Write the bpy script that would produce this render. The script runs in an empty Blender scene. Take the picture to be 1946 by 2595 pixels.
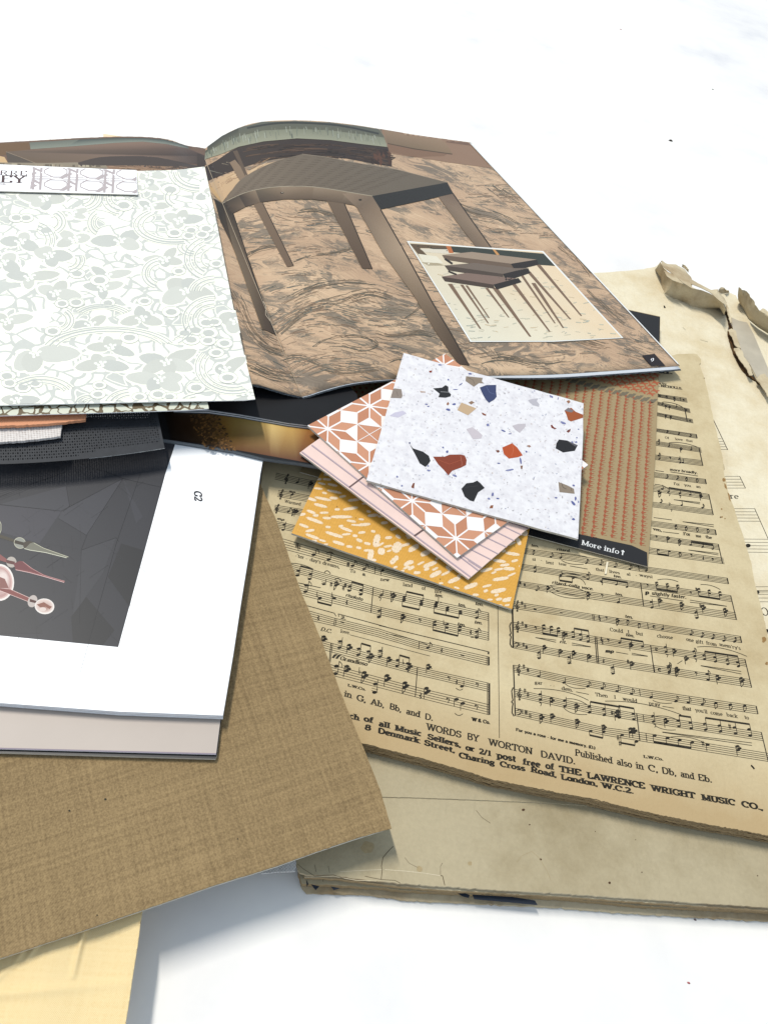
import bpy, math, random
from mathutils import Vector, Matrix
from mathutils.geometry import tessellate_polygon
from mathutils.bvhtree import BVHTree

random.seed(7)
scene = bpy.context.scene
COL = scene.collection

# ------------------------------------------------------------------ camera
FPX, CX, CY, CAMH = 2000.0, 973.0, 1297.5, 0.30        # focal length and centre in photo pixels, eye height (m)
pit, rol = math.atan(2241 / 2000.0), math.atan(0.3)
Fv = Vector((0, math.cos(pit), -math.sin(pit)))
R0 = Vector((1, 0, 0)); U0 = Vector((0, math.sin(pit), math.cos(pit)))
Rv = math.cos(rol) * R0 + math.sin(rol) * U0
Uv = -math.sin(rol) * R0 + math.cos(rol) * U0
EYE = Vector((0, 0, CAMH))
cam = bpy.data.cameras.new('camera')
cam.sensor_fit = 'VERTICAL'; cam.sensor_height = 24.0
cam.lens = 24.0 * FPX / 2595.0
cam.clip_start = 0.01; cam.clip_end = 50.0
co = bpy.data.objects.new('camera', cam); COL.objects.link(co)
m = Matrix((Rv, Uv, -Fv)).transposed().to_4x4(); m.translation = EYE
co.matrix_world = m
scene.camera = co

# ------------------------------------------------------------------ light
world = bpy.data.worlds.new('World'); scene.world = world; world.use_nodes = True
bg = world.node_tree.nodes['Background']
bg.inputs['Color'].default_value = (0.71, 0.84, 1.0, 1)
bg.inputs['Strength'].default_value = 0.86
LDIR = Vector((0.47, -0.29, -1.0)).normalized()
la = bpy.data.lights.new('window_light', 'AREA'); la.shape = 'RECTANGLE'
la.size = 0.16; la.size_y = 1.7; la.energy = 345; la.color = (1.0, 0.955, 0.875)
lo = bpy.data.objects.new('window_light', la); COL.objects.link(lo)
lpos = Vector((0.05, 0.30, 0)) - LDIR * 5.6
zax = -LDIR; yax = Vector((-0.46, 0.89, 0)); yax = (yax - yax.dot(zax) * zax).normalized(); xax = yax.cross(zax)
ml = Matrix((xax, yax, zax)).transposed().to_4x4(); ml.translation = lpos
lo.matrix_world = ml
scene.view_settings.view_transform = 'Standard'; scene.view_settings.look = 'None'
scene.view_settings.exposure = 0.0; scene.view_settings.gamma = 1.0

# ------------------------------------------------------------------ mapping helpers
def ray(x, y):
    return Fv * FPX + Rv * (x - CX) - Uv * (y - CY)
def P(x, y, z=0.0):
    d = ray(x, y); t = (z - CAMH) / d.z
    return EYE + d * t
def proj(w):
    v = w - EYE; k = FPX / v.dot(Fv)
    return (CX + v.dot(Rv) * k, CY - v.dot(Uv) * k)
def Q(ox, oy, pts, k=0.42194):
    return [(ox + p[0] * k, oy + p[1] * k) for p in pts]
class Flat:
    def __init__(s, z): s.z = z if callable(z) else (lambda x, y, z=z: z)
    def pt(s, x, y, off=0.0): return P(x, y, s.z(x, y) + off)
    fine = None
class Tilt:
    """a flat plane through three points given as (photo x, photo y, height)"""
    fine = None
    def __init__(s, a, b, d):
        A, B, D = P(*a), P(*b), P(*d); s.n = (B - A).cross(D - A).normalized(); s.o = A
        if s.n.z < 0: s.n = -s.n
    def pt(s, x, y, off=0.0):
        d = ray(x, y); o = s.o + s.n * off
        return EYE + d * ((o - EYE).dot(s.n) / d.dot(s.n))
class Curved:
    def __init__(s, verts, faces, zf, fine=9.0):
        s.b = BVHTree.FromPolygons(verts, faces); s.zf = zf; s.fine = fine
    def pt(s, x, y, off=0.0):
        d = ray(x, y).normalized()
        h, n, i, t = s.b.ray_cast(EYE, d)
        if h is None:
            h0 = P(x, y, s.zf); h, n, i, t = s.b.find_nearest(h0)
            if t > .0035: return None
        if n.z < 0: n = -n
        return h + n * off - d * off * 0.5

def lin(c):
    c = c / 255.0
    return c / 12.92 if c <= 0.04045 else ((c + 0.055) / 1.055) ** 2.4
def c(r, g, b, k=1.0):
    """photo colour -> surface colour, given the level of light on the table"""
    return tuple(min(0.9, lin(v) * 0.66 * k) for v in (r, g, b))
def cw(r, g, b): return c(r, g, b, 1.2)

# ------------------------------------------------------------------ materials
class NT:
    def __init__(s, name):
        s.m = bpy.data.materials.new(name); s.m.use_nodes = True
        s.t = s.m.node_tree; s.b = s.t.nodes['Principled BSDF']
    def n(s, typ, ins=None, **kw):
        nd = s.t.nodes.new('ShaderNode' + typ)
        for k, v in kw.items(): setattr(nd, k, v)
        if ins:
            for k, v in ins.items(): s.put(nd.inputs[k], v)
        return nd
    def put(s, sock, v):
        if hasattr(v, 'is_output') or isinstance(v, bpy.types.NodeSocket): s.t.links.new(v, sock)
        elif isinstance(v, bpy.types.Node): s.t.links.new(v.outputs[0], sock)
        else:
            if isinstance(v, tuple) and len(v) == 3 and sock.type == 'RGBA': v = v + (1,)
            sock.default_value = v
    def math(s, op, a, b=0.0, c_=None):
        nd = s.n('Math', operation=op); s.put(nd.inputs[0], a); s.put(nd.inputs[1], b)
        if c_ is not None: s.put(nd.inputs[2], c_)
        return nd.outputs[0]
    def mix(s, f, a, b, blend='MIX'):
        nd = s.n('Mix', data_type='RGBA', blend_type=blend)
        s.put(nd.inputs[0], f); s.put(nd.inputs[6], a); s.put(nd.inputs[7], b)
        return nd.outputs[2]
    def ramp(s, f, stops):
        nd = s.n('ValToRGB'); cr = nd.color_ramp
        while len(cr.elements) < len(stops): cr.elements.new(0.5)
        for e, (p, col) in zip(cr.elements, stops):
            e.position = p
            e.color = (col, col, col, 1) if isinstance(col, (int, float)) else tuple(col) + (1,)
        s.put(nd.inputs[0], f); return nd.outputs[0]
    def coords(s, rot=0.0, scale=(1, 1, 1)):
        tc = s.n('TexCoord'); mp = s.n('Mapping')
        s.put(mp.inputs[0], tc.outputs['Object']); mp.inputs['Rotation'].default_value = (0, 0, rot)
        mp.inputs['Scale'].default_value = scale
        return mp.outputs[0]
    def noise(s, v, scale, detail=4, rough=.5, dist=0.0):
        nd = s.n('TexNoise'); s.put(nd.inputs['Vector'], v)
        nd.inputs['Scale'].default_value = scale; nd.inputs['Detail'].default_value = detail
        nd.inputs['Roughness'].default_value = rough; nd.inputs['Distortion'].default_value = dist
        return nd.outputs[0]
    def bump(s, h, strength, dist):
        nd = s.n('Bump'); nd.inputs['Strength'].default_value = strength; nd.inputs['Distance'].default_value = dist
        s.put(nd.inputs['Height'], h); s.put(s.b.inputs['Normal'], nd.outputs[0])
    def done(s, col, rough=0.6, spec=0.3):
        s.put(s.b.inputs['Base Color'], col); s.put(s.b.inputs['Roughness'], rough)
        s.b.inputs['Specular IOR Level'].default_value = spec
        return s.m

def paper(name, col, rough=.6, spec=.3, var=.06, scale=60, bump=0.0):
    t = NT(name); v = t.coords()
    f = t.noise(v, scale, 5, .6)
    lo_ = tuple(x * (1 - var) for x in col); hi = tuple(min(.92, x * (1 + var)) for x in col)
    colr = t.ramp(f, [(.3, lo_), (.7, hi)])
    if bump: t.bump(t.noise(v, 900, 3), bump, .0002)
    return t.done(colr, rough, spec)
def printed(name, rough, spec, grain=.10, bump=0.0, fade=0.0):
    t = NT(name); v = t.coords()
    a = t.n('Attribute', attribute_name='Col').outputs['Color']
    g = t.noise(v, 1400, 2, .6); g2 = t.noise(v, 90, 4)
    s_ = t.math('MULTIPLY_ADD', g, grain * 2, 1 - grain)
    s_ = t.math('MULTIPLY', s_, t.math('MULTIPLY_ADD', g2, grain, 1 - grain * .5))
    cc = t.n('CombineXYZ', {'X': s_, 'Y': s_, 'Z': s_}).outputs[0]
    col = t.mix(1.0, a, cc, 'MULTIPLY')
    return t.done(col, rough, spec)

M = {}
# white laminate table top with faint smudges
t = NT('table_laminate'); v = t.coords()
f = t.noise(v, 5.5, 4, .55); f2 = t.noise(v, 26, 5, .6)
col = t.ramp(t.math('MULTIPLY_ADD', f2, .35, t.math('MULTIPLY', f, .75)),
             [(.28, (.50, .50, .52)), (.43, (.63, .615, .60)), (.56, (.70, .685, .65))])
M['table'] = t.done(col, .42, .35)
M['white_gloss'] = paper('white_glossy_paper', (.80, .80, .80), .42, .35, .015)
M['white_edge'] = paper('white_page_edge', (.84, .85, .86), .6, .2, .12, 900)
M['grey_paper'] = paper('taupe_paper', c(206, 192, 180, .92), .5, .3, .03, 30)
M['black_card'] = paper('black_card', (.012, .012, .013), .45, .35, .2, 60)
M['black_gloss'] = paper('black_glossy_page', (.010, .010, .011), .40, .13, .2, 20)
M['card_core'] = paper('grey_card_core', (.50, .47, .40), .8, .15, .12, 500)
M['kraft'] = paper('tan_leaflet_paper', c(172, 150, 110), .55, .25, .04, 40)
M['ink'] = paper('black_printing_ink', (.020, .017, .012), .75, .12, .75, 260)
M['print_gloss'] = printed('glossy_colour_print', .42, .16, .07)
M['print_matte'] = printed('matte_colour_print', .62, .25, .07)
M['print_tex'] = printed('coarse_colour_print', .7, .2, .22)

def edge_mat(name, ca, cb, n=90):       # page edges: thin stripes that follow the stack
    t = NT(name); tc = t.n('TexCoord'); sep = t.n('SeparateXYZ', {'Vector': tc.outputs['Object']})
    z = t.math('MULTIPLY', sep.outputs['Z'], 1.0)
    nz = t.noise(t.coords(), 60, 4, .6)
    zz = t.math('MULTIPLY_ADD', nz, .0011, z)
    nd = t.n('TexNoise'); nd.noise_dimensions = '1D'; t.put(nd.inputs['W'], t.math('MULTIPLY', zz, n * 30.0))
    nd.inputs['Scale'].default_value = 1.0; nd.inputs['Detail'].default_value = 3
    col = t.ramp(nd.outputs[0], [(.38, ca), (.62, cb)])
    return t.done(col, .85, .1)
M['old_edges'] = edge_mat('old_page_edges', c(110, 90, 62), c(214, 186, 142))
M['mag_edges'] = edge_mat('magazine_page_edges', c(60, 64, 68), c(150, 156, 160), 140)
M['book_edges'] = edge_mat('white_book_edges', c(226, 226, 228), c(255, 255, 255, 1.3), 80)

def old_paper(name, base, dark, spots=True, seed=0.0, age=None, ripple=.0016):
    t = NT(name); v = t.coords()
    mp = t.n('Mapping', {'Vector': v}); mp.inputs['Location'].default_value = (seed, seed * .7, 0); v = mp.outputs[0]
    big = t.noise(v, 9, 5, .6, .4); mid = t.noise(v, 55, 6, .65); fine = t.noise(v, 700, 3, .6)
    f_ = t.math('MULTIPLY_ADD', mid, .45, t.math('MULTIPLY', big, .55))
    col = t.ramp(f_, [(.34, dark), (.52, base), (.70, tuple(min(.85, x * 1.07) for x in base))])
    fx = t.noise(t.coords(.5, (1, .12, 1)), 420, 3, .6)
    col = t.mix(t.math('MULTIPLY', t.math('GREATER_THAN', fx, .66), .10), col, tuple(x * .6 for x in base))
    s_ = t.math('MULTIPLY_ADD', fine, .22, .89)
    col = t.mix(1.0, col, t.n('CombineXYZ', {'X': s_, 'Y': s_, 'Z': s_}).outputs[0], 'MULTIPLY')
    if age:                                   # browned margin: line through two world points, reach in metres
        (ax, ay), (bx, by), reach, bc = age
        L_ = math.hypot(bx - ax, by - ay); nx, ny = -(by - ay) / L_, (bx - ax) / L_
        sep = t.n('SeparateXYZ', {'Vector': t.n('NewGeometry').outputs['Position']})
        d = t.math('ADD', t.math('MULTIPLY_ADD', sep.outputs['X'], nx, -(ax * nx + ay * ny)), t.math('MULTIPLY', sep.outputs['Y'], ny))
        d = t.math('ADD', t.math('ABSOLUTE', d), t.math('MULTIPLY_ADD', mid, -.03, .010))
        col = t.mix(t.ramp(t.math('DIVIDE', d, reach), [(.0, .75), (.45, .35), (1.0, 0.0)]), col, bc)
    if spots:
        vo = t.n('TexVoronoi', feature='F1'); t.put(vo.inputs['Vector'], v); vo.inputs['Scale'].default_value = 38
        d = t.math('MULTIPLY_ADD', fine, .05, vo.outputs['Distance'])
        sp = t.math('LESS_THAN', d, t.math('MULTIPLY', t.math('GREATER_THAN', mid, .57), .075))
        col = t.mix(t.math('MULTIPLY', sp, .55), col, (.16, .10, .045))
    rp = t.noise(t.coords(), 26, 3, .5)
    t.bump(t.math('MULTIPLY_ADD', mid, .5, t.math('MULTIPLY_ADD', rp, ripple / .0005, t.math('MULTIPLY', fine, .5))), .5, .0005)
    return t.done(col, .8, .15)
e1, e2 = P(920, 1890, .017), P(1946, 2130, .017)
M['song_paper'] = old_paper('aged_song_paper', c(220, 202, 162), c(198, 176, 134), True, 0, ((e1.x, e1.y), (e2.x, e2.y), .032, c(188, 158, 112)))
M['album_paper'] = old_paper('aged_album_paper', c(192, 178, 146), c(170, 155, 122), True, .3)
M['pale_leaf'] = old_paper('pale_aged_leaf', c(246, 234, 204), c(230, 212, 174), True, .9)
M['torn_paper'] = old_paper('torn_spine_paper', c(222, 206, 172), c(168, 142, 106), False, .5)
M['spine_strip'] = paper('grey_spine_lining', c(198, 188, 168), .75, .15, .10, 70)
M['gap_shade'] = paper('gap_shade', c(92, 68, 42), .9, .1, .35, 200)  # dark brown standing for the shade beside the torn flakes
M['navy'] = paper('navy_binding_cloth', (.012, .018, .03), .7, .2, .4, 120)

# linen cloth on the big board
A1 = P(861.6, 1750, .0235); B1 = P(963, 2000, .0235)
lang = math.atan2((B1 - A1).y, (B1 - A1).x)
def linen(name, ca, cb, cd, sc, rot, slub=.5, spec=.2):
    t = NT(name); v = t.coords(-rot)
    sep = t.n('SeparateXYZ', {'Vector': v})
    wob = t.noise(v, 120, 3)
    X = t.math('MULTIPLY', t.math('MULTIPLY_ADD', wob, .0004, sep.outputs['X']), sc)
    Y = t.math('MULTIPLY', t.math('MULTIPLY_ADD', wob, .0004, sep.outputs['Y']), sc)
    sx = t.math('SINE', X); sy = t.math('SINE', Y)
    w_ = t.math('MULTIPLY_ADD', t.math('MULTIPLY', sx, sy), .5, .5)
    s1 = t.n('TexNoise'); mp = t.n('Mapping', {'Vector': v}); mp.inputs['Scale'].default_value = (14, 900, 1)
    t.put(s1.inputs['Vector'], mp.outputs[0]); s1.inputs['Scale'].default_value = 1; s1.inputs['Detail'].default_value = 3
    s2 = t.n('TexNoise'); mp2 = t.n('Mapping', {'Vector': v}); mp2.inputs['Scale'].default_value = (800, 16, 1)
    t.put(s2.inputs['Vector'], mp2.outputs[0]); s2.inputs['Scale'].default_value = 1; s2.inputs['Detail'].default_value = 3
    big = t.noise(v, 14, 3)
    f_ = t.math('MULTIPLY_ADD', s1.outputs[0], slub, t.math('MULTIPLY', s2.outputs[0], slub))
    f_ = t.math('ADD', t.math('MULTIPLY_ADD', w_, .34, t.math('MULTIPLY', f_, .70)), t.math('MULTIPLY_ADD', big, .10, t.math('MULTIPLY_ADD', t.noise(v, 1500, 2), .34, .16)))
    col = t.ramp(f_, [(.46, cd), (.66, ca), (.92, cb)])
    t.bump(w_, .5, .0002)
    return t.done(col, .75, spec)
M['linen'] = linen('tan_linen_weave', c(131, 108, 74), c(190, 162, 116), c(74, 57, 36), 2 * math.pi / .00046, lang, .30)
M['gold'] = linen('gold_silk', c(240, 208, 148, 1.08), c(250, 224, 168, 1.08), c(220, 184, 124, 1.08), 2 * math.pi / .0006, .2, .5, .4)
M['stripe_cloth'] = linen('ribbed_grey_cloth', c(176, 174, 170), c(226, 224, 220), c(120, 116, 110), 2 * math.pi / .0011, .3)
M['copper'] = linen('copper_lame_cloth', c(142, 78, 50), c(232, 160, 116), c(70, 34, 22), 2 * math.pi / .0009, -.25, .8, .6)
M['white_weave'] = linen('white_basket_weave', c(214, 206, 200), c(244, 238, 232), c(150, 138, 130), 2 * math.pi / .0016, -.25, .3)
M['perf'] = paper('black_perforated_vinyl', (.026, .028, .032), .55, .14, .15, 300)

# rug picture printed on the magazine page
def rug(name, rot):
    t = NT(name); v = t.coords(rot, (1, 2.2, 1))
    big = t.noise(v, 11, 2, .5, 1.2)
    add = t.n('VectorMath', operation='ADD'); t.put(add.inputs[0], v)
    t.put(add.inputs[1], t.n('CombineXYZ', {'X': t.math('MULTIPLY', big, .04), 'Y': t.math('MULTIPLY', big, .13), 'Z': 0.0}).outputs[0])
    w_ = add.outputs[0]
    streak = t.noise(w_, 85, 9, .74, .9)
    st2 = t.n('Mapping', {'Vector': w_}); st2.inputs['Scale'].default_value = (60, 700, 1)
    fine = t.noise(st2.outputs[0], 1, 4, .7)
    area = t.noise(v, 26, 3, .55, .6)
    base = t.ramp(t.math('MULTIPLY_ADD', fine, .6, t.math('MULTIPLY', t.noise(v, 9, 3), .45)),
                  [(.36, c(174, 144, 118)), (.52, c(204, 172, 140)), (.68, c(232, 202, 166))])
    mask = t.ramp(t.math('MULTIPLY_ADD', area, .62, t.math('MULTIPLY', streak, .95)),
                  [(.80, 0.0), (.87, .75)])
    col = t.mix(mask, base, t.mix(fine, c(82, 82, 78), c(124, 118, 106)))
    ml_ = t.ramp(streak, [(.480, 0.0), (.490, .6), (.500, .6), (.512, 0.0)])
    col = t.mix(t.math('MULTIPLY', ml_, t.math('GREATER_THAN', area, .44)), col, c(96, 86, 76))
    return t.done(col, .42, .16)
M['rug'] = rug('rug_picture_print', .25)

# crackle sheet
t = NT('crackle_print'); v = t.coords(0, (1, 1, 1))
vo = t.n('TexVoronoi', feature='DISTANCE_TO_EDGE'); ns = t.n('TexNoise'); t.put(ns.inputs['Vector'], v)
ns.inputs['Scale'].default_value = 200
vm = t.n('VectorMath', operation='MULTIPLY_ADD'); t.put(vm.inputs[0], ns.outputs['Color']); vm.inputs[1].default_value = (.004, .004, 0); t.put(vm.inputs[2], v)
t.put(vo.inputs['Vector'], vm.outputs[0]); vo.inputs['Scale'].default_value = 210
th = t.math('MULTIPLY_ADD', t.noise(v, 120, 2), .22, -.03)
col = t.mix(t.math('LESS_THAN', vo.outputs['Distance'], th), c(224, 226, 206), c(112, 96, 70))
M['crackle'] = t.done(col, .55, .25)

# wallpaper ground: cream with a loose grey scale pattern
t = NT('wallpaper_ground'); v = t.coords(.35)
ns = t.n('TexNoise'); t.put(ns.inputs['Vector'], v); ns.inputs['Scale'].default_value = 70; ns.inputs['Detail'].default_value = 1
vm = t.n('VectorMath', operation='MULTIPLY_ADD'); t.put(vm.inputs[0], ns.outputs['Color']); vm.inputs[1].default_value = (.012, .012, 0); t.put(vm.inputs[2], v)
vo = t.n('TexVoronoi', feature='DISTANCE_TO_EDGE'); t.put(vo.inputs['Vector'], vm.outputs[0]); vo.inputs['Scale'].default_value = 128
vc = t.n('TexVoronoi', feature='F1'); t.put(vc.inputs['Vector'], vm.outputs[0]); vc.inputs['Scale'].default_value = 128
edge = t.math('LESS_THAN', vo.outputs['Distance'], .075)
gate = t.math('GREATER_THAN', t.noise(v, 40, 1), .40)
filled = t.math('GREATER_THAN', t.n('SeparateColor', {'Color': vc.outputs['Color']}).outputs[0], .86)
inner = t.math('GREATER_THAN', vo.outputs['Distance'], .13)
f_ = t.math('MAXIMUM', t.math('MULTIPLY', edge, gate), t.math('MULTIPLY', filled, inner))
grey = t.mix(t.noise(v, 300, 4, .7), cw(190, 192, 186), cw(206, 208, 200))
M['wallpaper'] = t.done(t.mix(f_, cw(246, 245, 228), grey), .6, .25)

# yellow jacquard: woven yellow and cream in relief
t = NT('yellow_jacquard_print'); v = t.coords(.3)
a = t.n('Attribute', attribute_name='Col').outputs['Color']
sep = t.n('SeparateXYZ', {'Vector': v})
pk = 2 * math.pi / .0010
w_ = t.math('MULTIPLY_ADD', t.math('MULTIPLY', t.math('SINE', t.math('MULTIPLY', sep.outputs['X'], pk)), t.math('SINE', t.math('MULTIPLY', sep.outputs['Y'], pk))), .5, .5)
s_ = t.math('ADD', t.math('MULTIPLY', w_, .42), t.math('MULTIPLY_ADD', t.noise(v, 800, 3), .3, .66))
col = t.mix(1.0, a, t.n('CombineXYZ', {'X': s_, 'Y': s_, 'Z': t.math('MULTIPLY', s_, s_)}).outputs[0], 'MULTIPLY')
M['jacquard'] = t.done(col, .55, .3)

# terrazzo ground
t = NT('terrazzo_print'); v = t.coords()
vo = t.n('TexVoronoi', feature='F1'); t.put(vo.inputs['Vector'], v); vo.inputs['Scale'].default_value = 420
vs = t.n('SeparateColor', {'Color': vo.outputs['Color']})
fl = t.math('MULTIPLY', t.math('LESS_THAN', vo.outputs['Distance'], .33), t.math('GREATER_THAN', vs.outputs[0], .60))
base = t.ramp(t.noise(v, 240, 5, .7), [(.35, cw(216, 212, 214)), (.6, cw(232, 229, 229))])
col = t.mix(t.math('MULTIPLY', fl, .35), base, t.mix(vs.outputs[1], c(206, 196, 198), c(196, 198, 206)))
M['terrazzo'] = t.done(col, .45, .35)

# ------------------------------------------------------------------ mesh building
def tagit(o, label=None, cat=None, group=None, kind=None):
    if label: o['label'] = label
    if cat: o['category'] = cat
    if group: o['group'] = group
    if kind: o['kind'] = kind
    return o
def thing(name, label, cat, base, group=None):
    o = bpy.data.objects.new(name, None); COL.objects.link(o); o.location = base
    o.empty_display_size = .01
    return tagit(o, label, cat, group)
def mesh(name, verts, faces, mats, parent=None, fmat=None, cols=None, smooth=False):
    off = Vector(parent_world(parent)) if parent else Vector((0, 0, 0))
    me = bpy.data.meshes.new(name)
    me.from_pydata([tuple(Vector(v) - off) for v in verts], [], faces)
    for mm in (mats if isinstance(mats, (list, tuple)) else [mats]): me.materials.append(mm)
    if fmat: me.polygons.foreach_set('material_index', fmat)
    if cols:
        at = me.color_attributes.new('Col', 'FLOAT_COLOR', 'POINT')
        flat = []
        for q in cols: flat += [q[0], q[1], q[2], 1.0]
        at.data.foreach_set('color', flat)
    if smooth: me.polygons.foreach_set('use_smooth', [True] * len(me.polygons))
    me.update()
    o = bpy.data.objects.new(name, me); COL.objects.link(o)
    if parent: o.parent = parent
    return o
def parent_world(p):
    v = Vector((0, 0, 0))
    while p: v = v + p.location; p = p.parent
    return v
def tess(pts):
    return [tuple(f) for f in tessellate_polygon([[Vector((p[0], p[1], 0)) for p in pts]])]
def subdiv(pts, step, jit=0.0, closed=True):
    out = []; n = len(pts)
    for i in range(n if closed else n - 1):
        a, b = pts[i], pts[(i + 1) % n]
        L = math.hypot(b[0] - a[0], b[1] - a[1]); k = max(1, int(L / step))
        for j in range(k):
            u = j / k
            x = a[0] + (b[0] - a[0]) * u; y = a[1] + (b[1] - a[1]) * u
            if jit and j: x += random.gauss(0, jit); y += random.gauss(0, jit)
            out.append((x, y))
    if not closed: out.append(pts[-1])
    return out
def slab(name, outline, surf, thick, top, side, parent=None, cols=None, bottom_out=None):
    """a sheet of paper, card or book block: outline given in photo pixels, laid on its own plane, with real thickness"""
    n = len(outline)
    tv = [surf.pt(x, y) for x, y in outline]
    bv = [v - Vector((0, 0, thick)) for v in tv]
    vs = tv + bv; fs = tess(outline); fm = [0] * len(fs)
    fs2 = []
    for f in fs:
        a, b, d = (tv[i] for i in f)
        fs2.append(f if (b - a).cross(d - a).z > 0 else f[::-1])
    fs = fs2 + [tuple(i + n for i in f[::-1]) for f in fs2]; fm += [1] * len(fs2)
    for i in range(n):
        j = (i + 1) % n; fs.append((i, i + n, j + n, j)); fm.append(1)
    return mesh(name, vs, fs, [top, side], parent, fm, cols and [cols] * len(vs))

class Ink:
    """printing: very thin layer lying on a sheet"""
    def __init__(s, surf, off=0.00006, lay=0.00002):
        s.surf = surf; s.off = off; s.v = []; s.f = []; s.c = []; s.lay = lay; s.level = 0; s.clip = None; s.seq = 0; s.wk = 1.0; s.tk = 1.0
    def tri(s, pts, cols):
        L = s.surf.fine
        if L:
            best = max(range(3), key=lambda i: math.dist(pts[i], pts[(i + 1) % 3]))
            a, b = best, (best + 1) % 3
            if math.dist(pts[a], pts[b]) > L:
                k = (best + 2) % 3
                mp = tuple((pts[a][i] + pts[b][i]) / 2 for i in (0, 1)); mc = tuple((cols[a][i] + cols[b][i]) / 2 for i in (0, 1, 2))
                s.tri([pts[a], mp, pts[k]], [cols[a], mc, cols[k]]); s.tri([mp, pts[b], pts[k]], [mc, cols[b], cols[k]]); return
        i0 = len(s.v)
        w = [s.surf.pt(p[0], p[1], s.off + s.lay * s.level + s.seq * 2e-7) for p in pts]
        if None in w: return
        if (w[1] - w[0]).cross(w[2] - w[0]).z < 0: w = w[::-1]; cols = cols[::-1]
        s.v += w; s.c += cols; s.f.append((i0, i0 + 1, i0 + 2))
    def poly(s, pts, col=(0, 0, 0), cols=None):
        if s.clip:
            pts = clip_poly(pts, s.clip)
            if cols is not None: col = tuple(sum(q[i] for q in cols) / len(cols) for i in (0, 1, 2)); cols = None
            if len(pts) < 3: return
        if cols is None: cols = [col] * len(pts)
        s.seq = (s.seq + 1) % 97
        if len(pts) == 3: s.tri(list(pts), list(cols)); return
        for f in tess(pts): s.tri([pts[i] for i in f], [cols[i] for i in f])
    def line(s, pts, w, col=(0, 0, 0), w2=None):
        w = w * s.wk; w2 = w2 and w2 * s.wk
        for i in range(len(pts) - 1):
            a, b = pts[i], pts[i + 1]
            L = math.hypot(b[0] - a[0], b[1] - a[1])
            if L < 1e-6: continue
            n = len(pts) - 1
            wa = w if w2 is None else w + (w2 - w) * i / n
            wb = w if w2 is None else w + (w2 - w) * (i + 1) / n
            nx, ny = -(b[1] - a[1]) / L / 2, (b[0] - a[0]) / L / 2
            s.poly([(a[0] + nx * wa, a[1] + ny * wa), (b[0] + nx * wb, b[1] + ny * wb), (b[0] - nx * wb, b[1] - ny * wb), (a[0] - nx * wa, a[1] - ny * wa)], col)
    def ell(s, x, y, rx, ry, col, rot=0.0, n=14, wob=0.0, ring=0.0):
        ca, sa = math.cos(rot), math.sin(rot); pts = []
        for i in range(n):
            a = 2 * math.pi * i / n; k = 1 + random.uniform(-wob, wob)
            ex, ey = math.cos(a) * rx * k, math.sin(a) * ry * k
            pts.append((x + ex * ca - ey * sa, y + ex * sa + ey * ca))
        if ring: s.line(pts + [pts[0]], ring, col)
        else: s.poly(pts, col)
    def grad(s, quad, ca, cb, n=1):         # quad a,b,c,d : colour ca on edge a-b, cb on edge c-d
        a, b, d, e = quad
        s.poly([a, b, d, e], cols=[ca, ca, cb, cb])
    def build(s, name, mat, parent):
        if not s.f: return None
        return mesh(name, s.v, s.f, mat, parent, None, s.c)
def clip_poly(pts, clip):
    def area(p): return sum(p[i][0] * p[(i + 1) % len(p)][1] - p[(i + 1) % len(p)][0] * p[i][1] for i in range(len(p)))
    if area(clip) < 0: clip = clip[::-1]
    out = list(pts)
    for i in range(len(clip)):
        a, b = clip[i], clip[(i + 1) % len(clip)]; inp, out = out, []
        ins = lambda p: (b[0] - a[0]) * (p[1] - a[1]) - (b[1] - a[1]) * (p[0] - a[0]) >= -1e-9
        for j in range(len(inp)):
            p, q = inp[j], inp[(j + 1) % len(inp)]
            if ins(p): out.append(p)
            if ins(p) != ins(q):
                d1 = (b[0] - a[0]) * (p[1] - a[1]) - (b[1] - a[1]) * (p[0] - a[0])
                d2 = (b[0] - a[0]) * (q[1] - a[1]) - (b[1] - a[1]) * (q[0] - a[0])
                u = d1 / (d1 - d2); out.append((p[0] + (q[0] - p[0]) * u, p[1] + (q[1] - p[1]) * u))
        if not out: return []
    return out

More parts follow.
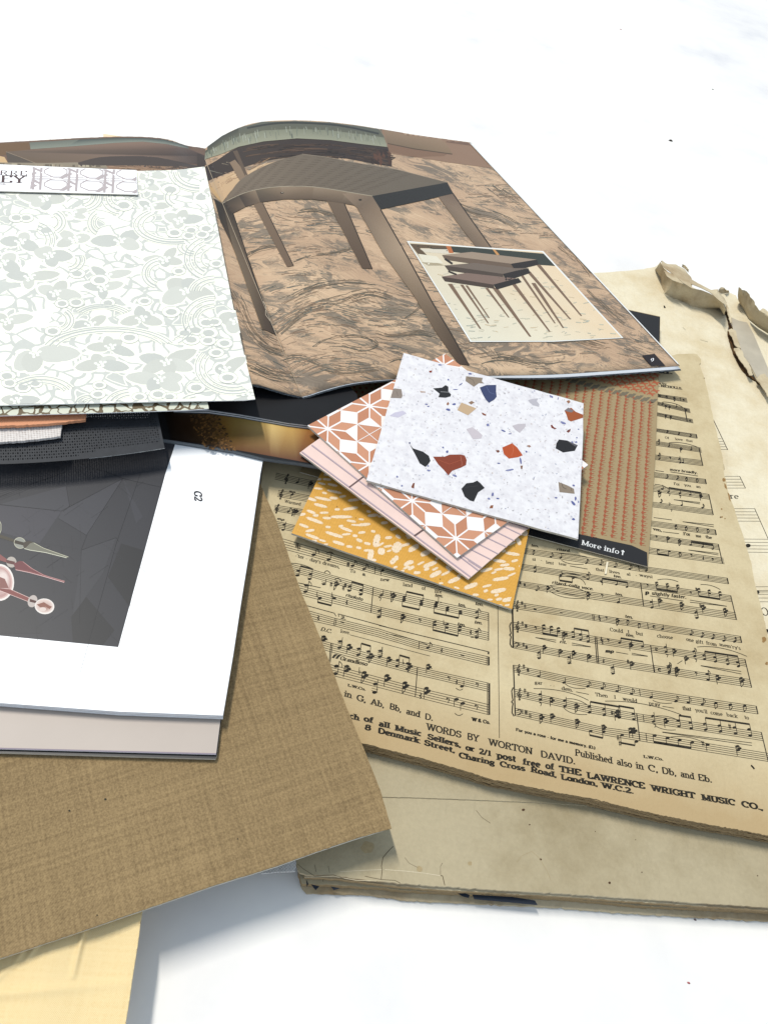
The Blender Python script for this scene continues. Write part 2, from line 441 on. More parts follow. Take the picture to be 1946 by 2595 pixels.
# ------------------------------------------------------------------ lettering (roman letters drawn with a broad pen, slab serifs)
def arc(cx, cy, rx, ry, a0, a1, n=10):
    return [(cx + rx * math.cos(math.radians(a0 + (a1 - a0) * i / n)), cy + ry * math.sin(math.radians(a0 + (a1 - a0) * i / n))) for i in range(n + 1)]
H_, X_ = 7.2, 4.8
def G():
    g = {}
    def d(ch, adv, strokes, ser=()): g[ch] = (adv, strokes, ser)
    # ser: (x, y) centre of a serif
    d('A', 7.2, [[(.8, 0), (3.4, H_)], [(3.4, H_), (6.2, 0)], [(1.8, 2.4), (5.2, 2.4)]], [(.8, 0), (6.2, 0)])
    d('B', 6.2, [[(1.2, 0), (1.2, H_)], [(1.2, H_), (3, H_)] + arc(3, 5.5, 2, 1.7, 90, -90) + [(1.2, 3.8)], [(3, 3.8)] + arc(3.2, 1.9, 2.3, 1.9, 90, -90) + [(1.2, 0)]])
    d('C', 6.8, [arc(3.8, 3.6, 3, 3.6, 50, 310, 16), [(5.9, 5.0), (5.9, 7)]])
    d('D', 7.0, [[(1.2, 0), (1.2, H_)], [(1.2, H_), (3, H_)] + arc(3, 3.6, 3.2, 3.6, 90, -90, 14) + [(1.2, 0)]])
    d('E', 6.2, [[(1.2, 0), (1.2, H_)], [(1.2, H_), (5.2, H_), (5.2, 5.6)], [(1.2, 3.7), (4, 3.7)], [(1.2, 0), (5.4, 0), (5.4, 1.7)]], [(1.2, 0)])
    d('F', 5.8, [[(1.2, 0), (1.2, H_)], [(1.2, H_), (5.2, H_), (5.2, 5.6)], [(1.2, 3.7), (4, 3.7)]], [(1.2, 0)])
    d('G', 7.2, [arc(3.8, 3.6, 3, 3.6, 50, 320, 16), [(6, 0.6), (6, 3)], [(5.9, 5.0), (5.9, 7)]], [(6, 3)])
    d('H', 7.4, [[(1.4, 0), (1.4, H_)], [(5.8, 0), (5.8, H_)], [(1.4, 3.7), (5.8, 3.7)]], [(1.4, 0), (5.8, 0), (1.4, H_), (5.8, H_)])
    d('I', 3.4, [[(1.7, 0), (1.7, H_)]], [(1.7, 0), (1.7, H_)])
    d('L', 6.0, [[(1.4, 0), (1.4, H_)], [(1.4, 0), (5.3, 0), (5.3, 1.8)]], [(1.4, H_)])
    d('M', 8.6, [[(1.2, 0), (1.2, H_)], [(1.2, H_), (4.2, .6)], [(4.2, .6), (7.2, H_)], [(7.2, H_), (7.2, 0)]], [(1.2, 0), (7.2, 0), (1.2, H_), (7.2, H_)])
    d('N', 7.4, [[(1.3, 0), (1.3, H_)], [(1.3, H_), (6, 0)], [(6, 0), (6, H_)]], [(1.3, 0), (6, H_), (1.2, H_)])
    d('O', 7.4, [arc(3.7, 3.6, 3, 3.6, 0, 360, 20)])
    d('P', 6.0, [[(1.3, 0), (1.3, H_)], [(1.3, H_), (3.2, H_)] + arc(3.2, 5.4, 2.1, 1.8, 90, -90) + [(1.3, 3.6)]], [(1.3, 0)])
    d('R', 6.8, [[(1.3, 0), (1.3, H_)], [(1.3, H_), (3.2, H_)] + arc(3.2, 5.4, 2.1, 1.8, 90, -90) + [(1.3, 3.6)], [(3.2, 3.6), (5.8, 0)]], [(1.3, 0), (5.9, 0)])
    d('S', 5.8, [arc(2.9, 5.4, 2, 1.7, 30, 270, 10) + arc(2.9, 1.9, 2.2, 1.9, 90, -150, 10), [(4.7, 5.6), (4.7, 7)], [(.9, .2), (.9, 1.8)]])
    d('T', 6.6, [[(3.3, 0), (3.3, H_)], [(.5, 5.6), (.5, H_), (6.1, H_), (6.1, 5.6)]], [(3.3, 0)])
    d('U', 7.0, [[(1.3, H_), (1.3, 2.5)] + arc(3.5, 2.5, 2.2, 2.5, 180, 360), [(5.7, 2.5), (5.7, H_)]], [(1.3, H_), (5.7, H_)])
    d('V', 7.0, [[(.8, H_), (3.5, 0)], [(3.5, 0), (6.2, H_)]], [(.8, H_), (6.2, H_)])
    d('W', 9.6, [[(.8, H_), (2.8, 0)], [(2.8, 0), (4.8, H_)], [(4.8, H_), (6.8, 0)], [(6.8, 0), (8.8, H_)]], [(.8, H_), (4.8, H_), (8.8, H_)])
    d('Y', 6.8, [[(.8, H_), (3.4, 3.4)], [(6, H_), (3.4, 3.4), (3.4, 0)]], [(.8, H_), (6, H_), (3.4, 0)])
    d('a', 5.2, [arc(2.3, 1.3, 1.5, 1.4, 0, 360), arc(2.3, 3.3, 1.6, 1.5, 150, 0, 6) + [(3.9, 3.2), (3.9, 0)]], [(4.3, 0)])
    d('b', 5.6, [[(1.2, 0), (1.2, H_)], arc(2.9, 2.4, 1.9, 2.4, 0, 360, 14)], [(1, H_)])
    d('c', 4.8, [arc(2.7, 2.4, 1.9, 2.4, 50, 310, 12)])
    d('d', 5.6, [[(4.4, 0), (4.4, H_)], arc(2.6, 2.4, 1.8, 2.4, 0, 360, 14)], [(4.2, H_), (4.7, 0)])
    d('e', 4.9, [[(.9, 2.6), (4.2, 2.6)], arc(2.6, 2.4, 1.8, 2.4, 5, 310, 14)])
    d('f', 3.9, [arc(3, 5.8, 1.3, 1.4, 60, 180, 6) + [(1.7, 0)], [(.5, X_), (3.3, X_)]], [(1.7, 0)])
    d('g', 5.3, [arc(2.4, 3.2, 1.5, 1.6, 0, 360, 12), arc(2.5, -.6, 1.9, 1.3, 0, 360, 12), [(3.6, 4.4), (4.8, 4.8)], [(1.6, 1.8), (1.4, .8), (3, .5)]])
    d('h', 5.9, [[(1.3, 0), (1.3, H_)], arc(3, 3.1, 1.6, 1.7, 170, 0, 8) + [(4.6, 0)]], [(1.3, 0), (4.6, 0), (1, H_)])
    d('i', 2.9, [[(1.4, 0), (1.4, X_)], [(1.4, 6.3), (1.4, 7.3)]], [(1.4, 0), (1.1, X_)])
    d('k', 5.8, [[(1.3, 0), (1.3, H_)], [(4.4, X_), (1.4, 2)], [(2.4, 2.8), (4.8, 0)]], [(1.3, 0), (4.8, 0), (1, H_), (4.4, X_)])
    d('l', 2.9, [[(1.4, 0), (1.4, H_)]], [(1.4, 0), (1.1, H_)])
    d('m', 8.6, [[(1.3, 0), (1.3, X_)], arc(2.7, 3.2, 1.4, 1.6, 170, 0, 8) + [(4.1, 0)], arc(5.6, 3.2, 1.4, 1.6, 170, 0, 8) + [(7, 0)]], [(1.3, 0), (4.1, 0), (7, 0), (1, X_)])
    d('n', 5.9, [[(1.3, 0), (1.3, X_)], arc(3, 3.1, 1.6, 1.7, 170, 0, 8) + [(4.6, 0)]], [(1.3, 0), (4.6, 0), (1, X_)])
    d('o', 5.2, [arc(2.6, 2.4, 1.9, 2.4, 0, 360, 16)])
    d('p', 5.7, [[(1.3, -2.2), (1.3, X_)], arc(3, 2.4, 1.9, 2.4, 0, 360, 14)], [(1.3, -2.2), (1, X_)])
    d('r', 4.4, [[(1.4, 0), (1.4, X_)], arc(3.0, 3.2, 1.5, 1.5, 170, 50, 5)], [(1.4, 0), (1.1, X_)])
    d('s', 4.4, [arc(2.2, 3.6, 1.4, 1.2, 30, 270, 8) + arc(2.2, 1.2, 1.5, 1.2, 90, -150, 8)])
    d('t', 3.8, [[(1.7, 6.4), (1.7, 1)] + arc(2.7, 1, 1, 1, 180, 300, 5), [(.6, X_), (3.3, X_)]])
    d('u', 5.9, [[(1.3, X_), (1.3, 1.6)] + arc(2.9, 1.6, 1.6, 1.6, 180, 360, 8), [(4.5, X_), (4.5, 0)]], [(1.1, X_), (4.9, 0)])
    d('v', 5.4, [[(.8, X_), (2.7, 0)], [(2.7, 0), (4.6, X_)]], [(.8, X_), (4.6, X_)])
    d('w', 7.6, [[(.8, X_), (2.4, 0)], [(2.4, 0), (3.8, X_)], [(3.8, X_), (5.2, 0)], [(5.2, 0), (6.8, X_)]], [(.8, X_), (3.8, X_), (6.8, X_)])
    d('y', 5.4, [[(.8, X_), (2.8, 0)], [(4.6, X_), (2.4, -1.6), (1.2, -2.1)]], [(.8, X_), (4.6, X_)])
    d('.', 2.2, [[(1.1, 0), (1.1, 1.0)]]); d(',', 2.2, [[(1.1, .9), (1.2, .2), (.7, -1.1)]])
    d('-', 3.4, [[(.7, 2.4), (2.7, 2.4)]]); d("'", 2, [[(1, 7), (.9, 5.4)]]); d('!', 2.4, [[(1.2, 2), (1.2, 7)], [(1.2, 0), (1.2, .8)]])
    d('(', 3, [arc(3.4, 3, 2.2, 4.4, 120, 240, 8)]); d(')', 3, [arc(-.4, 3, 2.2, 4.4, 60, -60, 8)])
    d('/', 4, [[(.6, -.6), (3.4, 7.4)]])
    d('1', 4.4, [[(1.2, 5.8), (2.4, 7), (2.4, 0)]], [(2.4, 0)])
    d('2', 5.4, [arc(2.6, 5.2, 1.9, 2, 160, -30, 8) + [(.8, 0)], [(.8, 0), (4.8, 0), (4.8, 1.4)]])
    d('8', 5.6, [arc(2.8, 5.4, 1.7, 1.7, 0, 360, 12), arc(2.8, 1.9, 2.1, 1.9, 0, 360, 14)])
    d('9', 5.4, [arc(2.7, 5, 1.8, 2.1, 0, 360, 12), [(4.5, 5), (4.2, 2), (2, 0)]])
    d('&', 6.4, [arc(2.6, 5.6, 1.4, 1.5, -60, 240, 10) + [(5.8, 0)], arc(2.6, 1.8, 2, 1.8, 120, 380, 10)])
    d('^', 5, [[(2.5, -.5), (2.5, 6.6)], [(.9, 4.8), (2.5, 6.8), (4.1, 4.8)]])
    d(' ', 3.2, [])
    return g
GL = G()
def text(ink, s, a, b, h, weight=1.0, up=None, col=(.02, .018, .014), serif=True, slant=0.0, thin=.5, track=0.0):
    """words whose baseline runs from a to b (photo pixels), capital height h, on the ink's own sheet"""
    weight *= ink.tk; thin = min(.95, thin * (1 + (ink.tk - 1) * 1.5))
    adv = sum(GL[ch][0] + track for ch in s) - track
    dx, dy = b[0] - a[0], b[1] - a[1]; L = math.hypot(dx, dy)
    if up is None:
        vx, vy = 1235 - a[0], -1245 - a[1]; l = math.hypot(vx, vy); up = (vx / l, vy / l)
    kx, ky = (dx / adv, dy / adv); uy = (up[0] * h / H_, up[1] * h / H_)
    T = lambda p, ox: (a[0] + (p[0] + ox + p[1] * slant) * kx + p[1] * uy[0], a[1] + (p[0] + ox + p[1] * slant) * ky + p[1] * uy[1])
    ox = 0.0
    for ch in s:
        ad, strokes, ser = GL[ch]
        for st in strokes:
            for i in range(len(st) - 1):
                p, q = st[i], st[i + 1]
                l = math.hypot(q[0] - p[0], q[1] - p[1])
                if l < 1e-6: continue
                ux, uy_ = (q[0] - p[0]) / l, (q[1] - p[1]) / l
                vert = abs(uy_) if ux * uy_ <= 0.02 else abs(uy_) * .75
                w = (thin + (1.25 - thin) * vert ** 1.5) * weight
                nx, ny = -uy_ * w / 2, ux * w / 2
                e = .12 * w
                p2 = (p[0] - ux * e, p[1] - uy_ * e); q2 = (q[0] + ux * e, q[1] + uy_ * e)
                ink.poly([T((p2[0] + nx, p2[1] + ny), ox), T((q2[0] + nx, q2[1] + ny), ox), T((q2[0] - nx, q2[1] - ny), ox), T((p2[0] - nx, p2[1] - ny), ox)], col)
        if serif:
            for x, y in ser:
                w = 1.25 * weight + .55; hh = .28 * weight
                ink.poly([T((x - w * .75, y - hh), ox), T((x + w * .75, y - hh), ox), T((x + w * .75, y + hh), ox), T((x - w * .75, y + hh), ox)], col)
        ox += ad + track

# ------------------------------------------------------------------ table
S = 3.0
tv = [(-S, -1.0, 0), (S, -1.0, 0), (S, 4.0, 0), (-S, 4.0, 0), (-S, -1.0, -.03), (S, -1.0, -.03), (S, 4.0, -.03), (-S, 4.0, -.03)]
tb = mesh('table_surface', tv, [(0, 1, 2, 3), (7, 6, 5, 4), (0, 4, 5, 1), (1, 5, 6, 2), (2, 6, 7, 3), (3, 7, 4, 0)], M['table'])
tagit(tb, kind='structure')
def speck(x, y, r, col, label, cat='crumb', flat=.5):
    w = P(x, y, 0); vs = []; fs = []
    n = 7
    for k in range(3):
        for i in range(n):
            a = 2 * math.pi * i / n
            rr = r * (1, .8, .1)[k] * random.uniform(.7, 1.2)
            vs.append(w + Vector((math.cos(a) * rr, math.sin(a) * rr * .6, r * flat * k / 2 + .0001)))
    for k in range(2):
        for i in range(n):
            j = (i + 1) % n; fs.append((k * n + i, k * n + j, k * n + n + j, k * n + n + i))
    fs.append(tuple(range(2 * n, 3 * n)))
    o = mesh('crumb', vs, fs, paper('crumb_' + str(int(x)), col, .9, .1, .3, 900))
    tagit(o, label, cat)
speck(1698, 357, .0026, (.03, .025, .02), 'largest dark crumb lying alone on the white table, upper right')
speck(1805, 227, .0014, (.10, .12, .09), 'small greenish crumb on the white table near the top right corner')
speck(1572, 75, .0013, (.30, .12, .12), 'tiny reddish crumb on the white table near the top edge of the photo')
speck(1744, 2491, .0006, (.35, .10, .10), 'tiny red crumb on the white table at the bottom right')
speck(1760, 2331, .0006, (.12, .08, .08), 'tiny dark crumb on the white table just below the old album edge')

# ------------------------------------------------------------------ old album under the sheet music
ZA = .0095
alb = thing('old_album', 'large worn old album with cracked paper edges lying under the song sheets', 'album', P(1300, 1900, 0))
fA = Flat(ZA)
cover_edge = subdiv([(748, 2172), (751, 2190), (760, 2212), (778, 2218), (845, 2219), (913, 2228), (1015, 2239), (1127, 2247), (1246, 2255), (1415, 2264), (1609, 2277), (1811, 2291), (2020, 2305)], 7, .8, False)
cov = cover_edge + [(2150, 1500), (1990, 1235), (1700, 960), (1240, 1020), (700, 1180), (690, 1700), (700, 2100)]
slab('cover_board', cov, fA, .0012, M['album_paper'], M['torn_paper'], alb)
# page block and lower cover, seen at the cracked bottom edge
blk = [(p[0] - (3 if i < 4 else 0), p[1] + 2) for i, p in enumerate(cover_edge)]
def band(name, pa, pb, za, zb, mat, cols=None):
    vs = [P(x, y, za) for x, y in pa] + [P(x, y, zb) for x, y in pb]; n = len(pa)
    return mesh(name, vs, [(i, i + n, i + n + 1, i + 1) for i in range(n - 1)], mat, alb)
base_edge = [(778, 2262), (850, 2266), (939, 2268), (1025, 2281), (1206, 2290), (1415, 2300), (1626, 2317), (2020, 2338)]
inner = [(782, 2240), (845, 2243), (939, 2248), (1030, 2257), (1206, 2266), (1415, 2276), (1626, 2296), (2020, 2314)]
slab('lower_cover', subdiv([(762, 2225), (766, 2250), (778, 2264)] + base_edge[1:], 8, .9, False) + [(2100, 1900), (1200, 1700), (780, 1900)], Flat(.0014), .0013, M['torn_paper'], M['torn_paper'], alb)
slab('page_block', subdiv([(757, 2215), (766, 2240)] + inner, 8, .7, False) + [(2100, 1900), (1200, 1700), (780, 1900)], Flat(.0046), .0030, M['album_paper'], M['old_edges'], alb)
slab('inner_board', subdiv([(772, 2222), (850, 2226), (915, 2234), (1015, 2247), (1127, 2256), (1415, 2272), (1811, 2299), (2020, 2312)], 8, .6, False) + [(2100, 1900), (1200, 1700), (780, 1900)], Flat(.0078), .0026, M['torn_paper'], M['old_edges'], alb)
nv = [(1158, 2268), (1176, 2265), (1190, 2272), (1188, 2277), (1180, 2275), (1168, 2272)]
for pl in ([(1158, 2263), (1172, 2262), (1190, 2268), (1187, 2276), (1170, 2271)], [(1196, 2267), (1300, 2273), (1355, 2282), (1362, 2294), (1300, 2288), (1202, 2279)],
           [(788, 2241), (810, 2246), (800, 2256)], [(838, 2246), (862, 2251), (846, 2256)], [(776, 2228), (782, 2240), (778, 2248)]):
    k1 = Ink(Flat(.0046), .00005); k1.poly(pl, (.012, .018, .03)); k1.build('navy_cloth_patch', M['print_matte'], alb)
# cracks, stains and tears on the cover
def each(name, surf, fn, items, parent, mat='print_tex'):
    for it_ in items:
        k_ = Ink(surf, .00005); fn(k_, it_); k_.build(name, M[mat], parent)
dk = c(96, 82, 58); K = .36166; pale = c(226, 212, 180)
each('crack', fA, lambda k_, i_: k_.line(Q(700, 2050, i_[0], K), i_[1], dk), [([(735, 495), (742, 430), (737, 400), (748, 340), (790, 290), (820, 262)], 1.6), ([(1150, 465), (1165, 470), (1180, 535)], 1.8), ([(1150, 460), (1150, 400), (1165, 378)], .8), ([(150, 385), (190, 420), (270, 470), (400, 462), (480, 490)], 1.2), ([(620, 470), (660, 480), (740, 495), (830, 500), (870, 520)], 1.2), ([(330, 490), (328, 510)], 1.5), ([(1400, 10), (1440, 60), (1500, 100)], .8), ([(900, 340), (930, 380), (990, 410)], .7), ([(270, 390), (280, 440)], 1.0), ([(365, 400), (375, 450)], 1.0)], alb)
each('torn_lip', fA, lambda k_, i_: k_.line(Q(700, 2050, i_[0], K), i_[1], pale), [([(760, 425), (900, 435), (1040, 450), (1150, 468)], 1.6), ([(450, 440), (600, 430), (740, 425)], 1.4), ([(200, 480), (400, 472), (560, 500), (700, 505)], 1.4)], alb)
each('stain', fA, lambda k_, i_: k_.ell(700 + i_[0] * K, 2050 + i_[1] * K, i_[2] * K, i_[3] * K, c(182, 162, 122), .4, 16, .2), [(640, 270, 42, 44), (1003, 420, 20, 20), (1356, 382, 15, 14)], alb)
each('speck', fA, lambda k_, i_: k_.ell(1246 + i_[0] * .42194, 2050 + i_[1] * .42194, i_[2] * .42, i_[2] * .36, c(84, 60, 38), 0, 8, .2), [(293, 303, 7), (226, 94, 5), (706, 444, 9), (900, 380, 4), (1594, 401, 4), (189, 5, 9), (620, 135, 3), (862, 185, 3)], alb)
each('crack', fA, lambda k_, i_: k_.line(Q(1246, 2050, i_), .8, c(180, 160, 122)), [[(150, 320), (180, 280), (240, 255), (280, 290), (330, 370), (355, 430)]], alb)

# pale loose leaf with music, a darker strip below it makes the crease line
leafS = Flat(.0104)
lf = thing('pale_music_leaf', 'large pale printed music leaf with torn corner lying between album cover and brown song sheets', 'music sheet', P(1600, 1200, 0))
slab('lower_strip', subdiv([(900, 2016), (960, 2019), (1100, 2023), (1300, 2031), (1420, 2037), (1700, 2058)], 8, .35, False) + [(2090, 2090), (2100, 1700), (1300, 1500), (900, 1700)], Flat(.0099), .0004, M['album_paper'], M['torn_paper'], alb)  # separate strip in the album paper colour, darker than the leaf
leaf_out = ([(960, 1800), (1400, 1960), (1700, 2020), (2090, 2070), (2120, 1500), (2010, 1160)]
            + subdiv([(1946, 1005), (1934, 982), (1898, 951), (1872, 920), (1858, 896), (1850, 872), (1843, 840), (1845, 822), (1842, 800), (1832, 768), (1822, 765)], 5, .8, False)
            + subdiv([(1790, 745), (1755, 728), (1700, 700), (1673, 664), (1659, 676), (1630, 682), (1600, 685), (1540, 690), (1500, 692)], 9, .4, False) + [(1430, 740), (1300, 900), (1000, 1150), (940, 1500)])
slab('leaf', leaf_out, leafS, .0005, M['pale_leaf'], M['torn_paper'], lf)
ink = Ink(leafS, .00005); BK = (.020, .018, .014)
E_ = .27125
def EQ(pts): return Q(1646, 1150, pts, E_)
for i in range(5):
    ink.line(EQ([(690, 210 + i * 27.5), (838 + i * 13, 210 + i * 27.5)]), .9, BK)
    ink.line(EQ([(700, 512 + i * 29), (980 + i * 12, 512 + i * 29.5)]), .9, BK)
    ink.line(EQ([(860, 796 + i * 30.5), (1300, 800 + i * 31)]), .9, BK)
    ink.line(EQ([(900, 1243 + i * 34.5), (1300, 1240 + i * 36)]), 1.0, BK)
    ink.line(EQ([(960, 1640 + i * 40), (1300, 1640 + i * 41)]), 1.0, BK)
    ink.line(Q(1246, 600, [(1320, 1213 + i * 16), (1377 + i * 9.4, 1213 + i * 16)]), .9, BK)
    ink.line(EQ([(1000, 2060 + i * 44), (1300, 2060 + i * 45)]), 1.0, BK)
ink.line(EQ([(838, 210), (892, 322)]), 1.5, BK); ink.line(EQ([(978, 512), (1106, 800)]), 1.5, BK)
ink.line(Q(1246, 600, [(1322, 1085), (1415, 1280)]), 1.6, BK)
for x, y, r in [(915, 858, 25), (1000, 1293, 24), (1100, 1655, 22)]:
    ink.ell(1646 + x * E_, 1150 + y * E_, r * E_, r * .72 * E_, BK, -.1)
ink.line(EQ([(1020, 1290), (1110, 1290)]), 1.2, BK)
text(ink, 're', EQ([(748, 417)])[0], EQ([(832, 420)])[0], 13, 1.0)
text(ink, 'Of', EQ([(1045, 1508)])[0], EQ([(1150, 1512)])[0], 20, 1.0)
ink.poly(Q(1596, 650, [(400, 588), (415, 590), (428, 618), (405, 620)], .21097), BK)
ink.line(Q(1596, 650, [(630, 850), (665, 885)], .21097), .5, c(150, 130, 95))
ink.line(Q(1596, 650, [(840, 1000), (930, 1025)], .21097), .5, c(170, 150, 112))
ink.build('music_print', M['ink'], lf)

# torn, curled spine corner of the album
K5 = .21097
def T5(pts): return Q(1596, 650, pts, K5)
def ruled(name, lo, hi, zlo, zhi, mat, parent, n=26, rows=5, bulge=0.0, jit=0.0, smooth=True, th=.00028):
    """curled paper: two outlines in photo pixels at their own heights, joined by a bent strip with thickness"""
    def res(pl, n):
        d = [0]
        for i in range(len(pl) - 1): d.append(d[-1] + math.dist(pl[i][:2], pl[i + 1][:2]))
        out = []
        for k in range(n):
            s_ = d[-1] * k / (n - 1); i = 0
            while i < len(pl) - 2 and d[i + 1] < s_: i += 1
            u = (s_ - d[i]) / max(1e-9, d[i + 1] - d[i])
            out.append(tuple(pl[i][j] + (pl[i + 1][j] - pl[i][j]) * u for j in range(len(pl[i]))))
        return out
    A, B = res(lo, n), res(hi, n); vs = []
    for r in range(rows):
        u = r / (rows - 1)
        for i in range(n):
            za = A[i][2] if len(A[i]) > 2 else zlo; zb = B[i][2] if len(B[i]) > 2 else zhi
            jx, jy = ((random.gauss(0, jit), random.gauss(0, jit)) if r == rows - 1 else (0, 0))
            a = P(A[i][0], A[i][1], za); b = P(B[i][0] + jx, B[i][1] + jy, zb)
            w = a.lerp(b, u); w.z += bulge * math.sin(math.pi * u)
            vs.append(w)
    fs = [(r * n + i, r * n + i + 1, (r + 1) * n + i + 1, (r + 1) * n + i) for r in range(rows - 1) for i in range(n - 1)]
    k = len(vs); vs2 = vs + [v - Vector((0, 0, th)) for v in vs]
    fs2 = fs + [tuple(i + k for i in f[::-1]) for f in fs]
    ring = [i for i in range(n)] + [r * n + n - 1 for r in range(1, rows)] + [(rows - 1) * n + i for i in range(n - 2, -1, -1)] + [r * n for r in range(rows - 2, 0, -1)]
    for i in range(len(ring)):
        a, b = ring[i], ring[(i + 1) % len(ring)]; fs2.append((b, a, a + k, b + k))
    return mesh(name, vs2, fs2, mat, parent, smooth=False)
sp = thing('torn_album_spine', 'torn curling paper spine of the old album with cracked flakes, at the right edge', 'spine', P(1800, 800, 0))
# ridge that rises toward the far edge, its near side in shade
ruled('curled_edge', T5([(300, 150), (365, 250), (375, 350), (420, 440), (520, 500), (640, 540), (740, 600), (860, 622), (1000, 625), (1085, 610), (1140, 700)]),
      T5([(362, 62), (375, 100), (420, 160), (520, 235), (640, 330), (740, 380), (860, 405), (960, 445), (1050, 500), (1110, 560), (1150, 640)]), .0108, .0245, M['torn_paper'], sp, 40, 7, -.002)
ruled('curled_flap', T5([(372, 95), (420, 140), (520, 215), (640, 320), (740, 380)]), T5([(366, 58), (420, 92), (540, 92), (650, 150), (715, 235)]), .0247, .0150, M['torn_paper'], sp, 18, 5, .002, .5)
ruled('torn_flake', T5([(405, 168), (440, 235), (510, 285), (640, 332)]), T5([(400, 165), (470, 190), (520, 215), (640, 325)]), .0252, .0256, M['torn_paper'], sp, 12, 2, 0, .6)
ruled('torn_flake', T5([(735, 330), (850, 375), (960, 430), (1060, 520), (1155, 590)]), T5([(720, 262), (850, 340), (960, 400), (1050, 395), (1150, 545)]), .0248, .0165, M['torn_paper'], sp, 16, 3, .001, .8)
ruled('torn_flake', T5([(620, 120), (660, 145), (700, 190)]), T5([(625, 98), (655, 98), (690, 150)]), .0150, .0165, M['torn_paper'], sp, 6, 3, .001, .6)
ruled('torn_flake', T5([(1060, 430), (1120, 440), (1190, 432)]), T5([(1058, 390), (1110, 368), (1160, 410)]), .0130, .0165, M['torn_paper'], sp, 6, 3, .001, .6)
slab('spine_leaf', subdiv(T5([(1110, 545), (1060, 430), (1190, 435), (1270, 465), (1320, 560), (1400, 700), (1460, 850), (1560, 1060), (1659, 1260), (1900, 1750)]), 6, .8, False) + T5([(1800, 1900), (1659, 1560), (1600, 1575), (1520, 1480), (1430, 1300), (1340, 1120), (1240, 850), (1160, 660)]), Flat(.0125), .0006, M['pale_leaf'], M['torn_paper'], sp)
slab('far_leaf', T5([(1330, 600), (1480, 800), (1700, 930), (2200, 1200), (2400, 2600), (1900, 1800), (1659, 1280), (1460, 860)]), Flat(.0110), .0006, M['pale_leaf'], M['torn_paper'], sp)
slab('spine_lining', T5([(1215, 730), (1300, 770), (1400, 790), (1480, 930), (1560, 1120), (1640, 1310), (1700, 1440), (1700, 1560), (1530, 1470), (1440, 1300), (1350, 1180), (1290, 990), (1235, 880)]), Flat(.0131), .0004, M['spine_strip'], M['torn_paper'], sp)
slab('shaded_gap', subdiv(T5([(1120, 570), (1160, 640), (1200, 760), (1230, 880), (1290, 1080), (1330, 1230), (1430, 1400), (1560, 1530), (1480, 1480), (1400, 1430), (1310, 1310), (1238, 1170), (1200, 1040), (1170, 930), (1185, 830), (1165, 740), (1130, 640)]), 6, .9), Flat(.0112), .0005, M['gap_shade'], M['gap_shade'], sp)  # crevice in the spine, the flakes' shadow painted in as dark brown
for out_ in ([(1145, 560), (1165, 580), (1190, 680), (1215, 780), (1200, 800), (1170, 690), (1150, 610)],
             [(1175, 880), (1215, 865), (1265, 890), (1280, 960), (1300, 1030), (1325, 1100), (1290, 1090), (1250, 1050), (1225, 965), (1195, 930)],
             [(1245, 1100), (1300, 1095), (1345, 1130), (1360, 1195), (1400, 1250), (1440, 1320), (1475, 1420), (1430, 1425), (1400, 1350), (1330, 1260), (1280, 1180)],
             [(1520, 1470), (1560, 1420), (1610, 1405), (1659, 1460), (1730, 1600), (1659, 1690), (1600, 1590)]):
    slab('torn_flake', subdiv(T5(out_), 4, .8), Flat(.0150), .0004, M['torn_paper'], M['torn_paper'], sp)
ruled('curled_edge', T5([(1320, 560), (1360, 640), (1430, 760), (1540, 850), (1700, 950), (1850, 1040)]), T5([(1302, 368), (1420, 440), (1480, 530), (1545, 640), (1700, 740), (1900, 880)]), .0122, .0280, M['torn_paper'], sp, 30, 6, -.002, 1.0)
ruled('torn_flake', T5([(1555, 650), (1659, 730), (1750, 800)]), T5([(1600, 620), (1640, 650), (1760, 760)]), .0275, .0285, M['torn_paper'], sp, 8, 3, .0008, .8)

# ------------------------------------------------------------------ brown song sheets (thick stack)
ZM = .0170
song = thing('song_sheet_stack', 'thick stack of brown aged song sheets printed with staves, lyrics and publisher lines', 'sheet music', P(1400, 1700, 0))
fM = Flat(ZM)
bot = Q(1246, 1650, [(-80, 745), (0, 770), (150, 800), (400, 850), (600, 885), (800, 935), (950, 970), (1150, 1012), (1350, 1050), (1500, 1075), (1659, 1107), (1900, 1150)])
bot = Q(600, 1650, [(560, 500), (740, 548), (900, 590), (1100, 640), (1350, 712)]) + bot[1:]
rgt = Q(1246, 600, [(1105, 706), (1180, 702), (1230, 705), (1255, 735), (1255, 755), (1245, 765), (1275, 850), (1300, 960), (1330, 1100), (1360, 1220), (1385, 1330), (1395, 1400)]) + \
      EQ([(690, 100), (693, 200), (712, 260), (725, 330), (760, 440), (775, 480), (800, 560), (840, 680), (880, 800), (915, 920), (950, 1030), (975, 1190), (1010, 1330), (1050, 1470), (1085, 1640), (1106, 1750), (1180, 2050)])
edge_b = subdiv(bot, 5, .7, False); edge_r = subdiv(rgt, 7, .5, False)
so = edge_b + [(2150, 2130)] + edge_r[::-1] + [(1500, 960), (1100, 1080), (668, 1165), (660, 1240), (700, 1500)]
slab('printed_sheet', so, fM, .0004, M['song_paper'], M['old_edges'], song)
lay = 9
for i in range(lay):                       # the sheets underneath, each a hair out of line
    z = ZM - .0005 - i * .00075
    d = 1.2 * math.sin(i * 2.1) + .3
    ob = [(x + random.gauss(0, .5), y + d + random.gauss(0, .6)) for x, y in subdiv(bot, 9, 0, False)]
    ob = [(proj(P(x, y, ZM) + Vector((0, 0, z - ZM)))) for x, y in ob]
    rr = [(proj(P(x + (1.0 if i % 2 else -1.5), y, ZM) + Vector((0, 0, z - ZM)))) for x, y in rgt]
    slab('sheet', ob + [(2150, 2150)] + rr[::-1] + [(1500, 970), (1100, 1090), (680, 1180), (670, 1240), (700, 1500)], Flat(z), .00068, M['old_edges'], M['old_edges'], song)

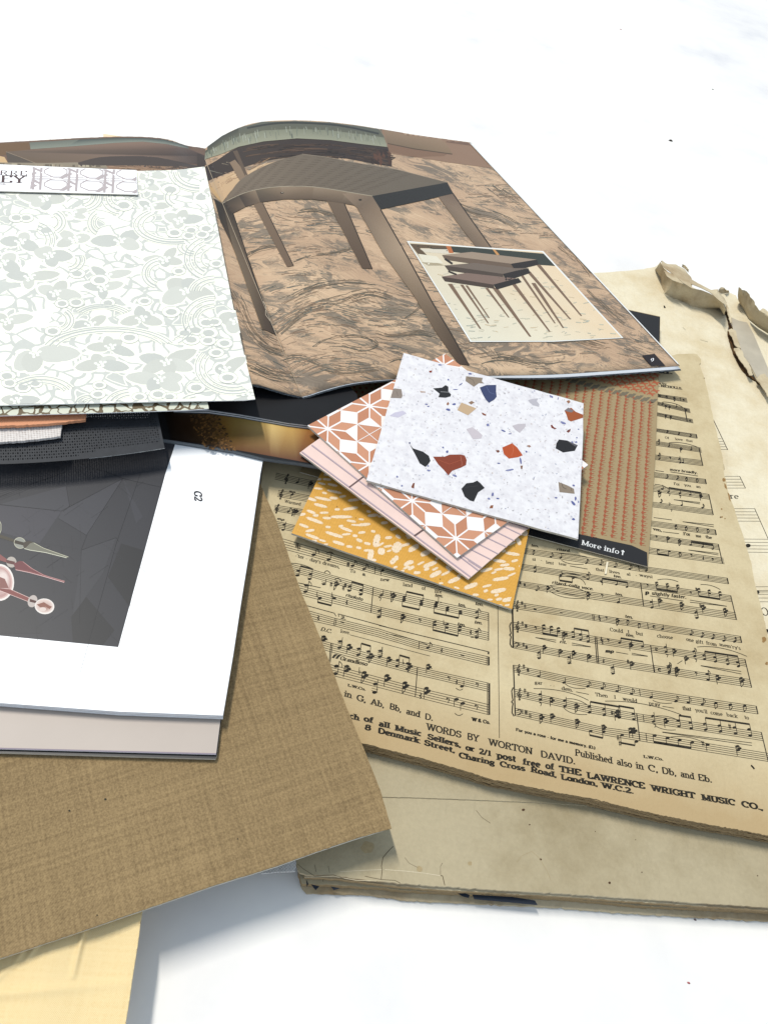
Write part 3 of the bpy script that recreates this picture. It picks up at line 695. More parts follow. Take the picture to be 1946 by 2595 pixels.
ink = Ink(fM, .00005); ink.wk = 1.32; ink.tk = 1.2
STV = {}
def staff(name, *pts):
    STV[name] = pts
    for i in range(5):
        pl = []
        for x, a, b in pts:
            yy = a + (b - a) * i / 4; pl.append((x + (yy - a) * (x - 1235) / (a + 1245), yy))
        pl2 = []
        for j in range(len(pl) - 1):
            for k in range(4):
                u = k / 4; pl2.append((pl[j][0] + (pl[j + 1][0] - pl[j][0]) * u, pl[j][1] + (pl[j + 1][1] - pl[j][1]) * u + random.gauss(0, .12)))
        ink.line(pl2 + [pl[-1]], .95, BK)
def at(name, x, q):
    pts = STV[name]
    i = 0
    while i < len(pts) - 2 and pts[i + 1][0] < x: i += 1
    u = (x - pts[i][0]) / (pts[i + 1][0] - pts[i][0])
    a = pts[i][1] + (pts[i + 1][1] - pts[i][1]) * u; b = pts[i][2] + (pts[i + 1][2] - pts[i][2]) * u
    sp_ = (b - a) / 4; sl = (pts[i + 1][1] - pts[i][1]) / (pts[i + 1][0] - pts[i][0])
    y = a + sp_ * q
    return (x + (y - a) * (x - 1235) / (a + 1245), y), sp_, sl
def head(n, x, q):
    (px, py), s_, sl = at(n, x, q)
    ink.ell(px, py, s_ * 1.0, s_ * .62, BK, math.atan(sl) - .35, 10)
    for k in range(1, 5):
        for qq in (-k, 4 + k):
            if (q <= -k + .1 and qq < 0) or (q >= 3.9 + k and qq > 4):
                (lx, ly), _, _ = at(n, x, qq); ink.line([(lx - s_ * 1.3, ly - sl * s_ * 1.3), (lx + s_ * 1.3, ly + sl * s_ * 1.3)], .9, BK)
def seg(n, x, q0, q1, w=1.2, dx0=0, dx1=0):
    a, s_, _ = at(n, x + dx0, q0); b, _, _ = at(n, x + dx1, q1)
    ink.line([a, b], w, BK)
def flag(n, x, q, up):
    (px, py), s_, sl = at(n, x, q); sg = 1 if up else -1
    ink.line([(px, py), (px + s_ * 1.0, py + sg * s_ * 1.0), (px + s_ * 1.25, py + sg * s_ * 1.9), (px + s_ * .9, py + sg * s_ * 2.6)], 1.6, BK, .8)
def sym(n, x, code, q):
    (px, py), s_, sl = at(n, x, q); r = s_ * .85
    if code in 'uf': head(n, x, q); seg(n, x, q, q - 3.1, 1.2, r, r); code == 'f' and flag(n, x + r, q - 3.1, True)
    elif code in 'dg': head(n, x, q); seg(n, x, q, q + 3.1, 1.2, -r, -r); code == 'g' and flag(n, x - r, q + 3.1, False)
    elif code in 'UF':
        head(n, x, q); head(n, x, q - 3); seg(n, x, q, q - 5.2, 1.2, r, r); code == 'F' and flag(n, x + r, q - 5.2, True)
    elif code in 'DG':
        for k in (0, 1, 2): head(n, x + (r if k == 1 else 0), q + k * .9)
        seg(n, x, q, q + 4.6, 1.3, -r, -r); code == 'G' and flag(n, x - r, q + 4.6, False)
    elif code == 'L':                      # low chord with ledger lines
        head(n, x, q); head(n, x, q + 3.4); seg(n, x, q - 2, q + 3.4, 1.2, r, r)
    elif code == 'r':
        ink.line([(px - s_ * .6, py - s_ * .7), (px + s_ * .5, py - s_ * .4), (px - s_ * .1, py + s_ * 1.2)], 1.3, BK); ink.ell(px - s_ * .5, py - s_ * .6, s_ * .35, s_ * .35, BK, 0, 7)
    elif code == 'R':
        ink.line([(px, py - s_ * 1.3), (px + s_ * .6, py - s_ * .5), (px - s_ * .3, py + .1), (px + s_ * .6, py + s_ * .8), (px - s_ * .2, py + s_ * 1.2)], 1.7, BK)
    elif code == 'w': ink.poly([(px - s_ * .9, py - s_ * .2 - sl * s_), (px + s_ * .9, py + s_ * -.2 + sl * s_), (px + s_ * .9, py + s_ * .45 + sl * s_), (px - s_ * .9, py + s_ * .45 - sl * s_)], BK)
    elif code == '|': seg(n, x, 0, 4, 1.3)
    elif code == 't':
        g_ = [(0, 4.6), (.5, 5.2), (-.2, 5.6), (-.5, 5.0), (.2, 4.4), (.1, 1), (.0, -.6), (.6, -1.2), (.9, -.5), (.4, .4), (-.8, 1.5), (-1.2, 2.8), (-.3, 3.8), (.8, 3.4), (1.1, 2.5), (.4, 1.8), (-.4, 2.2), (-.4, 2.9)]
        ink.line([at(n, x + gx * s_ * .95, gq)[0] for gx, gq in g_], 1.6, BK)
    elif code == 's':
        g_ = [(-1, 1.0), (-.6, .4), (.3, .0), (1.0, .7), (.9, 1.7), (0, 2.8), (-1, 3.4)]
        ink.line([at(n, x + gx * s_, gq)[0] for gx, gq in g_], 1.9, BK)
        for qq in (.5, 1.5):
            a = at(n, x + s_ * 1.7, qq)[0]; ink.ell(a[0], a[1], s_ * .3, s_ * .3, BK, 0, 7)
    elif code == '#':
        for d_ in (-.3, .3): seg(n, x + d_ * s_, q - 1.3, q + 1.3, .9)
        for d_ in (-.45, .45):
            a = at(n, x - s_ * .7, q + d_)[0]; b = at(n, x + s_ * .7, q + d_ - .15)[0]; ink.line([a, b], 1.5, BK)
    elif code == 'b': seg(n, x, q - 2, q + .5, 1.1); ink.ell(px + s_ * .35, py, s_ * .4, s_ * .5, BK, 0, 8, 0, .9)
    elif code == 'c': ink.line([at(n, x + s_ * a_, 2 + b_)[0] for a_, b_ in ((.8, -.5), (0, -1), (-.7, 0), (0, 1), (.8, .6))], 1.8, BK)
    elif code == '.': ink.ell(px, py, s_ * .3, s_ * .3, BK, 0, 7)
def notes(n, s, k=None, ox=0.0):
    import re
    for x, code, q in re.findall(r'(-?[\d.]+)([a-zA-Z#|.])(-?[\d.]*)', s):
        sym(n, (float(x) * k + ox) if k else float(x), code, float(q) if q else 2.0)
def beam(n, xs, q, up=True, drop=0.0, two=3.0, k=None, ox=0.0):
    xs = [x * k + ox for x in xs] if k else xs
    N_ = len(xs); tops = []
    for i, x in enumerate(xs):
        qq = q + drop * i / max(1, N_ - 1); (px, py), s_, sl = at(n, x, qq); r = s_ * .85 * (1 if up else -1)
        head(n, x, qq); two and head(n, x, qq - two if up else qq + two * .4)
        e = q + drop * .5 + (-(2.9 + two) if up else (3.0 + two * .4))
        seg(n, x, qq, e, 1.2, r, r); tops.append(at(n, x + r, e)[0])
    ink.line(tops, 3.4, BK)
def slur(pts, w=1.0):
    (x0, y0), (x1, y1), (x2, y2) = pts; pl = []
    for i in range(13):
        u = i / 12; a = (1 - u) ** 2; b = 2 * u * (1 - u); e = u * u
        pl.append((a * x0 + b * x1 + e * x2, a * y0 + b * y1 + e * y2))
    ink.line(pl, w, BK)
# left page
staff('a0', (700, 1199, 1214), (815, 1223, 1239)); staff('a1', (706, 1243, 1258), (790, 1257, 1272)); staff('a2', (697, 1280, 1294), (790, 1295, 1310))
staff('a3', (695, 1320, 1336), (760, 1334, 1349))
staff('l1', (705, 1362, 1386), (797, 1389, 1411), (951, 1436, 1454), (1063, 1463, 1481), (1237, 1505, 1523))
staff('l2', (720, 1425, 1444), (797, 1445, 1463), (960, 1492, 1511), (1237.6, 1553, 1572))
staff('l3', (730, 1476, 1499), (770, 1487, 1508.5), (960, 1537.7, 1556.7), (1237.6, 1602.8, 1622.7))
staff('l4', (765, 1543, 1566), (850, 1567, 1586), (960, 1593.8, 1613.7), (1062, 1625.4, 1643.5), (1237.6, 1664.3, 1686))
staff('l5', (790, 1615, 1636), (839, 1629.7, 1651), (960, 1663.4, 1683.3), (1057.6, 1690.5, 1709.5), (1237.6, 1731, 1752))
staff('l6', (812, 1677, 1702), (836, 1683.7, 1709), (1056, 1742, 1766.5), (1237.7, 1785.5, 1811))
k3 = .3014
notes('a0', '260t 350u3 460D1', k3, 650); notes('a1', '215t 305d1', k3, 650); notes('a2', '180t 275f3 320G1 340D1', k3, 650); notes('a3', '235L1', k3, 650)
text(ink, 'mp', (732, 1247), (748, 1250), 6, 1.4, serif=False, slant=.2); text(ink, 'mp', (702, 1316), (720, 1320), 6, 1.4, serif=False, slant=.2)
text(ink, 'Warmed', (721, 1273), (762, 1281), 7, 1.0)
KP = .18083
notes('l1', '410#1 440#1.5 650f3 860u3.2 1130#3 1190f3 1350f3 1500| 1605d1', KP, 680)
beam('l2', [430, 600], 5, True, .4, 2.6, KP, 680); notes('l2', '800u6 900#5 965G3 1090#3.2 1070#5 1590u3 1580r5', KP, 680); beam('l2', [1150, 1310], 5.5, True, .2, 2.4, KP, 680)
beam('l3', [740, 930], 3.2, False, -1.6, 0, KP, 680); notes('l3', '530F2 1100R2 690b2.5 890b1 1560L2', KP, 680)
notes('l4', '705R2 1040w1', KP, 680); notes('l5', '770D-2 1000U1 1130D-1.5 1440G0 1560U0', KP, 680)
beam('l5', [1265, 1400], 2, True, 0, 3, KP, 680)
# P2 origin 960,1450
notes('l2', '170b2 205G1 1370F4 860.0', KP, 960)
beam('l2', [360, 600], 2.4, False, .2, 2, KP, 960); beam('l2', [360, 600], 1.2, True, .1, 0, KP, 960); beam('l2', [800, 965, 1145], 1.6, False, .8, 3, KP, 960)
notes('l2', '810u0.5 870.0', KP, 960)
notes('l3', '15u5 340G1.2 580r2 1280R2 1370F4 905b1', KP, 960); beam('l3', [785, 955, 1135], 1, False, -.4, 4, KP, 960)
notes('l4', '565| 690f2.2 875R2 1170w2', KP, 960)
notes('l5', '15U0 140D-.8 430G-.5 540| 690D-2.4 985r2 1085R3 1165u4.6 1215.4 1380r2 335b0', KP, 960); beam('l5', [260, 400], 2.2, True, .3, 3, KP, 960)
k4 = .27125
notes('l6', '120F3 215D-1 380G-.4 490L3 590D-1.6 760G-.6 905R3 960D-.6 1165r2 1240d1 1300d2 1430r2 330b0', k4, 820)
for n1, n2, x in (('l2', 'l3', 946), ('l2', 'l3', 1237.6), ('l5', 'l6', 839), ('l5', 'l6', 1057.6), ('l5', 'l6', 1235)):
    a = at(n1, x, 0)[0]; b = at(n2, x - (4 if x < 1100 else 0), 4)[0]; ink.line([a, b], 1.6, BK)
a = at('l5', 1239.5, 0)[0]; b = at('l6', 1239.5, 4)[0]; ink.line([a, b], 3.2, BK)
ink.line([at('l4', 1238, 0)[0], at('l4', 1238, 4)[0]], 3.4, BK); ink.line([at('l4', 1233, 0)[0], at('l4', 1233, 4)[0]], 1, BK)
a = at('l5', 843, 0)[0]; ink.line([a, (a[0] - 6, a[1] + 48)], 1.2, BK)
for x in (849, 853): ink.line([at('l4', x, 0)[0], at('l4', x - 1, 4)[0]], 1.1, BK)
ink.line(Q(680, 1400, [(540, 745), (925, 850), (950, 895)], KP), 1.3, BK); ink.line(Q(680, 1400, [(990, 900), (980, 860), (1659, 1045)], KP), 1.3, BK)
ink.line(Q(960, 1450, [(0, 745), (700, 915), (1535, 1115)], KP), 1.4, BK); ink.line(Q(960, 1450, [(1535, 1112), (1533, 1150)], KP), 3, BK)
ink.line(Q(680, 1400, [(1150, 1155), (1659, 1290)], KP), .9, BK); ink.line(Q(960, 1450, [(0, 985), (715, 1175)], KP), .9, BK)
ink.line(Q(680, 1400, [(420, 425), (735, 495)], KP), 1.3, BK); slur(Q(680, 1400, [(310, 150), (480, 150), (630, 235)], KP), 1.2)
slur(Q(960, 1450, [(100, 860), (450, 920), (680, 1015)], KP), 1.0); slur(Q(960, 1450, [(1285, 912), (1350, 925), (1385, 860)], KP), 1.2)
slur(Q(680, 1400, [(785, 285), (825, 220), (872, 300)], KP), 1.5); slur(Q(680, 1400, [(930, 385), (980, 330), (1020, 405)], KP), 1.5); slur(Q(680, 1400, [(820, 10), (880, -30), (920, 30)], KP), 1.5)
slur(Q(820, 1620, [(1235, 455), (1270, 490), (1300, 462)], k4), 1.2); slur(Q(820, 1620, [(1225, 690), (1260, 730), (1300, 695)], k4), 1.2)
ink.line([(1261, 1540), (1263, 1700), (1265, 1870)], 1.1, BK)
ink.line([(1260.5, 1480), (1261, 1540)], 1.0, BK)
def T1(s, a, b, h, **kw): A, B = Q(680, 1400, [a, b], KP); text(ink, s, A, B, h, **kw)
def T2(s, a, b, h, **kw): A, B = Q(960, 1450, [a, b], KP); text(ink, s, A, B, h, **kw)
def T3(s, a, b, h, **kw): A, B = Q(820, 1620, [a, b], k4); text(ink, s, A, B, h, **kw)
T1("-'ter -", (375, 60), (545, 105), 8); T1("day's dreams,", (580, 115), (1000, 225), 8); T1('To', (1140, 272), (1220, 290), 8); T1('a', (1315, 318), (1356, 328), 8, weight=1.3)
T2('new', (20, 118), (145, 130), 8); T2('land', (335, 190), (470, 210), 8); T2('of', (598, 240), (655, 250), 8); T2('life', (780, 285), (880, 297), 8)
it = dict(weight=1.35, slant=.22, serif=False)
for a_, b_ in (((780, 338), (895, 355)), ((1105, 470), (1215, 490)), ((1345, 455), (1460, 478)), ((1095, 740), (1210, 765)), ((1335, 715), (1445, 735))): T2('ten.', a_, b_, 8, **it)
T1('risoluto', (1080, 612), (1320, 678), 8, **it); T1('D.C.', (730, 1092), (885, 1130), 9, weight=1.1, slant=.25); T1('love.', (1010, 1120), (1145, 1150), 8)
T1('ff', (885, 1472), (985, 1492), 10, weight=1.7, slant=.3, serif=False); T1('Grandioso', (1000, 1500), (1385, 1590), 9, weight=1.3, slant=.2); T1('2.', (1010, 922), (1085, 942), 7, weight=1.5)
T3('L.W.Co.', (225, 438), (392, 480), 6, weight=1.5); T3('W & Co.', (1385, 760), (1552, 792), 8, weight=1.9)
bw = dict(weight=1.12, thin=.6)
for s_, a_, b_ in (('in', (192, 530), (262, 550)), ('G,', (305, 566), (395, 592)), ('Ab,', (440, 604), (565, 640)), ('Bb,', (615, 648), (725, 682)), ('and', (770, 694), (900, 728)), ('D.', (945, 743), (1020, 762))): T3(s_, a_, b_, 14, **bw)
for s_, a_, b_ in (('WORDS', (960, 842), (1285, 920)), ('BY', (1340, 932), (1450, 958)), ('WORTON', (1540, 985), (1950, 1076)), ('DAVID.', (2026, 1096), (2350, 1169))): T3(s_, a_, b_, 15.5, **bw)
bh = dict(weight=1.5, thin=.72)
for s_, a_, b_ in (('ch', (240, 735), (332, 758)), ('of', (375, 760), (462, 782)), ('all', (515, 808), (618, 830)), ('Music', (668, 848), (914, 905)), ('Sellers,', (970, 928), (1282, 1010)), ('or', (1325, 1030), (1410, 1050)), ('2/1', (1450, 1066), (1565, 1090))): T3(s_, a_, b_, 12.5, **bh)
for s_, a_, b_ in (('8', (385, 842), (440, 852)), ('Denmark', (508, 872), (895, 970)), ('Street,', (940, 985), (1225, 1060))): T3(s_, a_, b_, 12.5, **bh)
def T4(s, a, b, h, **kw): A, B = Q(1246, 1650, [a, b]); text(ink, s, A, B, h, **kw)
for s_, a_, b_ in (('post', (30, 640), (145, 664)), ('free', (185, 678), (290, 698)), ('of', (322, 702), (374, 712)), ('THE', (405, 722), (538, 747)), ('LAWRENCE', (572, 760), (920, 826)), ('WRIGHT', (957, 836), (1222, 885)), ('MUSIC', (1262, 893), (1463, 926)), ('CO.,', (1500, 932), (1628, 956))): T4(s_, a_, b_, 14, **bh)
for s_, a_, b_ in (('Charing', (-198, 637), (17, 686)), ('Cross', (48, 690), (200, 720)), ('Road,', (235, 724), (388, 758)), ('London,', (415, 768), (635, 812)), ('W.C.2.', (660, 818), (850, 856))): T4(s_, a_, b_, 12.5, **bh)
for s_, a_, b_ in (('Published', (500, 625), (724, 675)), ('also', (750, 680), (842, 700)), ('in', (865, 702), (912, 712)), ('C,', (938, 716), (998, 729)), ('Db,', (1022, 733), (1108, 750)), ('and', (1133, 753), (1216, 770)), ('Eb.', (1240, 774), (1322, 790))): T4(s_, a_, b_, 15.5, **bw)
text(ink, 'For you a rose - for me a memory. (D.)', (1307, 1852), (1508, 1899), 7, weight=1.7, serif=False)
ink.line(Q(1246, 1650, [(1555, 685), (1575, 708)]), 3, BK); text(ink, '25', (1934, 1967), (1950, 1970), 7, 1.3) if '5' in GL else None
# right page
staff('r0', (1650, 996, 1003), (1739, 1009.5, 1019.5)); staff('r1', (1650, 1015, 1023), (1746.7, 1036.7, 1045.7)); staff('r2', (1650, 1043, 1051), (1753.9, 1062.9, 1071.9))
staff('v2', (1645, 1083.5, 1091), (1763.8, 1100.8, 1110.8)); staff('t2', (1645, 1116, 1126), (1774.7, 1135, 1146)); staff('b2', (1645, 1151, 1163), (1777.4, 1166.8, 1180))
staff('v3', (1640, 1195, 1207), (1787.3, 1214.7, 1226.5)); staff('t3', (1640, 1228, 1243), (1795.5, 1252.7, 1265.3)); staff('b3', (1640, 1271, 1283), (1803.6, 1292.4, 1305))
staff('v4', (1635, 1318, 1331), (1811.5, 1342.6, 1355.6)); staff('t4', (1635, 1353, 1366), (1819.6, 1379.2, 1392.8)); staff('b4', (1630, 1386, 1401), (1831.8, 1414.5, 1428.8))
staff('v5', (1325, 1389, 1402), (1523, 1417.8, 1433), (1639.6, 1437, 1450.6), (1842, 1465, 1479.6)); staff('t5', (1316, 1429, 1443), (1488.8, 1454.9, 1469.4), (1622.4, 1476.9, 1490.4), (1851, 1509.4, 1524.8))
staff('b5', (1306, 1472, 1485), (1488.8, 1499.2, 1516.4), (1627, 1520.3, 1536.5), (1863, 1552.8, 1570.4))
staff('v6', (1299, 1524.5, 1541.6), (1501.5, 1557, 1571.5), (1639.6, 1578, 1593.5), (1875.2, 1612.5, 1628.8)); staff('t6', (1299.5, 1577, 1594), (1507, 1613, 1630.3), (1647.7, 1635, 1651.4), (1887.4, 1670.8, 1688.4))
staff('b6', (1299.8, 1625.8, 1642), (1560, 1672, 1689.6), (1653, 1686, 1703.5), (1899.7, 1722, 1742))
staff('v7', (1300.7, 1685.3, 1702.4), (1427.3, 1711.5, 1729.6), (1618, 1745.4, 1764), (1916, 1789.6, 1809.4)); staff('t7', (1303.5, 1746.7, 1764.8), (1492.4, 1787.4, 1806.4), (1627.5, 1810.5, 1829), (1928.8, 1856, 1877))
staff('b7', (1305.3, 1794.7, 1813.7), (1528.6, 1843.5, 1862.5), (1635.6, 1858, 1880.3), (1946, 1909.4, 1930.4), (2050, 1926, 1947))
K8 = .18077
notes('r0', '170g1 265g1 370G1 455| 500c', K8, 1640); notes('r1', '200f2 250D2 300D2 540c 400u1', K8, 1640); notes('r2', '250D1 320D1 590c', K8, 1640)
notes('v2', '265f3 425f3 585f3.5', K8, 1640); notes('t2', '150F2.4 290u3 455D3 600u3', K8, 1640); notes('b2', '155F3 315r1 440U4 480u3.6', K8, 1640)
notes('v3', '255f3.4 405f3 540g1 690g.8', K8, 1640); notes('t3', '200u1.5 150G3.2 ', K8, 1640); beam('t3', [280, 440, 585, 735], 3, True, -.4, 0, K8, 1640); notes('t3', '735D1.5 290r4.6 440r5', K8, 1640)
notes('b3', '185f-.6 310r-.6 480u-.8 775f-1 320r4.6', K8, 1640)
notes('v4', '240g1 335g1 440g.8 540g.4', E_, 1646); notes('t4', '165D0 270G1 60r1', E_, 1646); beam('t4', [370, 480, 575], 3.6, True, .6, 0, E_, 1646); beam('b4', [75, 180], .6, False, 0, 0, E_, 1646); notes('b4', '280g.4 385r1 490R2 580r2', E_, 1646)
notes('v5', '455g.8 690f3.4 825u3 1180f4 1380f3.4 1580f3.6', KP, 1270); notes('v5', '185f3.5 315| 415u3 1285R1', KP, 1560)
notes('t5', '310k2 465U4 825u3.6 1205F3.4 1400r5', KP, 1270); beam('t5', [820, 1000], 4.6, False, -.2, 0, KP, 1270); beam('t5', [1390, 1600, 1745], 3.6, True, 1.2, 0, KP, 1270)
notes('t5', '345| 440r1 1040r2 1130#-1 ', KP, 1560); beam('t5', [575, 725, 870], -2, False, 0, 5, KP, 1560); beam('t5', [1165, 1310, 1460], -1.6, False, .2, 5, KP, 1560)
notes('b5', '265#1 325#2 490f4.4 650D.4 1210G.6 1410r1 1625u3.8', KP, 1270); notes('b5', '375| 490L.6 615D-2 920G-1.6 1105L3 1190#-1.2 1225D-1.6 1530G-1.4', KP, 1560)
notes('v6', '220t 290#0 330#1.6 470w2.4 835w2 1275| 1295| 1360R1 1370R2.8 1470r1 1620G.6', KP, 1270); notes('v6', '165g.6 320g1.6 440| 525c 640u2.8 710.3.4 1035f3.6 1185f4 1335f4 1490f4.4 1640f4', KP, 1560)
notes('t6', '225t 295#-.4 345#1 480r1 910#1.6 870G1 1390R1 1405R2.6 1495r1', KP, 1270); beam('t6', [595, 700, 800], -1.4, False, .2, 5, KP, 1270); beam('t6', [1000, 1105, 1205], 2.6, True, 1.2, 3, KP, 1270)
notes('t6', '485| 560c 690U2.8 810D.4 960D4 1090F2.8 1100r5 700r4.8 200D1', KP, 1560); beam('t6', [50, 200, 365], 1.2, True, .5, 0, KP, 1560); beam('t6', [1225, 1375, 1545, 1690], 3.6, True, 1.2, 2.4, KP, 1560)
notes('b6', '215s 310#.8 350#2 600D-.8 820D.0 1010D-.6 1220D0 520L4 940L3.6 1330|', KP, 1270); notes('b6', '215D0 170#0 600c 740F2 850D-.6 530|', KP, 1560)
notes('b6', '570F3 655G0 870r1 990F3.4 1100D.6 1360G0', .23267, 1560); notes('b6', '1540L5 1420R2', KP, 1270)
notes('v7', '240t 315#-.4 370#1.2 520u3.4 870u4 1200f3.8 1405f3.3 1610f3.5', KP, 1270); notes('v7', '160f3.5 255| 370u3.8 640f3.8 775f3.5 930f3.2 1080g1.6 1240g1.2 1395g.8 1525|', .23267, 1560)
notes('t7', '250t 330#-.4 370#1.4 540U2.8 700D.6 885U3.2 1045G1 1545#2 1600D1.4 545r5', KP, 1270); beam('t7', [1225, 1430, 1640], 3.8, True, .1, 3, KP, 1270)
notes('t7', '295| 400U3 535D.8 1240#-.6 410r5', .23267, 1560); beam('t7', [15, 185], 3.2, True, .4, 3, .23267, 1560); beam('t7', [675, 805], 3.4, True, .2, 3, .23267, 1560); beam('t7', [965, 1125, 1290, 1450], 3, True, -.6, 3, .23267, 1560)
notes('b7', '250s 345#1 400#2.4 555G.8 710D-1 1060G-1 1430D-1 1620#4.4 1640#7', KP, 1270); beam('b7', [1245, 1430], 3.4, False, -1.2, 0, KP, 1270)
notes('b7', '325| 195D-1.4 160D-1.2 945#.4 995d.6 1325D-1', .23267, 1560); beam('b7', [60, 210], 2.6, False, 2, 0, .23267, 1560); beam('b7', [420, 560, 690, 825], .4, False, .4, 0, .23267, 1560)
for n1, n2, x in (('r1', 'r2', 1734), ('t2', 'b2', 1770), ('t3', 'b3', 1795), ('t4', 'b4', 1819), ('t5', 'b5', 1850.5), ('t5', 'b5', 1622.4), ('t6', 'b6', 1886.5), ('t6', 'b6', 1647.7), ('t7', 'b7', 1928), ('t7', 'b7', 1612.4), ('t6', 'b6', 1507), ('t6', 'b6', 1511)):
    a = at(n1, x, 0)[0]; X2 = x + (at(n2, x, 4)[0][1] - a[1]) * (x - 1235) / (a[1] + 1245)
    ink.line([a, at(n2, X2 - 3, 4)[0]], 1.8, BK)
for n1, x in (('v2', 1763), ('v3', 1786), ('v4', 1811), ('v5', 1841.5), ('v6', 1874.5), ('v7', 1915)): ink.line([at(n1, x, 0)[0], at(n1, x, 4)[0]], 2.2, BK)
ink.line([(1298, 1540), (1299, 1590), (1300, 1642)], 3.2, BK); ink.line([(1300.5, 1685), (1303, 1750), (1305, 1814)], 2.4, BK)
for y0, y1, x0 in ((1577, 1641, 1294), (1742, 1815, 1299)):
    ym = (y0 + y1) / 2
    ink.line([(x0 + 1, y0), (x0 - 3, y0 + 9), (x0 - 1, ym - 10), (x0 + .5, ym - 4), (x0 - 3.5, ym), (x0 + .5, ym + 4), (x0 - 1, ym + 12), (x0 - 2, y1 - 9), (x0 + 3, y1)], 2.2, BK)
def T5t(s, a, b, h, **kw): A, B = Q(1270, 1350, [a, b], KP); text(ink, s, A, B, h, **kw)
def T6(s, a, b, h, **kw): A, B = Q(1560, 1400, [a, b], KP); text(ink, s, A, B, h, **kw)
def T7(s, a, b, h, **kw): A, B = Q(1270, 1650, [a, b], KP); text(ink, s, A, B, h, **kw)
def T8(s, a, b, h, **kw): A, B = Q(1560, 1650, [a, b], .23267); text(ink, s, A, B, h, **kw)
def T9(s, a, b, h, **kw): A, B = Q(1640, 930, [a, b], K8); text(ink, s, A, B, h, **kw)
def TE(s, a, b, h, **kw): A, B = EQ([a, b]); text(ink, s, A, B, h, **kw)
T5t('ten.', (415, 188), (520, 205), 6, **it); T5t('ritard.', (770, 245), (965, 272), 6.5, **it); T5t('si', (430, 385), (482, 393), 6.5); T5t('-', (545, 400), (575, 405), 7); T5t('lent', (625, 430), (735, 446), 7); T5t('tear', (800, 448), (918, 464), 6.5)
T5t('that', (1320, 528), (1440, 545), 7); T5t('lives', (1510, 558), (1660, 582), 7); T5t('ritard. colla voce.', (705, 710), (1285, 808), 7.5, **it); T5t('ten.', (1568, 618), (1680, 640), 7, **it); T5t('ten.', (1590, 870), (1700, 890), 7, **it)
T6('al', (150, 318), (206, 326), 7); T6('-', (270, 335), (300, 340), 7); T6('ways!', (330, 332), (515, 362), 7); T6('p', (410, 580), (460, 585), 9, weight=1.9, slant=.2, serif=False); T6('slightly faster.', (500, 590), (985, 648), 8.5, **it)
T6('ten.', (125, 910), (237, 932), 8, **it); T6('ten.', (135, 1168), (258, 1192), 8, **it); T6('Could', (-85, 1100), (100, 1126), 8.5); T6('I', (165, 1132), (192, 1138), 8); T6('but', (282, 1150), (382, 1168), 8.5); T6('choose', (575, 1188), (800, 1216), 8.5)
T6('one', (985, 1235), (1092, 1256), 8.5); T6('gift', (1118, 1262), (1226, 1282), 8.5); T6('from', (1265, 1284), (1416, 1314), 8.5); TE("mem'ry's", (650, 1792), (850, 1832), 8)
T5t('rit.', (815, 1543), (912, 1557), 8, **it); text(ink, 'mp', Q(1246, 1150, [(680, 1192)])[0], Q(1246, 1150, [(730, 1196)])[0], 8, 1.8, slant=.2, serif=False)
T7('gar', (465, 458), (577, 470), 8); T7('- -', (680, 495), (745, 505), 8); T7('den.', (840, 540), (1005, 568), 8.5); T7('Then', (1315, 628), (1490, 650), 8.5); T7('I', (1578, 662), (1606, 668), 8)
T8('would', (75, 535), (232, 562), 9); T8('pray', (360, 585), (482, 602), 9); T8('that', (725, 638), (822, 650), 9, weight=1.2); T8("you'll", (865, 658), (998, 680), 9); T8('come', (1030, 685), (1162, 706), 9); T8('back', (1205, 708), (1327, 728), 9); T8('to', (1400, 735), (1450, 745), 9)
text(ink, 'L.W.Co.', *Q(1560, 1650, [(300, 1160), (515, 1192)], .23267), 6.5, 1.5)
T9('RY.', (170, 82), (345, 98), 9, weight=2.0); T9('n by', (160, 238), (268, 252), 4.5, weight=1.3); T9('NICHOLLS.', (190, 278), (487, 316), 5.5, weight=1.5)
T9('more broadly.', (310, 1450), (700, 1500), 6.5, **it); T9('Of', (245, 1003), (305, 1010), 5.5); T9('love', (390, 1022), (495, 1035), 5.5); T9('that', (540, 1040), (635, 1054), 5.5)
T9('For', (370, 1650), (455, 1664), 6.5); T9('you', (515, 1668), (610, 1682), 6.5); T9('an', (682, 1690), (745, 1698), 6.5)
TE('ven,', (30, 712), (112, 728), 7, weight=1.3); TE('For', (315, 758), (380, 766), 7.5, weight=1.3); TE('me', (430, 776), (480, 782), 7, weight=1.3); TE('the', (520, 786), (580, 795), 7, weight=1.3)
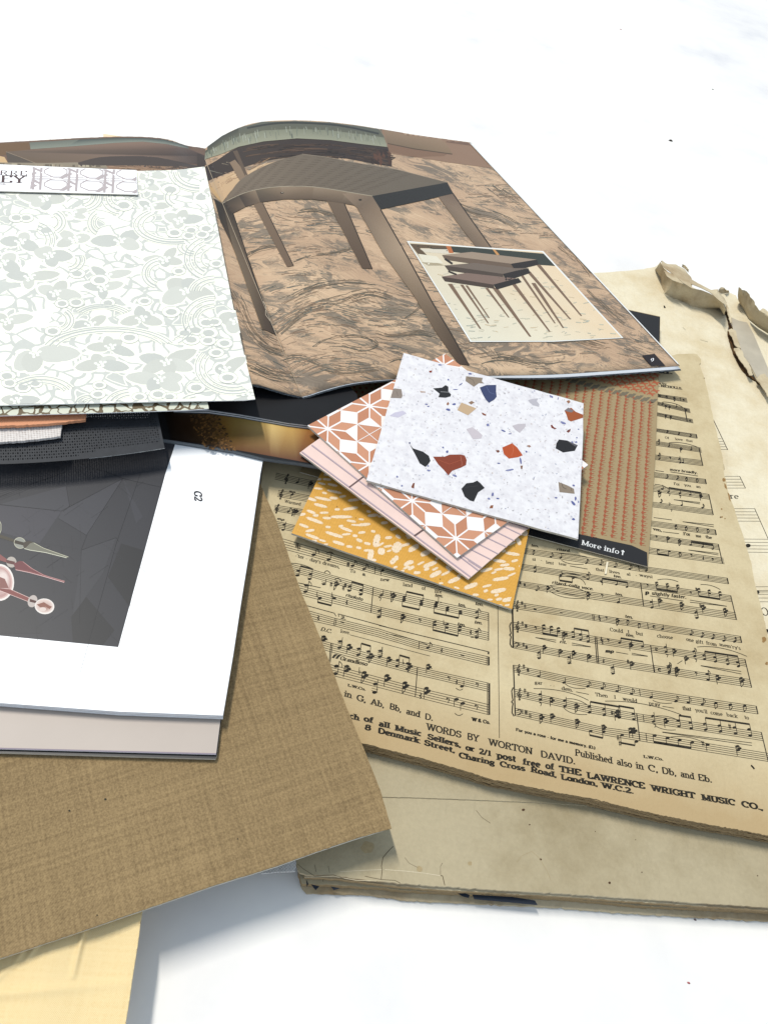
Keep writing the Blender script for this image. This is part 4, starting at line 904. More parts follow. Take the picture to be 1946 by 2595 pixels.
for pl in (Q(1270, 1350, [(960, 465), (1205, 508)], KP), Q(1270, 1650, [(1045, 570), (1225, 606)], KP), Q(1560, 1650, [(505, 600), (632, 621)], .23267), Q(1560, 1400, [(475, 608), (945, 680)], KP), Q(1640, 930, [(320, 1470), (705, 1528)], K8), Q(1640, 930, [(110, 1450), (230, 1468)], K8),
           EQ([(118, 728), (272, 746)]), EQ([(305, 634), (595, 663)]), EQ([(305, 634), (595, 682)]), EQ([(35, 595), (205, 618)]), EQ([(222, 428), (468, 455)]), EQ([(222, 428), (468, 468)]), EQ([(358, 898), (640, 930)]), EQ([(358, 898), (640, 945)]), EQ([(373, 1366), (718, 1424)]), EQ([(373, 1386), (718, 1424)]), EQ([(474, 1978), (852, 2033)]), EQ([(474, 1980), (855, 2057)]),
           Q(1560, 1650, [(505, 880), (1480, 1000)], .23267), Q(1560, 1650, [(505, 884), (1480, 1028)], .23267), Q(1270, 1350, [(475, 1468), (765, 1505)], KP), Q(1270, 1350, [(475, 1468), (765, 1535)], KP), Q(1270, 1350, [(985, 1545), (1250, 1598)], KP), Q(1270, 1350, [(985, 1572), (1250, 1600)], KP), Q(1560, 1400, [(0, 1395), (170, 1425)], KP), Q(1560, 1400, [(220, 1410), (445, 1453)], KP), Q(1560, 1400, [(220, 1432), (445, 1455)], KP), Q(1560, 1400, [(860, 1560), (930, 1515)], KP)):
    ink.line(pl, 1.1, BK)
for q_ in (Q(1270, 1350, [(840, 385), (950, 460), (1150, 440)], KP), Q(1270, 1350, [(680, 740), (950, 700), (1180, 830)], KP), Q(1270, 1350, [(680, 820), (850, 940), (1170, 918)], KP), Q(1270, 1350, [(700, 750), (760, 860), (1180, 885)], KP), Q(1270, 1350, [(840, 610), (1150, 600), (1175, 730)], KP), Q(1270, 1350, [(840, 575), (1050, 560), (1200, 640)], KP), Q(1270, 1350, [(750, 280), (980, 290), (1200, 340)], KP),
           Q(1560, 1400, [(580, 385), (720, 350), (870, 410)], KP), Q(1560, 1400, [(1185, 450), (1330, 440), (1460, 520)], KP), Q(1270, 1650, [(890, 455), (980, 540), (1180, 520)], KP), Q(1270, 1650, [(450, 525), (900, 520), (1220, 690)], KP), Q(1270, 1650, [(900, 670), (1060, 650), (1210, 760)], KP), Q(1270, 1650, [(870, 790), (960, 900), (1200, 888)], KP), Q(1270, 1650, [(1450, 700), (2000, 690), (2515, 890)], KP),
           Q(1560, 1650, [(400, 535), (480, 580), (610, 565)], .23267), Q(1560, 1650, [(420, 710), (540, 690), (660, 745)], .23267), Q(1560, 1650, [(430, 815), (520, 870), (650, 858)], .23267), Q(1560, 1650, [(570, 940), (800, 900), (1000, 1020)], .23267), EQ([(440, 1805), (650, 1780), (905, 1892)]), Q(1640, 930, [(300, 1062), (500, 1040), (710, 1128)], K8), Q(1640, 930, [(210, 490), (380, 490), (495, 568)], K8), Q(1640, 930, [(100, 1645), (220, 1650), (290, 1705)], K8)):
    slur(q_, 1.1)
ink.build('music_print', M['ink'], song)
# stains and tears along the right margin
each('stain', fM, lambda k_, i_: k_.ell(1646 + i_[0] * E_, 1150 + i_[1] * E_, i_[2] * E_, i_[3] * E_, c(158, 122, 74), -.3, 12, .3), ((690, 240, 14, 18), (705, 300, 9, 30), (740, 400, 9, 40), (1065, 1735, 22, 28), (1090, 1960, 14, 14), (670, 515, 7, 9), (672, 590, 8, 7), (700, 606, 7, 5)), song)
each('speck', fM, lambda k_, i_: k_.ell(1640 + i_[0] * K8, 930 + i_[1] * K8, i_[2] * K8, i_[2] * K8, c(120, 96, 64), 0, 8, .3), ((795, 157, 8), (1020, 2105, 12)), song)
pin = slab('paper_sliver', Q(1246, 1150, [(688, 648), (699, 650), (688, 720), (676, 722)]), Flat(.0176), .0003, M['pale_leaf'], M['torn_paper'])
tagit(pin, 'tiny white paper sliver lying on the staves below the black strip of the leaflet', 'paper scrap')

# ------------------------------------------------------------------ gold silk cloth, ribbed sample, linen board
def cloth(name, outline, zf, mat, parent=None, step=14, amp=.0006, sc=60, th=.0004):
    """thin fabric: outline in photo pixels, gently wrinkled, on a fine grid clipped to the outline"""
    from mathutils import noise as mn
    xs = [p[0] for p in outline]; ys = [p[1] for p in outline]
    vs = []; fs = []; idx = {}
    def vert(p):
        kx = (round(p[0], 1), round(p[1], 1))
        if kx not in idx:
            z = zf(*p); w = P(p[0], p[1], z)
            h = mn.noise(Vector((w.x * sc, w.y * sc * .4, 3))) * amp
            idx[kx] = len(vs); vs.append(P(p[0], p[1], z + h))
        return idx[kx]
    X0, Y0 = min(xs), min(ys); nx = int((max(xs) - X0) / step) + 1; ny = int((max(ys) - Y0) / step) + 1
    for i in range(nx):
        for j in range(ny):
            cell = [(X0 + i * step, Y0 + j * step), (X0 + (i + 1) * step, Y0 + j * step), (X0 + (i + 1) * step, Y0 + (j + 1) * step), (X0 + i * step, Y0 + (j + 1) * step)]
            pl = clip_poly(list(outline), cell)
            pl = [p for a_, p in enumerate(pl) if math.dist(p, pl[a_ - 1]) > .3]
            if len(pl) < 3: continue
            ids = []
            for p in pl:
                v_ = vert(p)
                if v_ not in ids: ids.append(v_)
            if len(ids) < 3: continue
            a, b, d = (vs[ids[k]] for k in (0, 1, 2))
            if (b - a).cross(d - a).z < 0: ids = ids[::-1]
            fs.append(tuple(ids))
    o = mesh(name, vs, fs, mat, parent, smooth=True)
    md = o.modifiers.new('thickness', 'SOLIDIFY'); md.thickness = th; md.offset = -1
    return o
g_out = [(-90, 2330), (362, 2210), (366, 2250), (362, 2308), (357, 2340), (350, 2395), (338, 2470), (328, 2540), (318, 2600), (308, 2680), (-140, 2720)]
def gold_z(x, y):                         # soft folds where the cloth comes out from under the board
    z = .0188
    for (ax, ay), (bx, by), h, w in (((214, 2355), (186, 2475), .0016, 7), ((100, 2385), (70, 2430), .0012, 6), ((60, 2405), (36, 2445), .0010, 6), ((0, 2520), (330, 2490), .0006, 14), ((-20, 2490), (30, 2450), .0008, 9)):
        L2 = (bx - ax) ** 2 + (by - ay) ** 2; u = max(0, min(1, ((x - ax) * (bx - ax) + (y - ay) * (by - ay)) / L2))
        d = math.hypot(x - ax - u * (bx - ax), y - ay - u * (by - ay)); z += h * (1 - u * .7) * math.exp(-(d / w) ** 2)
    return z
gold = cloth('gold_cloth', g_out, gold_z, M['gold'], None, 4, .0014, 60)
tagit(gold, 'shiny pale gold silk cloth with soft creases sticking out below the tan linen board', 'cloth')
rib = slab('fabric_sample', Q(600, 1650, [(150, 1335), (150, 1290), (300, 1240), (358, 1262), (357, 1300), (352, 1322), (240, 1326)]), Flat(.0100), .0012, M['stripe_cloth'], M['stripe_cloth'])
tagit(rib, 'small ribbed silver grey fabric sample between the linen board and the old album corner', 'fabric sample')

board = thing('linen_board', 'big tan linen covered board lying over the album, under the grey and white booklets', 'fabric board', P(600, 2000, 0))
b_right = [(640, 1175), (660, 1227), (701, 1319), (762, 1496), (815, 1622.6), (861.6, 1750), (912, 1873.6), (963, 2000), (992, 2099)]
b_bot = [(992, 2099), (940, 2113), (895, 2127), (802, 2158), (700, 2195), (548.5, 2241.6), (358.6, 2307), (240.5, 2348), (199, 2362), (0, 2428.5), (-120, 2470)]
fB = Flat(.0235)
slab('linen_face', subdiv(b_right, 14, .35, False)[:-1] + subdiv(b_bot, 10, .45, False) + [(-160, 1700), (-120, 1150), (300, 1100)], fB, .0005, M['linen'], M['linen'], board)
slab('cardboard_core', [proj(P(x, y, .0235) + Vector((0, 0, -.0006))) for x, y in b_right[:-1] + [(990, 2097)] + b_bot[1:] + [(-160, 1700), (-120, 1150), (300, 1100)]], Flat(.0229), .0010, M['card_core'], M['card_core'], board)
each('speck', fB, lambda k_, i_: k_.ell(i_[0] * .42194, 1750 + i_[1] * .42194, i_[2] * .4, i_[2] * .35, c(52, 48, 36), 0, 8, .3), ((635, 652, 8), (420, 722, 7), (1428, 892, 5), (585, 1350, 5)), board)

# ------------------------------------------------------------------ grey booklet and the white booklet with the lamp picture
gb = thing('grey_booklet', 'taupe grey booklet with dark edge band, lying on the linen board under the white booklet', 'booklet', P(300, 1850, .0235))
slab('cover', [(-90, 1895), (0, 1898), (548, 1912), (559, 1826), (600, 1500), (300, 1300), (-90, 1300)], Flat(.0262), .0004, M['grey_paper'], M['white_edge'], gb)
slab('back_cover', [(-90, 1903), (0, 1907), (547, 1923), (551, 1912), (600, 1500), (300, 1300), (-90, 1300)], Flat(.0254), .0010, M['black_card'], M['card_core'], gb)
kk = Ink(Flat(.0262), .00004); kk.line([(-80, 1894), (0, 1896.5), (548, 1910.5)], 3.5, c(150, 138, 150)); kk.build('edge_line', M['print_matte'], gb)
g2 = thing('white_booklet', 'thick white booklet open at a dark picture of glass lamp spikes, marked G2', 'booklet', P(350, 1500, .0262))
g_right = [(668, 1150), (666, 1168), (660, 1200), (650, 1272), (633, 1390), (612, 1521), (591, 1660), (567.5, 1800)]
fG = Flat(.0298)
slab('page', g_right + [(565, 1813), (300, 1803), (0, 1781), (-90, 1775), (-90, 1050), (500, 1080)], fG, .0003, M['white_gloss'], M['white_edge'], g2)
for i in range(7):
    dx, dy = random.uniform(-1, .8), 2.2 + i * 1.1 + random.uniform(-.6, .6)
    z = .0294 - i * .0004
    slab('page', [(x + dx, y) for x, y in g_right] + [(565 + dx, 1813 + dy), (300, 1802 + dy * 1.1), (0, 1780 + dy), (-90, 1774 + dy), (-90, 1050), (500, 1080)], Flat(z), .00030, M['white_gloss'] if i != 5 else M['black_gloss'], M['white_edge'] if i % 3 else M['book_edges'], g2)
gi = Ink(fG, .00004, .00002)
K1 = .42194
ph = [(450, 1100), (443, 1130), (420, 1200), (366, 1400), (300.4, 1639.7), (0, 1610.5), (-88, 1602), (-88, 1060), (440, 1060)]
gi.poly(ph, c(62, 62, 66)); gi.level = 1
def GQ(p): return Q(0, 1200, p)
gcl = c(60, 61, 64); gcd = c(52, 52, 54); gch = c(86, 87, 93)
for pl, col in (([(370, 230), (740, 30), (520, 370), (355, 270)], c(71, 71, 76)), ([(740, 30), (820, 300), (860, 260), (840, 160)], c(68, 68, 73)), ([(0, 185), (400, 75), (420, 195), (380, 228)], c(71, 71, 76)),
                ([(355, 270), (520, 372), (490, 455), (250, 420)], c(62, 62, 66)), ([(495, 460), (700, 385), (620, 600), (440, 850)], c(68, 68, 72)), ([(0, 190), (370, 228), (240, 420), (100, 380), (0, 350)], c(73, 72, 78)),
                ([(730, 420), (862, 460), (780, 800), (650, 620)], gcd), ([(520, 740), (690, 940), (620, 1030), (440, 1010), (430, 860)], gcd), ([(0, 700), (200, 800), (260, 960), (0, 960)], c(60, 60, 63)), ([(750, 60), (930, 120), (880, 290), (860, 260)], c(63, 63, 67))):
    gi.poly(GQ(pl), col)
gi.level = 2
dl = c(36, 37, 42)
for pl, w in (([(740, 30), (370, 225), (0, 185)], .9), ([(740, 30), (640, -10), (560, -30)], .9), ([(740, 30), (970, 82)], .9), ([(520, 372), (740, 30)], .9), ([(355, 270), (520, 370)], 1.0), ([(495, 458), (700, 385), (715, 410)], .9), ([(380, 228), (420, 195), (400, 75)], 1.1), ([(0, 140), (200, 60), (400, -10)], .9), ([(120, 135), (110, 20)], .8), ([(525, 370), (490, 460), (480, 900)], .7),
              ([(845, 0), (700, 420), (600, 780), (533, 1025)], 1.0)):
    gi.line(GQ(pl), w, dl)
for i in range(9):
    gi.line(GQ([(0, 160 - i * 12), (180, 90 - i * 10), (360, 30 - i * 9)]), .6, c(52, 52, 57))
for i in range(60):                       # wood grain strokes
    x, y = random.uniform(20, 820), random.uniform(60, 980)
    if x + y * .28 > 980: continue
    an = random.choice((1.45, 1.5, .7, -.6)); L = random.uniform(40, 150)
    gi.line(GQ([(x, y), (x + math.cos(an) * L, y + math.sin(an) * L)]), .6, random.choice((c(72, 72, 76), c(54, 54, 57))))
gi.level = 3
gi.line(GQ([(532, 1025), (484, 1193)]), .8, c(120, 120, 122))
# the printed glass lamp
pk_d, pk_m, pk_l, wh, sm = c(96, 56, 54), c(140, 84, 82), c(214, 180, 172), c(240, 232, 224), c(122, 120, 106)
def GZ(p): return Q(0, 1250, p, .18083)
gi.poly(GZ([(0, 575), (220, 650), (220, 690), (0, 625)]), c(74, 68, 56))
gi.ell(285 * .18083, 1250 + 697 * .18083, 15, 14, c(150, 150, 140), .5, 18); gi.poly(GZ([(200, 650), (345, 690), (330, 730), (200, 700)]), c(60, 52, 42)); gi.ell(285 * .18083, 1250 + 697 * .18083, 15, 13.5, c(206, 202, 178), .5, 18, 0, 1.2)
gi.poly(GZ([(325, 720), (350, 680), (420, 668), (490, 695), (620, 770), (965, 895), (930, 905), (640, 830), (430, 798), (345, 775)]), sm); gi.poly(GZ([(325, 720), (350, 680), (420, 668), (470, 690), (430, 700), (370, 760), (345, 775)]), c(72, 64, 54))
gi.line(GZ([(480, 695), (620, 770), (760, 820), (965, 893)]), 1.0, c(220, 216, 188)); gi.line(GZ([(345, 775), (430, 798), (640, 830), (800, 870), (940, 905)]), 1.5, c(224, 222, 200))
gi.poly(GZ([(0, 850), (110, 930), (100, 970), (0, 940)]), pk_m); gi.ell(30, 1250 + 965 * .18083, 13, 14, c(184, 174, 164), -.2, 16); gi.poly(GZ([(90, 930), (220, 960), (200, 1000), (100, 980)]), pk_d)
gi.ell(0 * .18, 1250 + 1250 * .18083, 37, 47, wh, 0, 26); gi.ell(0, 1250 + 1250 * .18083, 33, 42, pk_l, 0, 26)
for k_ in range(6): gi.ell(-2 + k_ * 2.2, 1250 + 1250 * .18083 - k_ * 2.4, 31 - k_ * 4.2, 39 - k_ * 5.4, tuple(a_ + (b_ - a_) * k_ / 5 for a_, b_ in zip(c(190, 150, 144), c(232, 214, 206))), 0, 24)
gi.poly(GZ([(0, 1170), (75, 1200), (130, 1330), (0, 1330)]), c(140, 92, 86))
gi.poly(GZ([(195, 985), (285, 948), (320, 955), (460, 1060), (620, 1150), (915, 1235), (905, 1250), (640, 1170), (420, 1110), (225, 1070)]), pk_m)
gi.poly(GZ([(195, 985), (285, 948), (330, 965), (420, 1050), (700, 1170), (420, 1090), (225, 1060)]), c(116, 62, 66)); gi.line(GZ([(225, 1072), (420, 1112), (640, 1172), (905, 1250)]), 1.3, c(236, 200, 196)); gi.line(GZ([(325, 957), (460, 1058), (620, 1148), (915, 1233)]), .8, c(222, 170, 166))
gi.poly(GZ([(0, 1330), (160, 1350), (430, 1470), (410, 1520), (150, 1420), (0, 1360)]), c(134, 74, 70)); gi.line(GZ([(160, 1350), (430, 1470)]), 1.1, c(236, 206, 196)); gi.line(GZ([(0, 1362), (150, 1420), (410, 1522)]), 1.1, c(236, 206, 196))
gi.ell(462 * .18083, 1250 + 1513 * .18083, 12, 16, c(196, 184, 176), .35, 16); gi.poly(GZ([(425, 1480), (520, 1510), (505, 1540), (420, 1520)]), c(80, 44, 40))
gi.ell(630 * .18083, 1250 + 1585 * .18083, 25, 20, wh, .1, 22); [gi.ell(628 * .18083 + k_ * .6, 1250 + 1580 * .18083 + k_ * 1.0, 22 - k_ * 3.4, 17 - k_ * 2.6, tuple(a_ + (b_ - a_) * k_ / 5 for a_, b_ in zip(c(226, 206, 196), c(176, 138, 126))), .1, 22) for k_ in range(6)]; gi.poly(GZ([(520, 1560), (620, 1525), (690, 1570), (735, 1590), (700, 1625), (650, 1590), (570, 1600)]), c(142, 92, 78)); gi.ell(605 * .18083, 1250 + 1625 * .18083, 9, 5, c(226, 208, 198), 0, 12)
gi.line(GZ([(0, 390), (20, 430), (20, 520), (0, 570)]), 1.6, c(200, 198, 170))
text(gi, 'G2', (492.8, 1243), (494.6, 1268), 18.5, 1.6, up=(.985, .16), serif=False, thin=.9, col=(.03, .03, .035))
gi.build('lamp_picture', M['print_gloss'], g2)

# ------------------------------------------------------------------ brown-gold magazine and black magazine
bm = thing('gold_brown_magazine', 'glossy magazine with golden brown close-up photo on its page, under the black magazine', 'magazine', P(600, 1120, .0298))
fBr = Flat(.0322)
bb = [(380, 1104), (411, 1112), (500, 1126), (591, 1141), (669, 1160), (760, 1172), (880, 1195)]
slab('page', bb + [(900, 1050), (380, 1020)], fBr, .0002, M['black_gloss'], M['mag_edges'], bm)
slab('page_block', [(x - 1, y + 1.2) for x, y in bb] + [(900, 1050), (380, 1020)], Flat(.0319), .0020, M['mag_edges'], M['mag_edges'], bm)
bi = Ink(fBr, .00004, .00002)
def BQ(p): return Q(500, 750, p)
cols_ = [(-200, c(28, 18, 12)), (-60, c(58, 38, 20)), (60, c(84, 58, 30)), (150, c(140, 104, 44)), (240, c(150, 124, 62)), (400, c(176, 148, 84)), (450, c(236, 202, 128)), (560, c(214, 172, 96)), (680, c(170, 112, 50)), (800, c(120, 76, 34))]
bot_c = [c(16, 10, 8), c(40, 26, 14), c(52, 34, 16), c(96, 62, 24), c(104, 68, 40), c(112, 74, 50), c(112, 76, 52), c(104, 68, 48), c(86, 54, 38), c(60, 38, 28)]
for i in range(len(cols_) - 1):
    x0, c0 = cols_[i]; x1, c1 = cols_[i + 1]
    yt = lambda x: 690 + x * .13; yb = lambda x: 882 + max(0, x) * .18 + min(0, x) * .1
    q_ = BQ([(x0, yt(x0)), (x1, yt(x1)), (x1 + 40, yb(x1 + 40)), (x0 + 40, yb(x0 + 40))])
    bi.poly(q_, cols=[c0, c1, bot_c[i + 1], bot_c[i]])
bi.level = 1
for _ in range(420):                       # knobbly texture of the photo's subject
    u, v_ = random.random(), random.random()
    x = -70 + u * 190 + v_ * 120; y = 700 + v_ * 215 + x * .05
    if x > 120 + v_ * 110: continue
    k_ = .5 + .9 * random.random()
    bi.ell(*BQ([(x, y)])[0], random.uniform(2, 4.5) , random.uniform(1.2, 2.6), c(min(255, 96 * k_), 68 * k_, 36 * k_), random.uniform(-.8, .8), 8, .2)
bi.build('photo_print', M['print_gloss'], bm)
blk_ = thing('black_magazine', 'magazine with plain black glossy page and grey page edges under the furniture magazine', 'magazine', P(650, 1060, .0322))
fK = Flat(.0345)
kb = Q(500, 750, [(-140, 676), (70, 683), (250, 708), (400, 735), (540, 760), (680, 777), (820, 795), (980, 820)])
slab('page', kb + [(905, 1000), (850, 940), (400, 960)], fK, .0002, M['black_gloss'], M['mag_edges'], blk_)
for i in range(4):
    slab('page', [(x, y + 1.6 + i * 2.4) for x, y in kb] + [(905, 1004), (850, 940), (400, 960)], Flat(.0342 - i * .0005), .00045, M['mag_edges'], M['mag_edges'] if i % 2 else M['book_edges'], blk_)

# ------------------------------------------------------------------ orange and tan leaflet
ZL = .0190
lfl = thing('houndstooth_leaflet', 'tan leaflet with rows of orange houndstooth print and black strip reading More info', 'leaflet', P(1500, 1200, .017))
fL = Flat(ZL)
out_l = [(1672, 802), (1671, 870), (1668, 950), (1660, 1150), (1650, 1320), (1640, 1436), (1345, 1358), (1030, 1272), (760, 1196), (800, 1120), (838, 1045), (868, 985), (930, 880), (1200, 700)]
slab('sheet', out_l, fL, .0004, M['kraft'], M['card_core'], lfl)
li = Ink(fL, .00004, .00002)
bl = (.012, .012, .013)
# black strips, bottom and top, and the dark left margin
O_ = P(1640, 1436, ZL); eu = (P(1345, 1358, ZL) - O_).normalized(); ev = (P(1671, 870, ZL) - O_).normalized()
def LP(u, v_): return proj(O_ + eu * u + ev * v_)
wpx = lambda x, y: ((P(x, y, ZL) - O_))
li.poly([(1640, 1435.5), (1345, 1357.5), (1030, 1271.5), (1040, 1240), (1342, 1334), (1466, 1353), (1600, 1382), (1639, 1400)], bl)
li.poly([(1671.5, 803), (1670, 880), (1560, 850), (1200, 701)], bl)
li.poly([(838, 1045), (868, 985), (880, 962), (888, 964), (874, 990), (846, 1048)], c(74, 68, 76))
li.level = 1
ex = M  # (keeps names short below)
og = c(168, 90, 58); og2 = c(180, 98, 64); gy = c(122, 112, 92)
mot = [(a_ * .60, b_) for a_, b_ in [(.02, .0), (.20, .05), (.30, .22), (.52, .30), (.70, .18), (.76, .26), (.62, .42), (.42, .50), (.30, .56), (.34, .78), (.20, .98), (.04, .86), (-.04, .62), (-.16, .50), (-.02, .34)]]
tongue = [(.10, .66), (.36, .74), (.62, .66), (.60, .72), (.40, .80), (.12, .78)]
pu = math.dist(tuple(O_), tuple(P(1615, 1429, ZL))); pv = math.dist(tuple(O_), tuple(P(1639.3, 1423.5, ZL)))
upper = [(1670, 870), (1668, 1016), (1560, 985), (1450, 965), (1360, 972), (1100, 960), (1100, 880), (1300, 850)]
lower = [(1668, 1016), (1668, 950), (1641, 1395), (1600, 1378), (1466, 1351), (1342, 1332), (1100, 1250), (1200, 965), (1360, 969), (1450, 966), (1560, 986)]
def inside(p, poly):
    r = False; n = len(poly)
    for i in range(n):
        a, b = poly[i], poly[(i + 1) % n]
        if (a[1] > p[1]) != (b[1] > p[1]) and p[0] < (b[0] - a[0]) * (p[1] - a[1]) / (b[1] - a[1]) + a[0]: r = not r
    return r
low2 = [(1667, 1018), (1641, 1395), (1600, 1378), (1466, 1351), (1342, 1332), (1100, 1262), (1130, 985), (1330, 964), (1445, 968), (1560, 992)]
up2 = [(1670, 880), (1667, 1012), (1560, 980), (1445, 955), (1350, 950), (1300, 940)]
for iu in range(0, 26):
    for iv in range(2, 62):
        u0 = iu * pu + .0006; v0 = iv * pv
        ctr = LP(u0 + .3 * pu, v0 + .5 * pv)
        if inside(ctr, low2):
            jx = random.uniform(-.05, .05)
            li.poly([LP(u0 + (.75 - a_ + jx) * pu, v0 + (1 - b_) * pv * 1.02) for a_, b_ in mot], og)
            li.poly([LP(u0 + (.75 - a_ + jx) * pu, v0 + (1 - b_) * pv * 1.02) for a_, b_ in tongue], og)
for iu in range(0, 20):
    for iv in range(24, 56):
        u0 = iu * pu * 1.0 + (.5 * pu if iv % 2 else 0); v0 = iv * pv * 1.32
        ctr = LP(u0 + .3 * pu, v0 + .5 * pv)
        if inside(ctr, up2):
            d = [(.0, .1), (.25, .05), (.45, .3), (.85, .15), (.95, .25), (.6, .55), (.7, .85), (.5, .95), (.35, .65), (.05, .7), (-.15, .95), (-.2, .8), (.05, .45)]
            li.poly([LP(u0 + (.6 - a_) * pu * 1.0, v0 + (1 - b_) * pv * 1.45) for a_, b_ in d], og2)
# small dotted area near the left margin
for iu in range(16):
    for iv in range(9):
        x = 862 + iu * 15 + iv * -9; y = 968 + iv * 10.5 + iu * 1.0
        if x > 850 + (1045 - y) * .5 and x < 1080 and y > 950:
            li.ell(x, y, 3.6, 2.9, og, random.random(), 7, .35)
# grey slanting thread line
for i in range(26):
    x = 1440 + i * 9.0; y = 962 + i * 2.3 + (1.6 if i % 2 else -1.6)
    if x < 1664: li.poly([(x - 9, y + 4), (x + 2, y - 5), (x + 10, y - 4), (x - 1, y + 6)], gy)
li.level = 2
text(li, 'More info', Q(1246, 1150, [(537, 545)])[0], Q(1246, 1150, [(762, 602)])[0], 11.5, 1.0, up=(.14, -.99), col=(.62, .62, .60))
text(li, '^', Q(1246, 1150, [(770, 602)])[0], Q(1246, 1150, [(796, 609)])[0], 11.5, 1.1, up=(.14, -.99), col=(.62, .62, .60), serif=False)
li.build('leaflet_print', M['print_matte'], lfl)

# ------------------------------------------------------------------ pattern swatch cards
def zt(x, y): return .0330 + (1180 - y) * 2.4e-5 - (x - 1000) * 1.0e-5
yel = thing('swatch_card', 'yellow swatch card with cream woven dashes, lowest of the fanned swatch cards', 'swatch card', P(1000, 1400, .02), 'fanned pattern swatch cards')
fY = Tilt((739, 1351, .0222), (1297, 1543, .0195), (1341, 1340, .0218))
oy = [(739, 1351), (760, 1307), (816, 1193), (900, 1100), (1370, 1240), (1341, 1340), (1297, 1543.5)]
yc = subdiv(oy, 30, .3)
t_yel = Ink(fY, .00003, .00002)
slab('card', yc, fY, .0011, M['jacquard'], M['card_core'], yel, cols=c(226, 168, 68))
dash = [(595, 215, 60, 14, .1), (550, 250, 55, 12, .25), (640, 262, 70, 15, .2), (655, 318, 105, 15, .2), (520, 292, 60, 12, .1), (560, 378, 120, 17, .2), (820, 388, 85, 17, -.1), (540, 435, 95, 18, .25), (790, 460, 105, 18, -.15), (460, 488, 65, 17, .35), (715, 530, 150, 19, .0), (980, 517, 75, 19, -.1), (490, 560, 125, 20, .35), (905, 595, 90, 19, -.1), (1075, 580, 50, 17, -.1), (400, 605, 70, 17, .35), (755, 635, 90, 18, .35), (885, 662, 52, 16, -.1), (1155, 630, 55, 18, -.3), (655, 680, 130, 20, .3), (470, 695, 100, 18, .35), (865, 728, 45, 20, .4), (1110, 705, 50, 19, -.1), (690, 750, 85, 20, .3), (860, 790, 38, 16, .2), (1190, 780, 45, 40, -.5), (1320, 800, 80, 22, -.45), (960, 850, 40, 70, .2), (1050, 820, 50, 42, .1), (1010, 730, 45, 80, .25), (1420, 840, 70, 24, -.4), (1150, 900, 55, 30, -.8), (1270, 920, 60, 24, -.6), (1455, 930, 95, 26, -.4), (1300, 960, 50, 20, -.5), (1500, 1015, 80, 26, -.4), (1620, 950, 50, 28, -.2), (1350, 1000, 50, 18, -.1), (1270, 690, 30, 14, .2)]
k3 = .3014
wv = c(246, 222, 186)
def dashes(lst, ox, oyy):
    for x, y, l, w, a in lst:
        cx_, cy_ = ox + x * k3, oyy + y * k3; rx, ry = l * k3 * .58, w * k3 * .66
        n = 30; pts = []
        for i in range(n):
            t_ = 2 * math.pi * i / n; k_ = 1 + (.13 if i % 2 else -.07)
            e = (abs(math.cos(t_)) ** .7 * math.copysign(1, math.cos(t_)) * rx * k_, abs(math.sin(t_)) ** .8 * math.copysign(1, math.sin(t_)) * ry * k_)
            pts.append((cx_ + e[0] * math.cos(a) - e[1] * math.sin(a), cy_ + e[0] * math.sin(a) + e[1] * math.cos(a)))
        t_yel.poly(pts, wv)
t_yel.clip = [(739, 1351), (816, 1193), (1370, 1230), (1341, 1340), (1297, 1543.5)]
dashes(dash, 650, 1150)
random.seed(3)
taken = [(650 + d_[0] * k3, 1150 + d_[1] * k3) for d_ in dash]
dash2 = [(20, 620, 80, 55, -.9), (160, 620, 80, 24, -.5), (255, 665, 70, 24, -.45), (15, 710, 30, 30, 0), (125, 750, 60, 24, -.3), (300, 765, 100, 24, -.4), (100, 790, 50, 16, -.4), (350, 840, 75, 26, -.4), (180, 830, 30, 14, 0), (470, 800, 45, 22, -.3), (500, 895, 95, 26, -.4), (640, 945, 100, 28, -.35), (880, 735, 90, 20, .15), (770, 810, 90, 20, -.25), (960, 800, 80, 22, .05), (990, 675, 100, 20, .15), (1040, 570, 30, 50, -.4), (1090, 500, 45, 35, .3), (890, 885, 115, 22, -.15), (870, 985, 110, 26, -.2), (1040, 960, 40, 22, -.3), (950, 1060, 80, 26, -.2), (680, 1020, 45, 16, 0), (1075, 740, 30, 12, -.2), (800, 1060, 40, 12, 0), (520, 960, 40, 12, .3), (30, 530, 40, 20, .5), (120, 540, 30, 12, 0), (960, 1105, 60, 14, -.1)]
dashes(dash2, 1000, 1200)
taken += [(1000 + d_[0] * k3, 1200 + d_[1] * k3) for d_ in dash2]
for _ in range(500):
    x, y = random.uniform(745, 1335), random.uniform(1200, 1540)
    if all(math.hypot((x - a_) * .55, y - b_) > 10.5 for a_, b_ in taken):
        taken.append((x, y)); dashes([(x / k3, y / k3, random.uniform(30, 70), random.uniform(12, 18), random.uniform(-.2, .3) if x < 950 else random.uniform(-.5, -.1))], 0, 0)
t_yel.level = 1
for _ in range(22): t_yel.ell(random.uniform(760, 1290), random.uniform(1230, 1500), 1.2, 1.8, c(110, 74, 30), .3, 6, .3)
t_yel.build('woven_pattern', M['jacquard'], yel)

